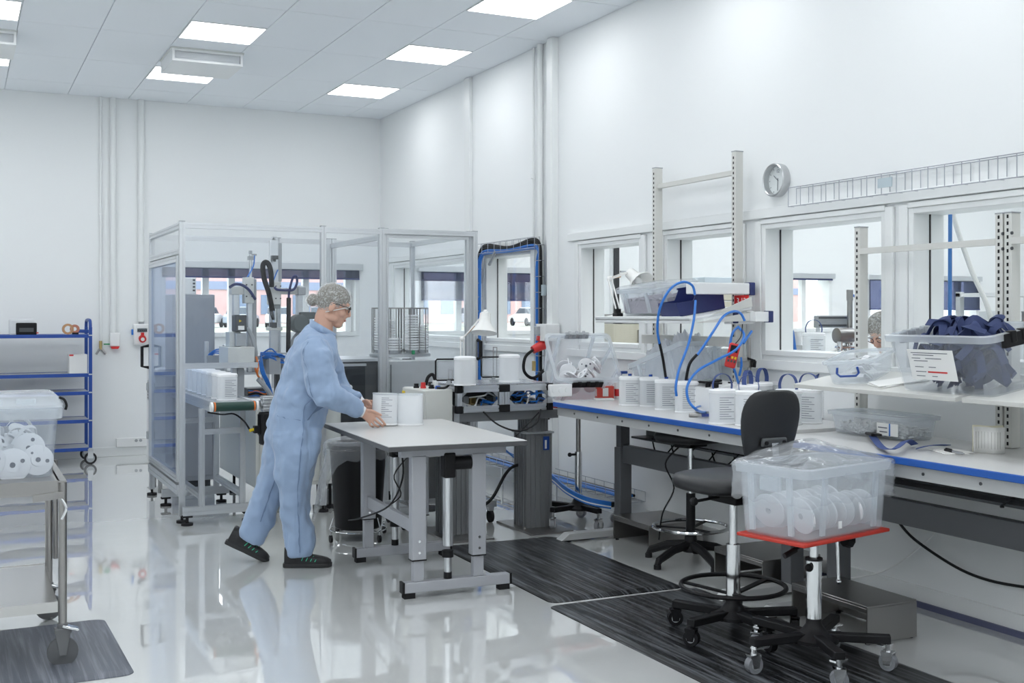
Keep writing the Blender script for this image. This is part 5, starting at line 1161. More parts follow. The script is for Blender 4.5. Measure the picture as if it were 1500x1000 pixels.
b.b2(-.17, .16, -.10, .10, 0, .005).b2(.158, .166, -.10, .10, 0, .15).prism([(-.17, 0), (-.166, 0), (-.18, .085), (-.185, .085)], -.10, .10, 'y'); b.build('shell', NAVY, t)
MB().b2(-.03, .172, -.106, -.098, .145, .156).b2(-.03, .172, .098, .106, .145, .156).build('rim', NAVY, t)
p = on_shelf(-.24, -.41, .002); t = thing('signal_card', 'small red card with white figures behind the blue bin', 'card', (4.30, 5.52, 1.59))
W(t).b2(4.296, 4.30, 5.55, 5.69, 1.545, 1.615).build('card', RED, t); text('figures', '3.12', .055, PAPER, t, (-.0045, .10, -.012), (R(90), 0, R(-90)))
p = at(905, 459, X=3.92)
spring_lamp('white spring-arm lamp clamped to the upper shelf, shade turned away', p+V(0, 0, .0), at(893, 408, d=7.7), at(921, 398, d=7.9), at(950, 425, d=7.75), True)
W(sh).box(at(905, 466, X=3.92), (.05, .06, .07)).build('lamp_clamp', BLACK, sh, bevel=.006)
# ------------------------------------------------------------------ right-hand shelf with boxes
sb = thing('rack_shelf', 'light grey shelf tilted forward on the lower uprights under the box of blue straps', 'shelf', (4.315, 3.9, 1.206), rot=(0, R(-9), 0))
MB().b2(-.425, 0, -.30, .76, -.022, 0).build('plate', UPM, sb, bevel=.003); MB().b2(-.425, 0, -1.3, -.335, -.022, 0).build('plate', UPM, sb, bevel=.003)
for y in (-.29, -.345, .70): MB().prism([(-.36, -.022), (0, -.022), (0, -.09), (-.36, -.04)], y-.004, y+.004, 'y').build('bracket', UPM, sb)
SBM = Matrix.LocRotScale(sb.location, sb.rotation_euler, None); TILT = (0, R(-9), 0)
def on_rack(x, y, z=.0015): return tuple(SBM @ Vector((x, y, z)))
def tilted(rz): return (Matrix.Rotation(R(-9), 3, 'Y') @ Matrix.Rotation(rz, 3, 'Z')).to_euler()
hbx = storage_box('handled_box', 'small clear box with a blue handle on the end of the shelf', on_rack(-.20, .50), 0, .33, .21, .12, MILKL, .03, rimh=.015, ribs=False, rot=tilted(R(28)))
MB().tube([(0, -.05, .03), (0, -.055, 0), (0, -.04, -.014), (0, .04, -.014), (0, .055, 0), (0, .05, .03)], .006, 6).build('handle', BLUE, hbx, loc=(-.19, 0, .06))
random.seed(31); HBM = Matrix.LocRotScale(hbx.location, hbx.rotation_euler, None)
for k in range(10):
    q = HBM @ Vector((random.uniform(-.08, .09), random.uniform(-.05, .05), .015+.0085*k)); b = MB().tube([(-.05, 0, 0), (0, .01, .02), (.05, 0, .0)], 0, sm=4, flat=(.03, .003))
    tag(b.build('film_strip', mat('pale film strip', (.75, .76, .78), .4), None, loc=tuple(q), rot=(random.uniform(-.4, .4), random.uniform(-.3, .3), random.uniform(0, 3))), 'pale film strip in the small clear box', 'strip', 'strips in the small clear box')
t = thing('paper_stack', 'stack of white sheets on the shelf between the two boxes', 'paper', on_rack(-.24, .22), rot=tilted(R(-20)))
MB().b2(-.12, .12, -.09, .09, 0, .003).build('sheet', PAPER, t); MB().box((.01, .01, .0045), (.22, .17, .003), rz=.1).build('sheet', PAPER, t); MB().box((-.01, 0, .0075), (.21, .17, .003), rz=-.12).build('sheet', PAPER, t)
sbx = storage_box('strap_box', 'large clear box of navy straps with a white paper label on its side', on_rack(-.225, -.22), 0, .335, .52, .265, clear('clear tote plastic', (.98, .985, .99), .10, (.84, .88, .93), .5, .1), .06, rimh=.028, rot=TILT, ribs=False)
handle_strip(sbx, -.10, .10, .298, .21, GPLAS); handle_strip(sbx, -.12, .12, -.298, .205, BLACK, h=.06)
lbl = MB(); lbl.M = Matrix.Translation((-.197, .03, .135)) @ Matrix.Rotation(R(-6.5), 4, 'Y')
lbl.b2(-.001, .001, -.13, .13, -.07, .07); lbl = lbl.build('paper_label', PAPER, sbx)
q = MB(); q.M = Matrix.Translation((-.197, .03, .135)) @ Matrix.Rotation(R(-6.5), 4, 'Y')
for z, a, c in ((.055, -.10, .11), (.045, -.02, .10), (.030, -.06, .03), (.018, .02, .10), (-.01, .05, .10), (-.032, .04, .10), (-.052, .05, .10), (.03, .06, .11), (-.052, -.02, .01), (-.01, -.02, .02)): q.b2(-.0018, -.001, a, c, z-.0015, z+.0015)
q.build('printed_lines', INK, lbl)
q = MB(); q.M = Matrix.Translation((-.197, .03, .135)) @ Matrix.Rotation(R(-6.5), 4, 'Y'); q.b2(-.0018, -.001, -.08, .03, -.036, -.029); q.build('red_line', RED, lbl)
SXM = Matrix.LocRotScale(sbx.location, sbx.rotation_euler, None)
random.seed(41); strap_me = []
for k in range(8):
    L_ = random.uniform(.06, .09); c_ = random.uniform(.02, .06)
    b = MB().tube([(-L_, 0, -c_*.4), (-L_*.4, random.uniform(-.02, .02), c_), (L_*.3, random.uniform(-.02, .02), c_*random.uniform(.3, 1)), (L_, 0, -c_*.3)], 0, sm=5, flat=(.036, .0025)); strap_me.append(b.mesh('strap', NAVYSTRAP))
NS = 130
for k in range(NS):
    lay = k/NS; mx_ = .06 if lay < .75 else .04
    p = SXM @ Vector((random.uniform(-.085, .085), random.uniform(-.185, .185)*(.78+.22*min(1, lay*2) if lay < .8 else .75), .03+.25*lay))
    o = link('strap', strap_me[k % 8], None, loc=tuple(p), rot=(random.uniform(-.8, .8), random.uniform(-.5, .5), random.uniform(0, 6.3)))
    tag(o, 'navy fabric strap heaped in the large clear box', 'strap', 'straps in the large clear box')
# the things lying on the right-hand bench
p = at(1272, 628, Z=bz)
pbx = storage_box('parts_box', 'low clear box of tiny white parts on the bench', (4.185, 4.33, bz2+.001), R(90), .50, .20, .115, MILKL, .03, rimh=.018, ribs=False)
q = MB()
random.seed(9)
for k in range(700):
    x, y = random.uniform(-.23, .23), random.uniform(-.085, .085); z = .014+random.random()*.045+.012*noise.noise(Vector((x*14, y*14, 0)))
    q.box((x, y, z), (.016, .010, .007), rz=random.uniform(0, 6), rx=random.uniform(0, 6))
o = q.build('small_parts', mat('tiny white parts', (.8, .8, .8), .5), None, loc=tuple(pbx.location), rot=(0, 0, R(90))); tag(o, 'heap of tiny white plastic parts in the low clear box', 'parts', kind='stuff')
MB().b2(-.22, -.08, .112, .1135, .02, .08).build('label', PAPER, pbx); MB().b2(-.17, -.162, .1135, .115, .02, .08).build('blue_line', BLUEH, pbx); MB().b2(-.15, -.09, .1135, .115, .055, .06).b2(-.15, -.10, .1135, .115, .035, .04).build('print', INK, pbx)
p = at(1300, 650, Z=bz2); t = thing('loose_strap', 'folded blue strap lying on the bench beside the covered crate', 'strap', (p.x, p.y, bz2))
W(t).tube([at(1278, 638, Z=bz2+.02), at(1292, 655, Z=bz2+.012), at(1310, 657, Z=bz2+.03), at(1328, 645, Z=bz2+.035), at(1340, 651, Z=bz2+.01)], 0, sm=6, flat=(.035, .0025)).build('fabric', STRAP, t); W(t).tube([at(1275, 634, Z=bz2+.02), at(1284, 637, Z=bz2+.03)], 0, flat=(.05, .01)).build('buckle', BLACK, t)
t = thing('loose_strap', 'straight blue strap end lying beside the pen', 'strap', tuple(at(1365, 654, Z=bz2)))
W(t).tube([at(1342, 657, Z=bz2+.006), at(1358, 653, Z=bz2+.02), at(1374, 651.5, Z=bz2+.02), at(1388, 652, Z=bz2+.012)], 0, sm=6, flat=(.034, .003)).build('fabric', STRAP, t)
p = at(1390, 662, Z=bz2); t = thing('note_pad', 'white sheets of paper under a pen on the bench', 'paper', (p.x, p.y, bz2+.0005), R(-25))
MB().b2(-.055, .055, -.09, .09, 0, .003).build('sheet', PAPER, t); MB().box((.02, .01, .0045), (.1, .16, .002), rz=.25).build('sheet', PAPER, t)
t = thing('pen', 'grey pen with a black cap lying on the paper', 'pen', tuple(at(1396, 661, Z=bz2+.011)), R(75))
MB().cyl((-.07, 0, 0), (.0, 0, 0), .006, n=10).cyl((-.085, 0, 0), (-.07, 0, 0), .002, .006, n=10).build('barrel', mat('silver pen', (.4, .41, .43), .3, .6), t); MB().cyl((0, 0, 0), (.06, 0, 0), .0068, n=10).b2(.01, .055, -.002, .002, .006, .010).build('cap', BLACK, t)
p = at(1446, 664, Z=bz2); t = thing('label_roll', 'folded stack of cream labels standing on the bench', 'labels', (p.x+.02, p.y+.01, bz2+.0005), R(-38))
CREAM = mat('cream label paper', (.86, .83, .66), .8)
MB().sheet(lambda u, v: (-.065+.13*u, -.02+.018*math.sin(u*7), .115*v), 20, 1).build('label_strip', PAPER, t, solid=.003); MB().sheet(lambda u, v: (-.062+.13*u, .01+.018*math.sin(u*7+1), .12*v), 20, 1).build('backing_strip', CREAM, t, solid=.005)
q = MB()
for k in range(9): q.sheet(lambda u, v, k=k: (-.055+.012*k+.002*u, -.0232+.018*math.sin((.01+.012*k)/.13*7), .02+.075*v), 1, 1)
q.build('printed_lines', mat('grey print', (.45, .44, .42), .8), t)
# ------------------------------------------------------------------ rubber mats
def mat_material(nm, dark, light, rough):
    m, nt, b = _nt(nm); N = nt.nodes.new; Lk = nt.links.new
    tc = N('ShaderNodeTexCoord'); mp = N('ShaderNodeMapping'); mp.inputs['Scale'].default_value = (30, 1.1, 1); Lk(tc.outputs['Object'], mp.inputs[0])
    n = N('ShaderNodeTexNoise'); n.inputs['Scale'].default_value = 1.6; n.inputs['Detail'].default_value = 7; n.inputs['Roughness'].default_value = .6; n.inputs['Distortion'].default_value = .5; Lk(mp.outputs[0], n.inputs[0])
    cr = N('ShaderNodeValToRGB'); cr.color_ramp.elements[0].position = .47; cr.color_ramp.elements[0].color = (*dark, 1); cr.color_ramp.elements[1].position = .68; cr.color_ramp.elements[1].color = (*light, 1)
    Lk(n.outputs[0], cr.inputs[0]); Lk(cr.outputs[0], b.inputs['Base Color']); b.inputs['Roughness'].default_value = rough; b.inputs['Specular IOR Level'].default_value = .3
    bp = N('ShaderNodeBump'); bp.inputs['Strength'].default_value = .25; bp.inputs['Distance'].default_value = .004; Lk(n.outputs[0], bp.inputs['Height']); Lk(bp.outputs[0], b.inputs['Normal']); return m
MATB = mat_material('black marbled mat', (.004, .0045, .0055), (.14, .15, .165), .34); MATG = mat_material('grey marbled mat', (.11, .12, .145), (.22, .235, .27), .4)
def floor_mat(lab, x0, x1, y0, y1, m, rz=0):
    w, d = x1-x0, y1-y0; b = MB(); f = lambda a, c, z, r: [(x, y, z) for x, y in rrect(a, c, r, 5)]
    b.loft([f(w, d, 0, .05), f(w-.004, d-.004, .003, .05), f(w-.08, d-.08, .013, .03)])
    return tag(b.build('floor_mat', m, None, loc=((x0+x1)/2, (y0+y1)/2, .0005), rot=(0, 0, rz)), lab, 'mat')
floor_mat('black marbled floor mat beside the small table', 2.78, 3.60, 5.20, 6.78, MATB, R(-1)); floor_mat('black marbled floor mat under the chair and the red tray trolley', 2.72, 3.64, 2.9, 5.165, MATB); floor_mat('grey marbled floor mat under the steel trolley', -.9, .66, 4.93, 5.90, MATG, R(1))
# ------------------------------------------------------------------ swivel chairs
UPH = mat('black vinyl upholstery', (.014, .015, .017), .42, bump=.06, bscale=200)
def cushion(w, d, h, m, t, nm, loc, rot=(0, 0, 0), n=36, p=3.2, dome=.3):
    b = MB(); rings = []
    for z, s_ in ((0, .86), (.12, .96), (.35, 1), (.65, 1), (.88, .95), (1, .84)): rings.append([(q[0]*s_, q[1]*s_, z*h) for q in oval(w, d, 0, n, p)])
    b.loft(rings); return b.build(nm, m, t, smooth=60, loc=loc, rot=rot)
ch = thing('swivel_chair', 'black swivel chair with a foot ring standing on the mat before the bench', 'chair', (3.24, 4.30, .014), R(92))
star_base(ch, .30, 5, 30, .10, BLACK)
for o in list(ch.children):
    if o.name.startswith(('caster_wheel', 'caster_fork')): o.data.materials[0] = BLACK
MB().cyl((0, 0, .17), (0, 0, .42), .033).build('column', CHROME, ch); MB().cyl((0, 0, .41), (0, 0, .64), .019).build('gas_spring', CHROME, ch)
rg = MB().tube([(.24*math.cos(a), .24*math.sin(a), .225) for a in [2*PI*k/40 for k in range(40)]], .011, 8, closed=True).build('foot_ring', BLACK, ch)
for k in range(3):
    a = R(40+120*k); MB().beam((.03*math.cos(a), .03*math.sin(a), .19), (.235*math.cos(a), .235*math.sin(a), .222), .03, .008).build('ring_spoke', BLACK, rg)
MB().b2(-.10, .10, -.07, .07, .615, .665).b2(-.22, -.08, -.03, .03, .625, .65).build('mechanism', BLACK, ch, bevel=.006); MB().cyl((.02, .07, .64), (.02, .20, .63), .007).ball((.02, .21, .63), .02, 10, 8).build('lever', BLACK, ch)
cushion(.45, .46, .075, UPH, ch, 'seat', (.04, 0, .668))
b = MB(); rows = []      # backrest: rounded shield, slightly dished
for z, w in ((0, .13), (.03, .19), (.10, .26), (.20, .32), (.28, .345), (.34, .33), (.39, .27), (.41, .18)):
    rows.append([(.018*math.cos(2*PI*k/28)-.25*(q*w/2)**2*0+.35*((math.sin(2*PI*k/28)*w/2)**2), math.sin(2*PI*k/28)*w/2, z) for k in range(28) for q in (1,)])
b.loft(rows); b.build('backrest', UPH, ch, smooth=70, loc=(-.23, 0, .745), rot=(0, R(-8), 0), bevel=0, sub=1)
bk = MB().b2(-.03, -.012, -.07, .07, .16, .20).build('back_bracket', DGREY, ch, bevel=.01, loc=(-.235, 0, .745), rot=(0, R(-8), 0)); MB().tube([(-.20, 0, .64), (-.275, 0, .66), (-.30, 0, .74), (-.285, 0, .92)], 0, sm=5, flat=(.035, .008)).build('back_arm', CHROME, ch)
for y in (-.05, .05): MB().cyl((-.03, y, .18), (-.036, y, .18), .009, n=12).build('bolt', BLACK, bk)
s2 = thing('stool', 'black stool with a chrome foot ring pushed under the bench', 'stool', (3.98, 5.70, 0), R(20))
MB().lathe([(.0, .17), (.035, .165), (.04, .12), (.05, .10), (.05, .07), (0, .07)], n=20).build('hub', BLACK, s2)
for k in range(5):
    a = R(100)+2*PI*k/5; c, s_ = math.cos(a), math.sin(a)
    MB().tube([(.03*c, .03*s_, .11), (.15*c, .15*s_, .095), (.27*c, .27*s_, .05), (.285*c, .285*s_, .02)], [.028, .026, .022, .018], 8).build('star_leg', BLACK, s2); MB().cyl((.283*c, .283*s_, 0), (.283*c, .283*s_, .025), .022, n=12).build('glide', RUBBER, s2)
MB().cyl((0, 0, .16), (0, 0, .42), .028).build('column', BLACK, s2); MB().cyl((0, 0, .42), (0, 0, .71), .016).build('gas_spring', CHROME, s2); MB().b2(-.09, .09, -.06, .06, .70, .73).build('mechanism', BLACK, s2, bevel=.006)
rg = MB().tube([(.225*math.cos(a), .225*math.sin(a), .22) for a in [2*PI*k/40 for k in range(40)]], .011, 8, closed=True).build('foot_ring', CHROME, s2)
for k in range(3): a = R(10+120*k); MB().beam((.03*math.cos(a), .03*math.sin(a), .21), (.22*math.cos(a), .22*math.sin(a), .22), .02, .008).build('ring_spoke', BLACK, rg)
cushion(.40, .38, .065, UPH, s2, 'seat', (0, 0, .731))
MB().tube([(-.05, .05, .7), (-.12, .1, .6), (-.06, .08, .45), (-.12, .12, .3), (-.05, .2, .12)], .005, 6, sm=6).build('cable', BLACK, s2)
# ------------------------------------------------------------------ red tray trolley with a covered crate
tr = thing('tray_trolley', 'trolley with a red tray on a chrome column and five castored legs', 'trolley', (3.265, 3.775, .014), R(12))
star_base(tr, .31, 5, 20, .125, BLACK)
for k in range(5):
    a = R(20)+2*PI*k/5; MB().beam((.28*math.cos(a)-.03, .28*math.sin(a), .105), (.28*math.cos(a)+.05, .28*math.sin(a), .10), .03, .008).build('brake_pedal', CHROME, tr)
MB().cyl((0, 0, .2), (0, 0, .45), .033).build('column', CHROME, tr); MB().cyl((0, 0, .44), (0, 0, .53), .019).build('inner_column', CHROME, tr); MB().cyl((0, 0, .445), (0, 0, .455), .037).build('collar', BLACK, tr)
MB().ball((-.045, -.01, .42), .018, 8, 6).cyl((-.03, 0, .42), (-.045, 0, .42), .008).build('knob', BLACK, tr)
MB().b2(-.10, .12, -.08, .08, .525, .556).build('tilt_plate', BLACK, tr, bevel=.006); MB().cyl((-.08, -.04, .54), (-.20, -.02, .50), .006).cyl((-.16, -.03, .513), (-.22, -.02, .493), .012).build('lever', BLACK, tr)
MB().cyl((.12, -.03, .54), (.13, -.03, .34), .007).ball((.13, -.03, .34), .012, 8, 6).build('lock_rod', CHROME, tr); MB().cyl((.16, -.04, .52), (.19, -.05, .51), .032, n=8).cyl((.1, 0, .53), (.17, -.04, .52), .012).build('star_knob', BLACK, tr)
MB().b2(-.29, .29, -.175, .175, .557, .572).build('tray', mat('red tray', (.50, .035, .02), .4), tr, bevel=.004)
cr = storage_box('covered_crate', 'milky crate of white discs loosely covered with clear film on the red tray', (3.265, 3.775, .5875), R(12), .54, .33, .29, clear('milky crate plastic', (.96, .97, .98), .25, (.86, .89, .92), .5, .15), .03, rimh=.035)
for x in (-.282, .282): MB().b2(x-.014, x+.014, -.05, .05, .19, .25).build('hand_grip', MILK, cr, bevel=.006)
MB().box((-.05, -.168, .05), (.022, .003, .03)).build('moulded_mark', WPLAS, cr, bevel=0)
def cover(u, v):
    x = (u-.5)*2; y = (v-.5)*2; ax, ay = abs(x), abs(y); m_ = max(ax, ay); hw, hd = .302, .193
    if m_ <= .62:
        s_ = 1/.62; z = .297+.085*(1-m_/.62)+.05*max(0, y/.62)*(1-ax/.62)+.012*noise.noise(Vector((x*5, y*5, 0)))
        px, py = x*s_*hw, y*s_*hd
        if y > 0: z += .05*min(1, y/.4)*max(0, x)*(1-m_/.62)*2
    else:
        f = (m_-.62)/.38; s_ = 1/m_; px, py = x*s_*hw*(1-.0*f), y*s_*hd*(1-.0*f)
        z = .297-f*(.15+.02*noise.noise(Vector((x*4, y*4, 3))))
        px += .010*f*noise.noise(Vector((x*7, y*7, 7))); py += .010*f*noise.noise(Vector((y*7, x*7, 9)))
    return (px, py, z)
MB().sheet(cover, 60, 48).build('film_cover', clear('milky film cover', (.96, .97, .98), .25, (.88, .90, .92), 1.0, .12, bump=.6, bscale=14), cr, smooth=180)
CM_ = Matrix.LocRotScale(cr.location, cr.rotation_euler, None); random.seed(51)
for row, y in enumerate((-.09, .06)):
    for k in range(9):
        p = CM_ @ Vector((-.215+.05*k, y+random.uniform(-.015, .015), .092)); reel(tuple(p), (0, R(78+random.uniform(-8, 8)), R(12+random.uniform(-14, 14))), 'white disc standing on edge in the covered crate', 'discs in the covered crate', 1.05)
# ------------------------------------------------------------------ stainless step stools on the floor
def step(lab, x0, x1, y0, y1, h, rz=0):
    t = thing('step_stool', lab, 'step', ((x0+x1)/2, (y0+y1)/2, 0), rz, 'steel steps'); w, d = (x1-x0)/2, (y1-y0)/2
    MB().b2(-w, w, -d, d, h-.012, h).b2(-w, -w+.008, -d, d, h-.035, h-.012).build('tread', STEEL, t, bevel=.003)
    for y in (-d+.004, d-.004): MB().b2(-w, w, y-.004, y+.004, .006, h-.012).build('side', STEEL, t)
    MB().b2(w-.008, w, -d+.008, d-.008, .006, h-.012).build('back', STEEL, t)
    for x in (-w+.02, w-.02):
        for y in (-d+.02, d-.02): MB().cyl((x, y, 0), (x, y, .008), .012, n=10).build('foot', RUBBER, t)
    return t
step('stainless steel step under the bench by its leg', 3.93, 4.34, 6.08, 6.52, .165); step('stainless steel step behind the stool under the bench', 3.92, 4.32, 4.94, 5.38, .165); step('stainless steel step nearest the viewer, behind the trolley', 3.70, 4.0, 3.92, 4.44, .178)
# ------------------------------------------------------------------ wall fittings on the right wall
t = thing('wall_clock', 'round wall clock with a silver rim above the windows', 'clock', (XW, 5.457, 2.306))
MB().lathe([(.10, 0), (.10, -.05), (.094, -.055), (.088, -.05), (.088, -.002), (.10, 0)], ax='x', n=40).build('rim', mat('brushed rim', (.55, .56, .57), .3, .9), t)
fc = MB().lathe([(0, -.012), (.09, -.012), (.09, -.010)], ax='x', n=40).build('face', mat('clock face', (.84, .85, .86), .6), t)
q = MB()
for k in range(12):
    a = R(30*k); q.box((-.0125, -.078*math.sin(a), .078*math.cos(a)), (.001, .003, .009), rx=a)
q.build('hour_marks', INK, fc); text('numeral', '12', .03, INK, fc, (-.0128, .0, .055), (R(90), 0, R(-90)))
MB().beam((-.014, 0, .012), (-.014, .002, -.062), .004, .0015).build('minute_hand', INK, t); MB().beam((-.016, -.006, -.004), (-.016, .035, .03), .005, .0015).build('hour_hand', INK, t); MB().lathe([(0, -.046), (.088, -.046), (.088, -.045)], ax='x', n=40).build('glass', GLASS, t)
WIRE = mat('galvanised wire', (.38, .40, .44), .4, .7)
def wire_tray(t, p, q, out, up, w, h, sp):
    """basket from p to q along a wall: out = away from the wall, up = second direction"""
    p, q, out, up = Vector(p), Vector(q), Vector(out), Vector(up); L_ = (q-p).length; d = (q-p).normalized()
    for o_ in (up*h, V(0, 0, 0), out*w, out*w+up*h): W(t).cyl(p+o_, q+o_, .0028, n=6).build('wire', WIRE, t)
    n = max(2, int(L_/sp))
    for k in range(n+1):
        c = p+d*(L_*k/n); W(t).tube([c+up*h*1.0, c, c+out*w, c+out*w+up*h], .0026, 5).build('rung', WIRE, t)
t = thing('wire_tray', 'empty wire cable tray running along the wall above the windows', 'cable tray', (XW, 4.0, 2.12))
wire_tray(t, (XW-.012, 5.29, 2.13), (XW-.012, 2.3, 2.13), (-1, 0, 0), (0, 0, 1), .06, .11, .105)
W(t).b2(XW-.082, XW-.076, 4.46, 4.56, 2.165, 2.215).build('bracket', mat('galvanised plate', (.5, .58, .62), .4, .6), t)
hp = thing('cable_hoop', 'wire tray hoop with black and blue cables framing the window', 'cable tray', (XW, 9.04, .6))
wire_tray(hp, (XW-.05, 9.66, .62), (XW-.05, 9.66, 2.05), (-1, 0, 0), (0, 1, 0), .05, .10, .12); wire_tray(hp, (XW-.05, 9.70, 2.06), (XW-.05, 8.50, 2.06), (-1, 0, 0), (0, 0, 1), .05, .09, .12); wire_tray(hp, (XW-.05, 8.42, 2.08), (XW-.05, 8.42, 1.02), (-1, 0, 0), (0, 1, 0), .05, .08, .12)
for k, (m_, r_) in enumerate(((BLUEH, .013), (BLUEH, .010), (BLACK, .012), (BLACK, .010), (BLACK, .008))):
    o_ = (.0, .024, .048, .066, .08)[k]; x_ = XW-.075-.006*(k % 2)
    W(hp).tube([(x_, 9.66+o_, .6), (x_, 9.665+o_, 1.3), (x_, 9.66+o_, 1.9), (x_, 9.62+o_*.6, 2.03+o_*.7), (x_, 9.5, 2.06+o_), (x_, 9.04, 2.055+o_*.5), (x_, 8.6, 2.06+o_), (x_, 8.47-o_*.3, 2.03+o_*.7), (x_, 8.43+.075-o_, 1.9), (x_, 8.43+.075-o_, 1.4), (x_, 8.43+.075-o_, .6)], r_, 8, sm=5).build('cable', m_, hp)
W(hp).tube([(XW-.08, 9.3, 2.07), (XW-.06, 9.42, 2.02), (XW-.03, 9.55, 1.96)], .016, 8, sm=5).build('cable_tail', GPLAS, hp)
for y, z in ((9.79, 1.86), (8.40, 1.7)): W(hp).box((XW-.06, y, z), (.04, .05, .09)).build('bracket', mat('galvanised plate', (.5, .58, .62)), hp)
t = thing('junction_box', 'white junction box below the cable hoop', 'box', (XW, 8.35, 1.36))
W(t).b2(XW-.16, XW-.02, 8.20, 8.36, 1.28, 1.42).build('box', WPLAS, t, bevel=.006); W(t).b2(XW-.19, XW-.16, 8.28, 8.34, 1.33, 1.40).build('switch', GPLAS, t, bevel=.004)
p = at(790, 507, d=9.35); t = thing('red_power_plug', 'red industrial plug on a black cable hanging by the window', 'plug', tuple(p))
MB().cyl((.05, 0, .02), (-.06, .0, -.03), .045, .032, n=16).cyl((.06, 0, .025), (.045, 0, .018), .055, n=16).build('plug', RED, t); MB().b2(-.02, .05, -.02, .02, .045, .085).build('flap', RED, t, bevel=.006)
W(t).tube([p+V(-.06, 0, -.03), p+V(-.13, 0, -.09), p+V(-.14, 0, -.2), p+V(-.06, 0, -.26), p+V(.04, 0, -.2), p+V(.09, 0, -.12)], .013, 8, sm=6).build('cable', BLACK, t)
W(t).tube([p+V(-.05, 0, -.25), p+V(.0, -.02, -.40), p+V(.06, -.05, -.60)], .012, 8, sm=4).build('cable', BLACK, t); W(t).cyl(p+V(-.05, 0, -.12), p+V(-.05, 0, -.2), .016).build('tap', BRASS, t)
W(t).tube([p+V(-.06, 0, -.3), p+V(-.12, -.03, -.42), p+V(-.2, -.06, -.62)], .014, 8).build('white_hose', WPLAS, t)
W(t).tube([p+V(.1, 0, -.1), p+V(.14, 0, .05), p+V(.13, .02, .12)], .012, 8, sm=3).build('cable', BLACK, t)
# low cable tray with blue hoses along the foot of the wall
t = thing('floor_cable_tray', 'low wire tray with blue hoses along the foot of the wall behind the columns', 'cable tray', (XW-.1, 8.5, 0))
wire_tray(t, (XW-.03, 11.5, .16), (XW-.03, 6.9, .16), (-1, 0, 0), (0, 0, 1), .16, .07, .14)
for k in range(6): W(t).tube([(XW-.05-.022*k, 11.4, .185), (XW-.06-.02*k, 10, .19+.01*(k % 2)), (XW-.05-.022*k, 8.6, .185), (XW-.06-.02*k, 7.0, .19)], .011, 6, sm=8).build('hose', BLUEH if k % 3 else BLACK, t)
for y in (11, 10, 9, 8, 7): W(t).b2(XW-.17, XW, y-.01, y+.01, .145, .157).b2(XW-.17, XW-.155, y-.01, y+.01, 0, .145).build('support', ALU, t)
t = thing('hose_bundle', 'bundle of blue hoses sagging from the column to the floor by the bench', 'hose', tuple(at(800, 690, d=7.9)))
for k in range(5): W(t).tube([at(728+2*k, 655, d=8.4), at(770, 675+2*k, d=8.6), at(806, 694+2*k, d=8.4), at(830, 714+2*k, d=8.1), at(860, 729+2*k, d=7.9), at(895, 736+2*k, d=7.9)], .0075, 8, sm=6).build('hose', BLUEH if k != 3 else WPLAS, t)
W(t).tube([at(706, 742, d=7.7), at(722, 728, d=7.8), at(740, 695, d=7.9), at(752, 683, d=8.0), at(766, 680, d=8.05)], .011, 8, sm=6).build('cable', BLACK, t)
# ------------------------------------------------------------------ steel trolley with a lidded box on the left
ct = thing('steel_trolley', 'stainless steel two-tier trolley on grey castors at the left edge', 'trolley', (-.05, 5.6, 0))
cx0_, cx1_, cy0_, cy1_ = -.52, .405, 5.20, 6.02
W(ct).b2(cx0_, cx1_+.015, cy0_-.01, cy1_+.01, .785, .792).b2(cx0_, cx1_-.02, cy0_-.018, cy0_-.01, .735, .795).b2(cx0_, cx1_-.02, cy1_+.01, cy1_+.018, .735, .795).b2(cx1_-.02, cx1_-.012, cy0_, cy1_, .735, .792).build('top_tray', STEEL, ct)
W(ct).b2(cx0_, cx1_-.02, cy0_, cy1_, .27, .276).b2(cx0_, cx1_-.02, cy0_-.008, cy0_, .235, .28).b2(cx0_, cx1_-.02, cy1_, cy1_+.008, .235, .28).build('lower_tray', mat('bright stainless', (.62, .61, .60), .2, 1), ct)
for x in (cx0_, cx1_):
    for y in (cy0_, cy1_):
        W(ct).cyl((x, y, .17), (x, y, .785), .0175, n=14).build('leg', STEEL, ct)
        if y == cy1_: W(ct).cyl((x+.03, y-.01, .3), (x+.03, y-.01, .785), .012, n=12).build('brace', STEEL, ct)
        fk = W(ct).prism([(x-.014, .05), (x+.014, .05), (x+.032, .155), (x-.032, .155)], y-.024, y-.019, 'y').prism([(x-.014, .05), (x+.014, .05), (x+.032, .155), (x-.032, .155)], y+.019, y+.024, 'y').b2(x-.034, x+.034, y-.024, y+.024, .145, .165).cyl((x, y, .16), (x, y, .185), .022).build('caster_fork', mat('dark caster housing', (.16, .165, .17), .45), ct, bevel=.003)
        wl = W(ct).lathe([(.0, -.016), (.05, -.016), (.062, -.012), (.0635, 0), (.062, .012), (.05, .016), (0, .016)], (x, y, .064), ax='y', n=24).build('caster_wheel', mat('grey caster tyre', (.12, .125, .13), .55), ct)
        W(ct).cyl((x, y-.018, .064), (x, y+.018, .064), .014, n=12).build('axle', CHROME, wl)
        W(ct).box((x+.03, y-.01, .165), (.07, .05, .012), ry=R(20)).build('brake_pedal', CHROME, ct, bevel=.003)
W(ct).beam((cx1_-.12, cy0_-.02, .725), (cx1_+.0, cy0_-.02, .735), .02, .03).build('corner_plate', STEEL, ct)
W(ct).tube([(cx1_-.015, cy0_-.02, .73), (cx1_+.012, cy0_-.025, .68), (cx1_-.005, cy0_-.02, .63)], .006, 6, sm=4).build('chain_hook', CHROME, ct)
tag(MB().b2(-.35, .10, 5.50, 5.82, .2775, .33).build('blue_folder', mat('dark blue folder', (.05, .07, .16), .5), bevel=.006), 'dark blue folder on the lower tray of the steel trolley', 'folder')
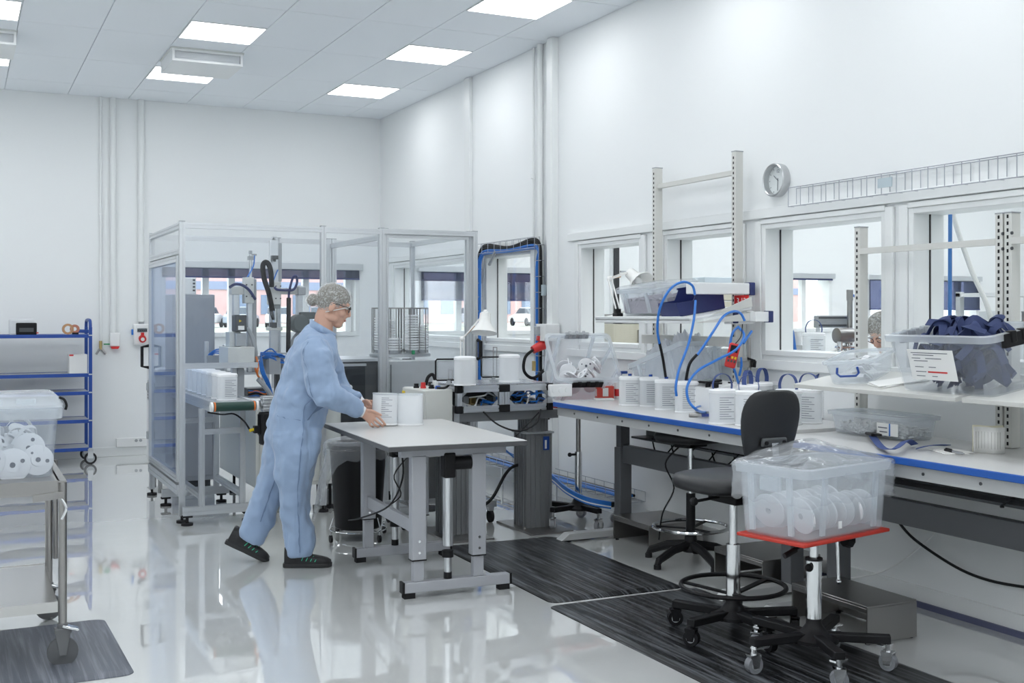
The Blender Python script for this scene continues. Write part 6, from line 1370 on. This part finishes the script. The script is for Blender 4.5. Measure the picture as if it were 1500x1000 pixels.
lb = storage_box('reel_crate', 'large lidded milky box of white reels on the steel trolley', (.085, 5.52, .793), 0, .58, .40, .30, clear('clear crate plastic', (.97, .98, .99), .11, (.84, .88, .93), .5, .1), .05, rimh=.045, ribs=False)
MB().loft([[(x, y, z) for x, y in rrect(a, c, .04)] for a, c, z in ((.66, .475, .304), (.665, .48, .315), (.645, .46, .33), (.62, .44, .352), (.60, .42, .356))]).build('lid', MILK, lb)
q = MB()
for k in range(4): q.b2(-.25+.13*k, -.17+.13*k, -.236, -.222, .318, .345)
q.build('lid_rib', MILK, lb, bevel=.006); MB().tube([(.315, -.2, .345), (.335, -.2, .335), (.345, -.2, .31), (.34, -.2, .29)], .006, 6, sm=4).build('lid_latch', BLACK, lb)
MB().b2(-.02, .02, -.24, -.225, .20, .30).build('wall_catch', MILK, lb)
random.seed(61)
pos = [(.03, -.17, .08, 84, 8, 0, 1.1), (.13, -.165, .055, 80, -6, 1, 1.1), (-.04, -.12, .15, 60, 20, 2, 1.1), (.2, -.12, .12, 70, -50, 0, 1), (-.16, -.16, .08, 80, 15, 3, 1.1), (-.1, -.05, .12, 50, 30, 1, 1), (.08, -.05, .14, 45, -30, 2, 1.1), (.2, .02, .1, 60, 20, 0, 1), (-.2, 0, .1, 65, -20, 0, 1.1), (0, .08, .12, 50, 0, 1, 1), (.12, .1, .1, 30, 40, 0, 1.1), (-.12, .12, .1, 40, 0, 2, 1), (-.22, -.17, .06, 85, 0, 2, 1.1), (-.08, -.17, .05, 78, 10, 1, 1.1), (.23, -.15, .07, 75, 25, 0, 1), (.05, -.1, .05, 20, 0, 0, 1.1), (-.15, -.08, .05, 15, 10, 0, 1.1), (.18, .12, .16, 40, 10, 1, 1)]
LBM = Matrix.LocRotScale(lb.location, lb.rotation_euler, None)
rl = ['white reel flat against the near side of the lidded box', 'white reel low in the near right corner of the lidded box', 'white reel leaning above the near ones in the lidded box', 'white reel tilted at the right side of the lidded box']
for k, (x, y, z, a, bb, c, s_) in enumerate(pos): reel(tuple(LBM @ Vector((x, y, z))), (R(a), R(bb), R(40*c) if k > 3 else 0), rl[k] if k < 4 else 'white reel among the heap inside the lidded box', 'reels in the lidded box', s_*.95)
for k in range(16):
    x0, y0 = random.uniform(-.22, .2), random.uniform(-.15, .1); L_ = random.uniform(.06, .10)
    b = MB().tube([(-L_, 0, 0), (-L_*.3, .01, random.uniform(.03, .08)), (L_*.5, 0, random.uniform(.02, .06)), (L_, .0, -.02)], 0, sm=6, flat=(.016, .003))
    tag(b.build('strip', mat('white strip', (.80, .81, .83), .5), None, loc=tuple(LBM @ Vector((x0, y0, random.uniform(.13, .2)))), rot=(random.uniform(-.6, .6), random.uniform(-.9, .9), random.uniform(0, 6))), 'curled white strip lying over the reels in the lidded box', 'strip', 'strips in the lidded box')
# ------------------------------------------------------------------ blue shelf trolley by the back wall
bcx = thing('shelf_trolley', 'blue framed shelf trolley with grey shelves by the back wall', 'trolley', (.6, 12.3, 0))
for x in (-.05, 1.20):
    for y in (12.08, 12.50): W(bcx).b2(x-.016, x+.016, y-.016, y+.016, .15, 1.37).build('post', BLUE, bcx, bevel=.003)
    W(bcx).tube([(x, 12.08, 1.36), (x, 12.10, 1.42), (x, 12.16, 1.44), (x, 12.42, 1.44), (x, 12.48, 1.42), (x, 12.50, 1.36)], .016, 8, sm=4).build('handle', BLUE, bcx)
    for y in (12.08, 12.50):
        W(bcx).lathe([(.0, -.014), (.045, -.014), (.06, -.01), (.06, .01), (.045, .014), (0, .014)], (x, y, .06), ax='y', n=24).build('caster_wheel', RUBBER, bcx); W(bcx).cyl((x, y-.0145, .06), (x, y+.0145, .06), .04, n=18).build('wheel_disc', GPLAS, bcx); W(bcx).b2(x-.025, x+.025, y-.02, y-.016, .06, .15).b2(x-.025, x+.025, y-.02, y+.02, .125, .155).build('caster_fork', ALU, bcx)
for z in (1.295, .905, .725, .445, .165):
    W(bcx).b2(-.04, 1.19, 12.085, 12.495, z-.012, z).build('shelf', mat('shelf grey board', (.45, .46, .50), .5), bcx)
    W(bcx).b2(-.034, 1.184, 12.066, 12.084, z-.03, z+.004).b2(-.034, 1.184, 12.496, 12.514, z-.03, z+.004).build('shelf_rail', BLUE, bcx, bevel=.002)
    for x in (-.05, 1.20): W(bcx).b2(x-.018, x+.018, 12.062, 12.10, z-.012, z).build('clip', ALU, bcx)
t = thing('label_printer', 'white and black label printer on top of the blue shelf trolley', 'printer', (.58, 12.25, 1.2955))
MB().b2(-.12, .11, -.08, .08, 0, .16).build('case', mat('printer white', (.66, .68, .70), .45), t, bevel=.02); MB().b2(-.06, .13, -.095, -.075, .0, .12).build('front', BLACK, t, bevel=.01); MB().b2(-.03, .1, -.099, -.094, .03, .07).build('tray', DGREY, t); MB().box((.135, -.09, .02), (.02, .01, .012)).build('red_tab', RED, t)
t = thing('tape_roll', 'brown tape roll standing on the blue shelf trolley', 'tape', (1.0, 12.22, 1.3505)); MB().lathe([(.034, -.025), (.054, -.025), (.054, .025), (.034, .025), (.034, -.025)], ax='y', n=24).build('tape', mat('brown tape', (.50, .27, .13), .5), t); MB().lathe([(.032, -.026), (.035, -.026), (.035, .026), (.032, .026), (.032, -.026)], ax='y', n=24).build('core', mat('cardboard', (.55, .42, .28), .8), t)
t = thing('tape_dispenser', 'blue handled tape dispenser beside the brown tape roll', 'dispenser', (1.10, 12.22, 1.296)); MB().beam((-.02, 0, .035), (.11, 0, .03), .03, .035).build('handle', BLUE, t, bevel=.008); MB().lathe([(.02, -.02), (.045, -.02), (.045, .02), (.02, .02), (.02, -.02)], (-.035, 0, .055), ax='y', n=20).build('tape', mat('red brown tape', (.5, .2, .13), .5), t); MB().b2(-.06, 0, -.025, .025, .0, .02).build('base', BLACK, t)
t = thing('white_carton', 'white carton on the second shelf of the blue trolley', 'carton', (1.10, 12.28, .9055)); MB().b2(-.09, .08, -.1, .1, 0, .19).build('carton', PAPER, t, bevel=.003); MB().b2(-.09, -.05, -.102, -.1, .175, .19).build('red_mark', RED, t)
# ------------------------------------------------------------------ the neighbouring room seen through the windows
nb = thing('neighbour_bench', 'pale bench in the next room along the far side of the windows', 'bench', (5.1, 5.5, 0))
W(nb).b2(4.72, 5.38, 2.6, 6.9, 1.16, 1.19).build('bench_top', PAINT, nb, bevel=.003)
for y in (2.8, 4.4, 6.7):
    for x in (4.8, 5.3): W(nb).b2(x-.03, x+.03, y-.03, y+.03, 0, 1.16).build('leg', ALU, nb)
NZ = 1.191
BEIGE = mat('beige enamel', (.66, .62, .50), .5)
p = at(918, 500, d=9.6); t = thing('beige_cabinet', 'beige cabinet with a steel latch seen through the window behind the lamp', 'cabinet', (p.x, p.y, 0))
MB().b2(-.25, .3, -.2, .2, .06, 1.42).build('body', BEIGE, t, bevel=.006); MB().b2(-.24, .29, -.21, .21, 0, .06).build('plinth', DGREY, t); MB().b2(-.02, .02, -.225, -.2, 1.27, 1.37).build('latch', STEEL, t, bevel=.003); MB().b2(-.24, .3, -.2, .2, 1.42, 1.44).b2(-.2, .26, -.15, .15, 1.44, 1.50).build('top_tray', STEEL, t)
p = at(1058, 425, d=10.2); t = thing('filing_boxes', 'stacked beige trays on a cabinet seen behind the upright rack', 'cabinet', (p.x, p.y, 0))
MB().b2(-.35, .3, -.2, .2, 0, 1.55).build('cabinet', PAINT, t, bevel=.006)
for k in range(4): MB().b2(-.33, .28, -.19, .19, 1.552+.07*k, 1.612+.07*k).build('tray', (BEIGE, BEIGE, mat('pale tray', (.75, .77, .78), .5), mat('pale blue tray', (.62, .70, .76), .5))[k], t, bevel=.004)
p = at(905, 400, Y=12.55); t = thing('vertical_cable_run', 'black cable run on the far wall of the next room', 'cable', (p.x, 12.64, 1.3)); W(t).b2(p.x-.06, p.x+.06, 12.60, 12.648, 1.3, 3.2).build('duct', PAINT, t); W(t).b2(p.x-.035, p.x+.035, 12.57, 12.60, 1.4, 2.4).build('cable', BLACK, t); W(t).box((p.x+.12, 12.6, 2.05), (.1, .03, .02)).build('bracket', GPLAS, t)
p = at(992, 410, d=8.6); t = thing('red_lever_valve', 'brass valve with a red lever seen above the clear lidded box', 'valve', (p.x, p.y, 0)); MB().cyl((0, 0, 0), (0, 0, 1.66), .025).build('pipe', PAINT, t); MB().cyl((0, 0, 1.66), (0, 0, 1.76), .035).cyl((-.07, 0, 1.71), (.07, 0, 1.71), .028).build('body', BRASS, t); MB().tube([(.02, 0, 1.77), (.06, 0, 1.775), (.075, 0, 1.84)], .01, 6).build('lever', RED, t)
p = at(1148, 470, d=7.6); t = thing('air_regulator', 'brass air regulator with a green lever just behind the window', 'valve', (p.x, p.y, NZ)); MB().cyl((0, 0, 0), (0, 0, .12), .02).cyl((0, 0, .12), (0, 0, .36), .035).ball((0, 0, .20), .05, 12, 8).build('body', BRASS, t); MB().beam((.02, 0, .30), (.06, 0, .42), .022, .012).build('lever', GREEN, t); MB().tube([(-.01, -.03, .12), (-.02, -.05, .05), (.0, -.07, .012)], .014, 8, sm=4).tube([(.06, -.01, .2), (.07, -.02, .1), (.075, -.03, .01)], .014, 8, sm=4).build('hose', BLUEH, t); MB().cyl((.06, 0, .0), (.06, 0, .2), .018).build('gauge_pipe', STEEL, t)
p = at(1165, 500, d=7.7); t = thing('small_press', 'small white press with a top cylinder on the next room bench', 'machine', (p.x, p.y, NZ)); MB().b2(-.07, .08, -.06, .06, 0, .03).b2(-.05, .05, -.05, .05, .03, .10).build('base', POWDER, t, bevel=.005); MB().cyl((0, 0, .10), (0, 0, .16), .04).cyl((0, 0, .16), (0, 0, .19), .028).build('cylinder', WPLAS, t); MB().tube([(.05, 0, .08), (.08, 0, .05), (.07, 0, 0.01)], .008, 6).build('cable', BLACK, t)
p = at(1192, 524, d=7.4); canister((p.x, p.y, NZ+.0), R(-30), 'strapped canister standing behind the window below the clock', 'canister next door', ('base', 'body', 'lid', 'print', 'strap'))
p = at(1226, 470, d=7.5); t = thing('slotted_machine', 'machine with a slotted grey guard and chrome tubes beside the next room worker', 'machine', (p.x, p.y, NZ)); MB().b2(-.12, .16, .05, .09, .22, .30).build('guard', GPLAS, t, bevel=.004)
for z in (.235, .285): MB().b2(-.11, .14, .046, .05, z-.006, z+.006).build('guard_slot', DGREY, t)
for x in (-.1, .14): MB().cyl((x, .07, 0), (x, .07, .22), .012).build('post', ALU, t)
MB().b2(-.06, .12, -.1, .04, 0, .05).build('base', NAVY, t, bevel=.006); MB().cyl((-.04, -.04, .17), (.08, -.05, .17), .05).build('drum', STEEL, t); MB().cyl((-.03, -.06, .05), (-.03, -.06, .13), .018).cyl((.03, -.07, .05), (.05, -.04, .13), .018).cyl((-.06, -.06, .09), (.1, -.06, .09), .014).cyl((-.05, -.08, .06), (.09, -.08, .065), .012).build('tubes', CHROME, t); MB().tube([(-.06, -.06, .08), (-.11, -.06, .06), (-.13, -.07, .01)], .012, 8, sm=4).build('hose', PAPER, t); MB().cyl((.11, 0, .1), (.11, 0, .44), .018).cyl((.11, 0, .40), (.11, 0, .47), .022).build('mast', STEEL, t); MB().tube([(.12, 0, .44), (.15, -.02, .4), (.16, -.02, .2)], .008, 6, sm=4).build('air_line', BLUEH, t)
# pipes behind the right-hand window
p = at(1390, 400, d=7.2); t = thing('blue_pipe', 'upright blue pipe behind the right-hand window', 'pipe', (p.x, p.y, 0)); MB().cyl((0, 0, 0), (.02, 0, ZC-.01), .0125, n=14).build('pipe', mat('blue pipe plastic', (.03, .16, .45), .4), t)
a, c = at(1395, 310, d=7.3), at(1452, 470, d=7.0); t = thing('grey_pipe', 'slanting grey pipe beside the blue pipe', 'pipe', tuple(c)); W(t).tube([a+V(0, 0, .9), a+V(0, 0, .2), a, a+(c-a)*.5+V(0, 0, -.03), c, V(c.x+.05, c.y, .9), V(c.x+.05, c.y, 0)], .016, 10, sm=5).build('pipe', POWDER, t)
p = at(1490, 470, d=8.2); t = thing('equipment_rack', 'light rack with equipment at the right end of the next room', 'rack', (p.x, p.y, 0))
for x in (-.35, .35):
    for y in (-.2, .2): MB().b2(x-.02, x+.02, y-.02, y+.02, 0, 1.66).build('post', ALU, t)
for z in (1.64, 1.30, .9): MB().b2(-.37, .37, -.22, .22, z-.015, z+.01).build('shelf', PAINT, t)
for k, m_ in enumerate((WPLAS, GPLAS, WPLAS)): MB().b2(-.28+.2*k, -.13+.2*k, -.15, .1, 1.31, 1.52).build('unit', m_, t, bevel=.006)
MB().cyl((-.1, -.16, 1.45), (-.1, -.155, 1.45), .02).build('red_button', RED, t)
# worker in the next room: bent over the bench, seen through the window
p2 = at(1291, 490, d=7.35)
w2 = thing('person', 'person in hairnet and blue coverall bent over the bench in the next room', 'person', (p2.x+.275, p2.y+.075, 0), R(195))
HX = Vector((.28, 0, p2.z+.02)); PT2 = R(38)
H2 = Matrix(((math.cos(PT2), 0, math.sin(PT2), HX.x), (0, 1, 0, 0), (-math.sin(PT2), 0, math.cos(PT2), HX.z), (0, 0, 0, 1)))
b = MB(); b.M = H2
b.ball((-.012, 0, .028), (.096, .075, .093), 24, 16); b.ball((.025, 0, -.04), (.064, .058, .08), 20, 14); b.ball((.062, 0, -.1), (.027, .03, .024)); b.cyl((.084, 0, .022), (.105, 0, -.026), .011, .014); b.ball((.106, 0, -.029), (.013, .014, .010)); b.ball((.079, 0, -.055), (.019, .026, .02))
for s_ in (-1, 1): b.ball((-.008, s_*.077, -.012), (.020, .009, .033)); b.ball((.054, s_*.04, -.028), (.03, .022, .028))
b.M = None
limb(b, [(H2 @ Vector((-.02, 0, -.04)), .057, .056), (Vector((.14, 0, HX.z-.17)), .06, .06), (Vector((.05, 0, HX.z-.26)), .10, .14), (Vector((-.02, 0, 1.0)), .11, .14), (Vector((-.05, 0, .88)), .12, .14)])
for s_ in (-1, 1):
    limb(b, [(Vector((.08, s_*.19, HX.z-.22)), .045, .045), (Vector((.16, s_*.25, HX.z-.42)), .04, .04), (Vector((.36, s_*.12, NZ+.07)), .028, .028), (Vector((.42, s_*.09, NZ+.05)), .02, .035), (Vector((.47, s_*.08, NZ+.035)), .012, .04)], Vector((0, 0, 1)))
    for k in range(4): limb(b, [(Vector((.46, s_*(.05+.02*k), NZ+.035)), .009, .009), (Vector((.50, s_*(.045+.02*k), NZ+.03)), .008, .008), (Vector((.525, s_*(.045+.02*k), NZ+.016)), .007, .007)], Vector((0, 0, 1)), 8)
    limb(b, [(Vector((.42, s_*.055, NZ+.045)), .010, .010), (Vector((.46, s_*.03, NZ+.035)), .008, .008)], Vector((0, 0, 1)), 8)
    limb(b, [(Vector((-.05, s_*.1, .9)), .09, .09), (Vector((-.02, s_*.1, .48)), .06, .06), (Vector((-.06, s_*.1, .06)), .04, .04)])
body_finish(b, 'body', SKIN, w2, .006, 3)
b = MB()
limb(b, [(Vector((-.05, 0, .82)), .14, .17), (Vector((-.06, 0, .95)), .15, .19), (Vector((-.02, 0, 1.1)), .15, .19), (Vector((.04, 0, HX.z-.26)), .13, .2), (Vector((.10, 0, HX.z-.17)), .085, .10)])
for s_ in (-1, 1):
    limb(b, [(Vector((.06, s_*.15, HX.z-.23)), .08, .085), (Vector((.12, s_*.23, HX.z-.34)), .08, .075), (Vector((.17, s_*.25, HX.z-.43)), .07, .065), (Vector((.34, s_*.14, NZ+.07)), .048, .045)], Vector((0, 0, 1)))
    limb(b, [(Vector((-.05, s_*.09, .85)), .13, .11), (Vector((-.03, s_*.1, .5)), .095, .09), (Vector((-.06, s_*.1, .09)), .085, .08)])
    shs = MB(); shs.M = Matrix.Translation((-.05, s_*.1, .001)); shs.prism([(-.08, .0), (-.085, .06), (-.03, .10), (.05, .085), (.16, .05), (.19, .02), (.19, 0)], -.042, .042, 'y'); shs.build('shoe', SHOE, w2, bevel=.012)
body_finish(b, 'coverall', CLOTH, w2, .013, 5, ((.16, .03),))
cap(.102, .081, .099, lambda p: p.z > -.012+.62*p.x and p.x < .085, 'hair', HAIR, w2, .002, H2); cap(.111, .087, .108, lambda p: p.z > -.035+.60*p.x, 'hairnet', NET, w2, .006, H2)
g = MB(); g.M = H2
for s_ in (-1, 1): g.tube([(.098+.004*math.cos(a), s_*.033+.025*math.cos(a), .006+.019*math.sin(a)) for a in [2*PI*k/20 for k in range(20)]], .0024, 6, closed=True); g.tube([(.098, s_*.058, .012), (.03, s_*.080, .012), (-.01, s_*.084, .008)], .0026, 6)
g.build('glasses', MATS['dark glasses frame'], w2)
for s_ in (-1, 1):
    e = MB(); e.M = H2; e.ball((.079, s_*.031, .012), .0115, 12, 8); e.build('eye', MATS['eye white'], w2)
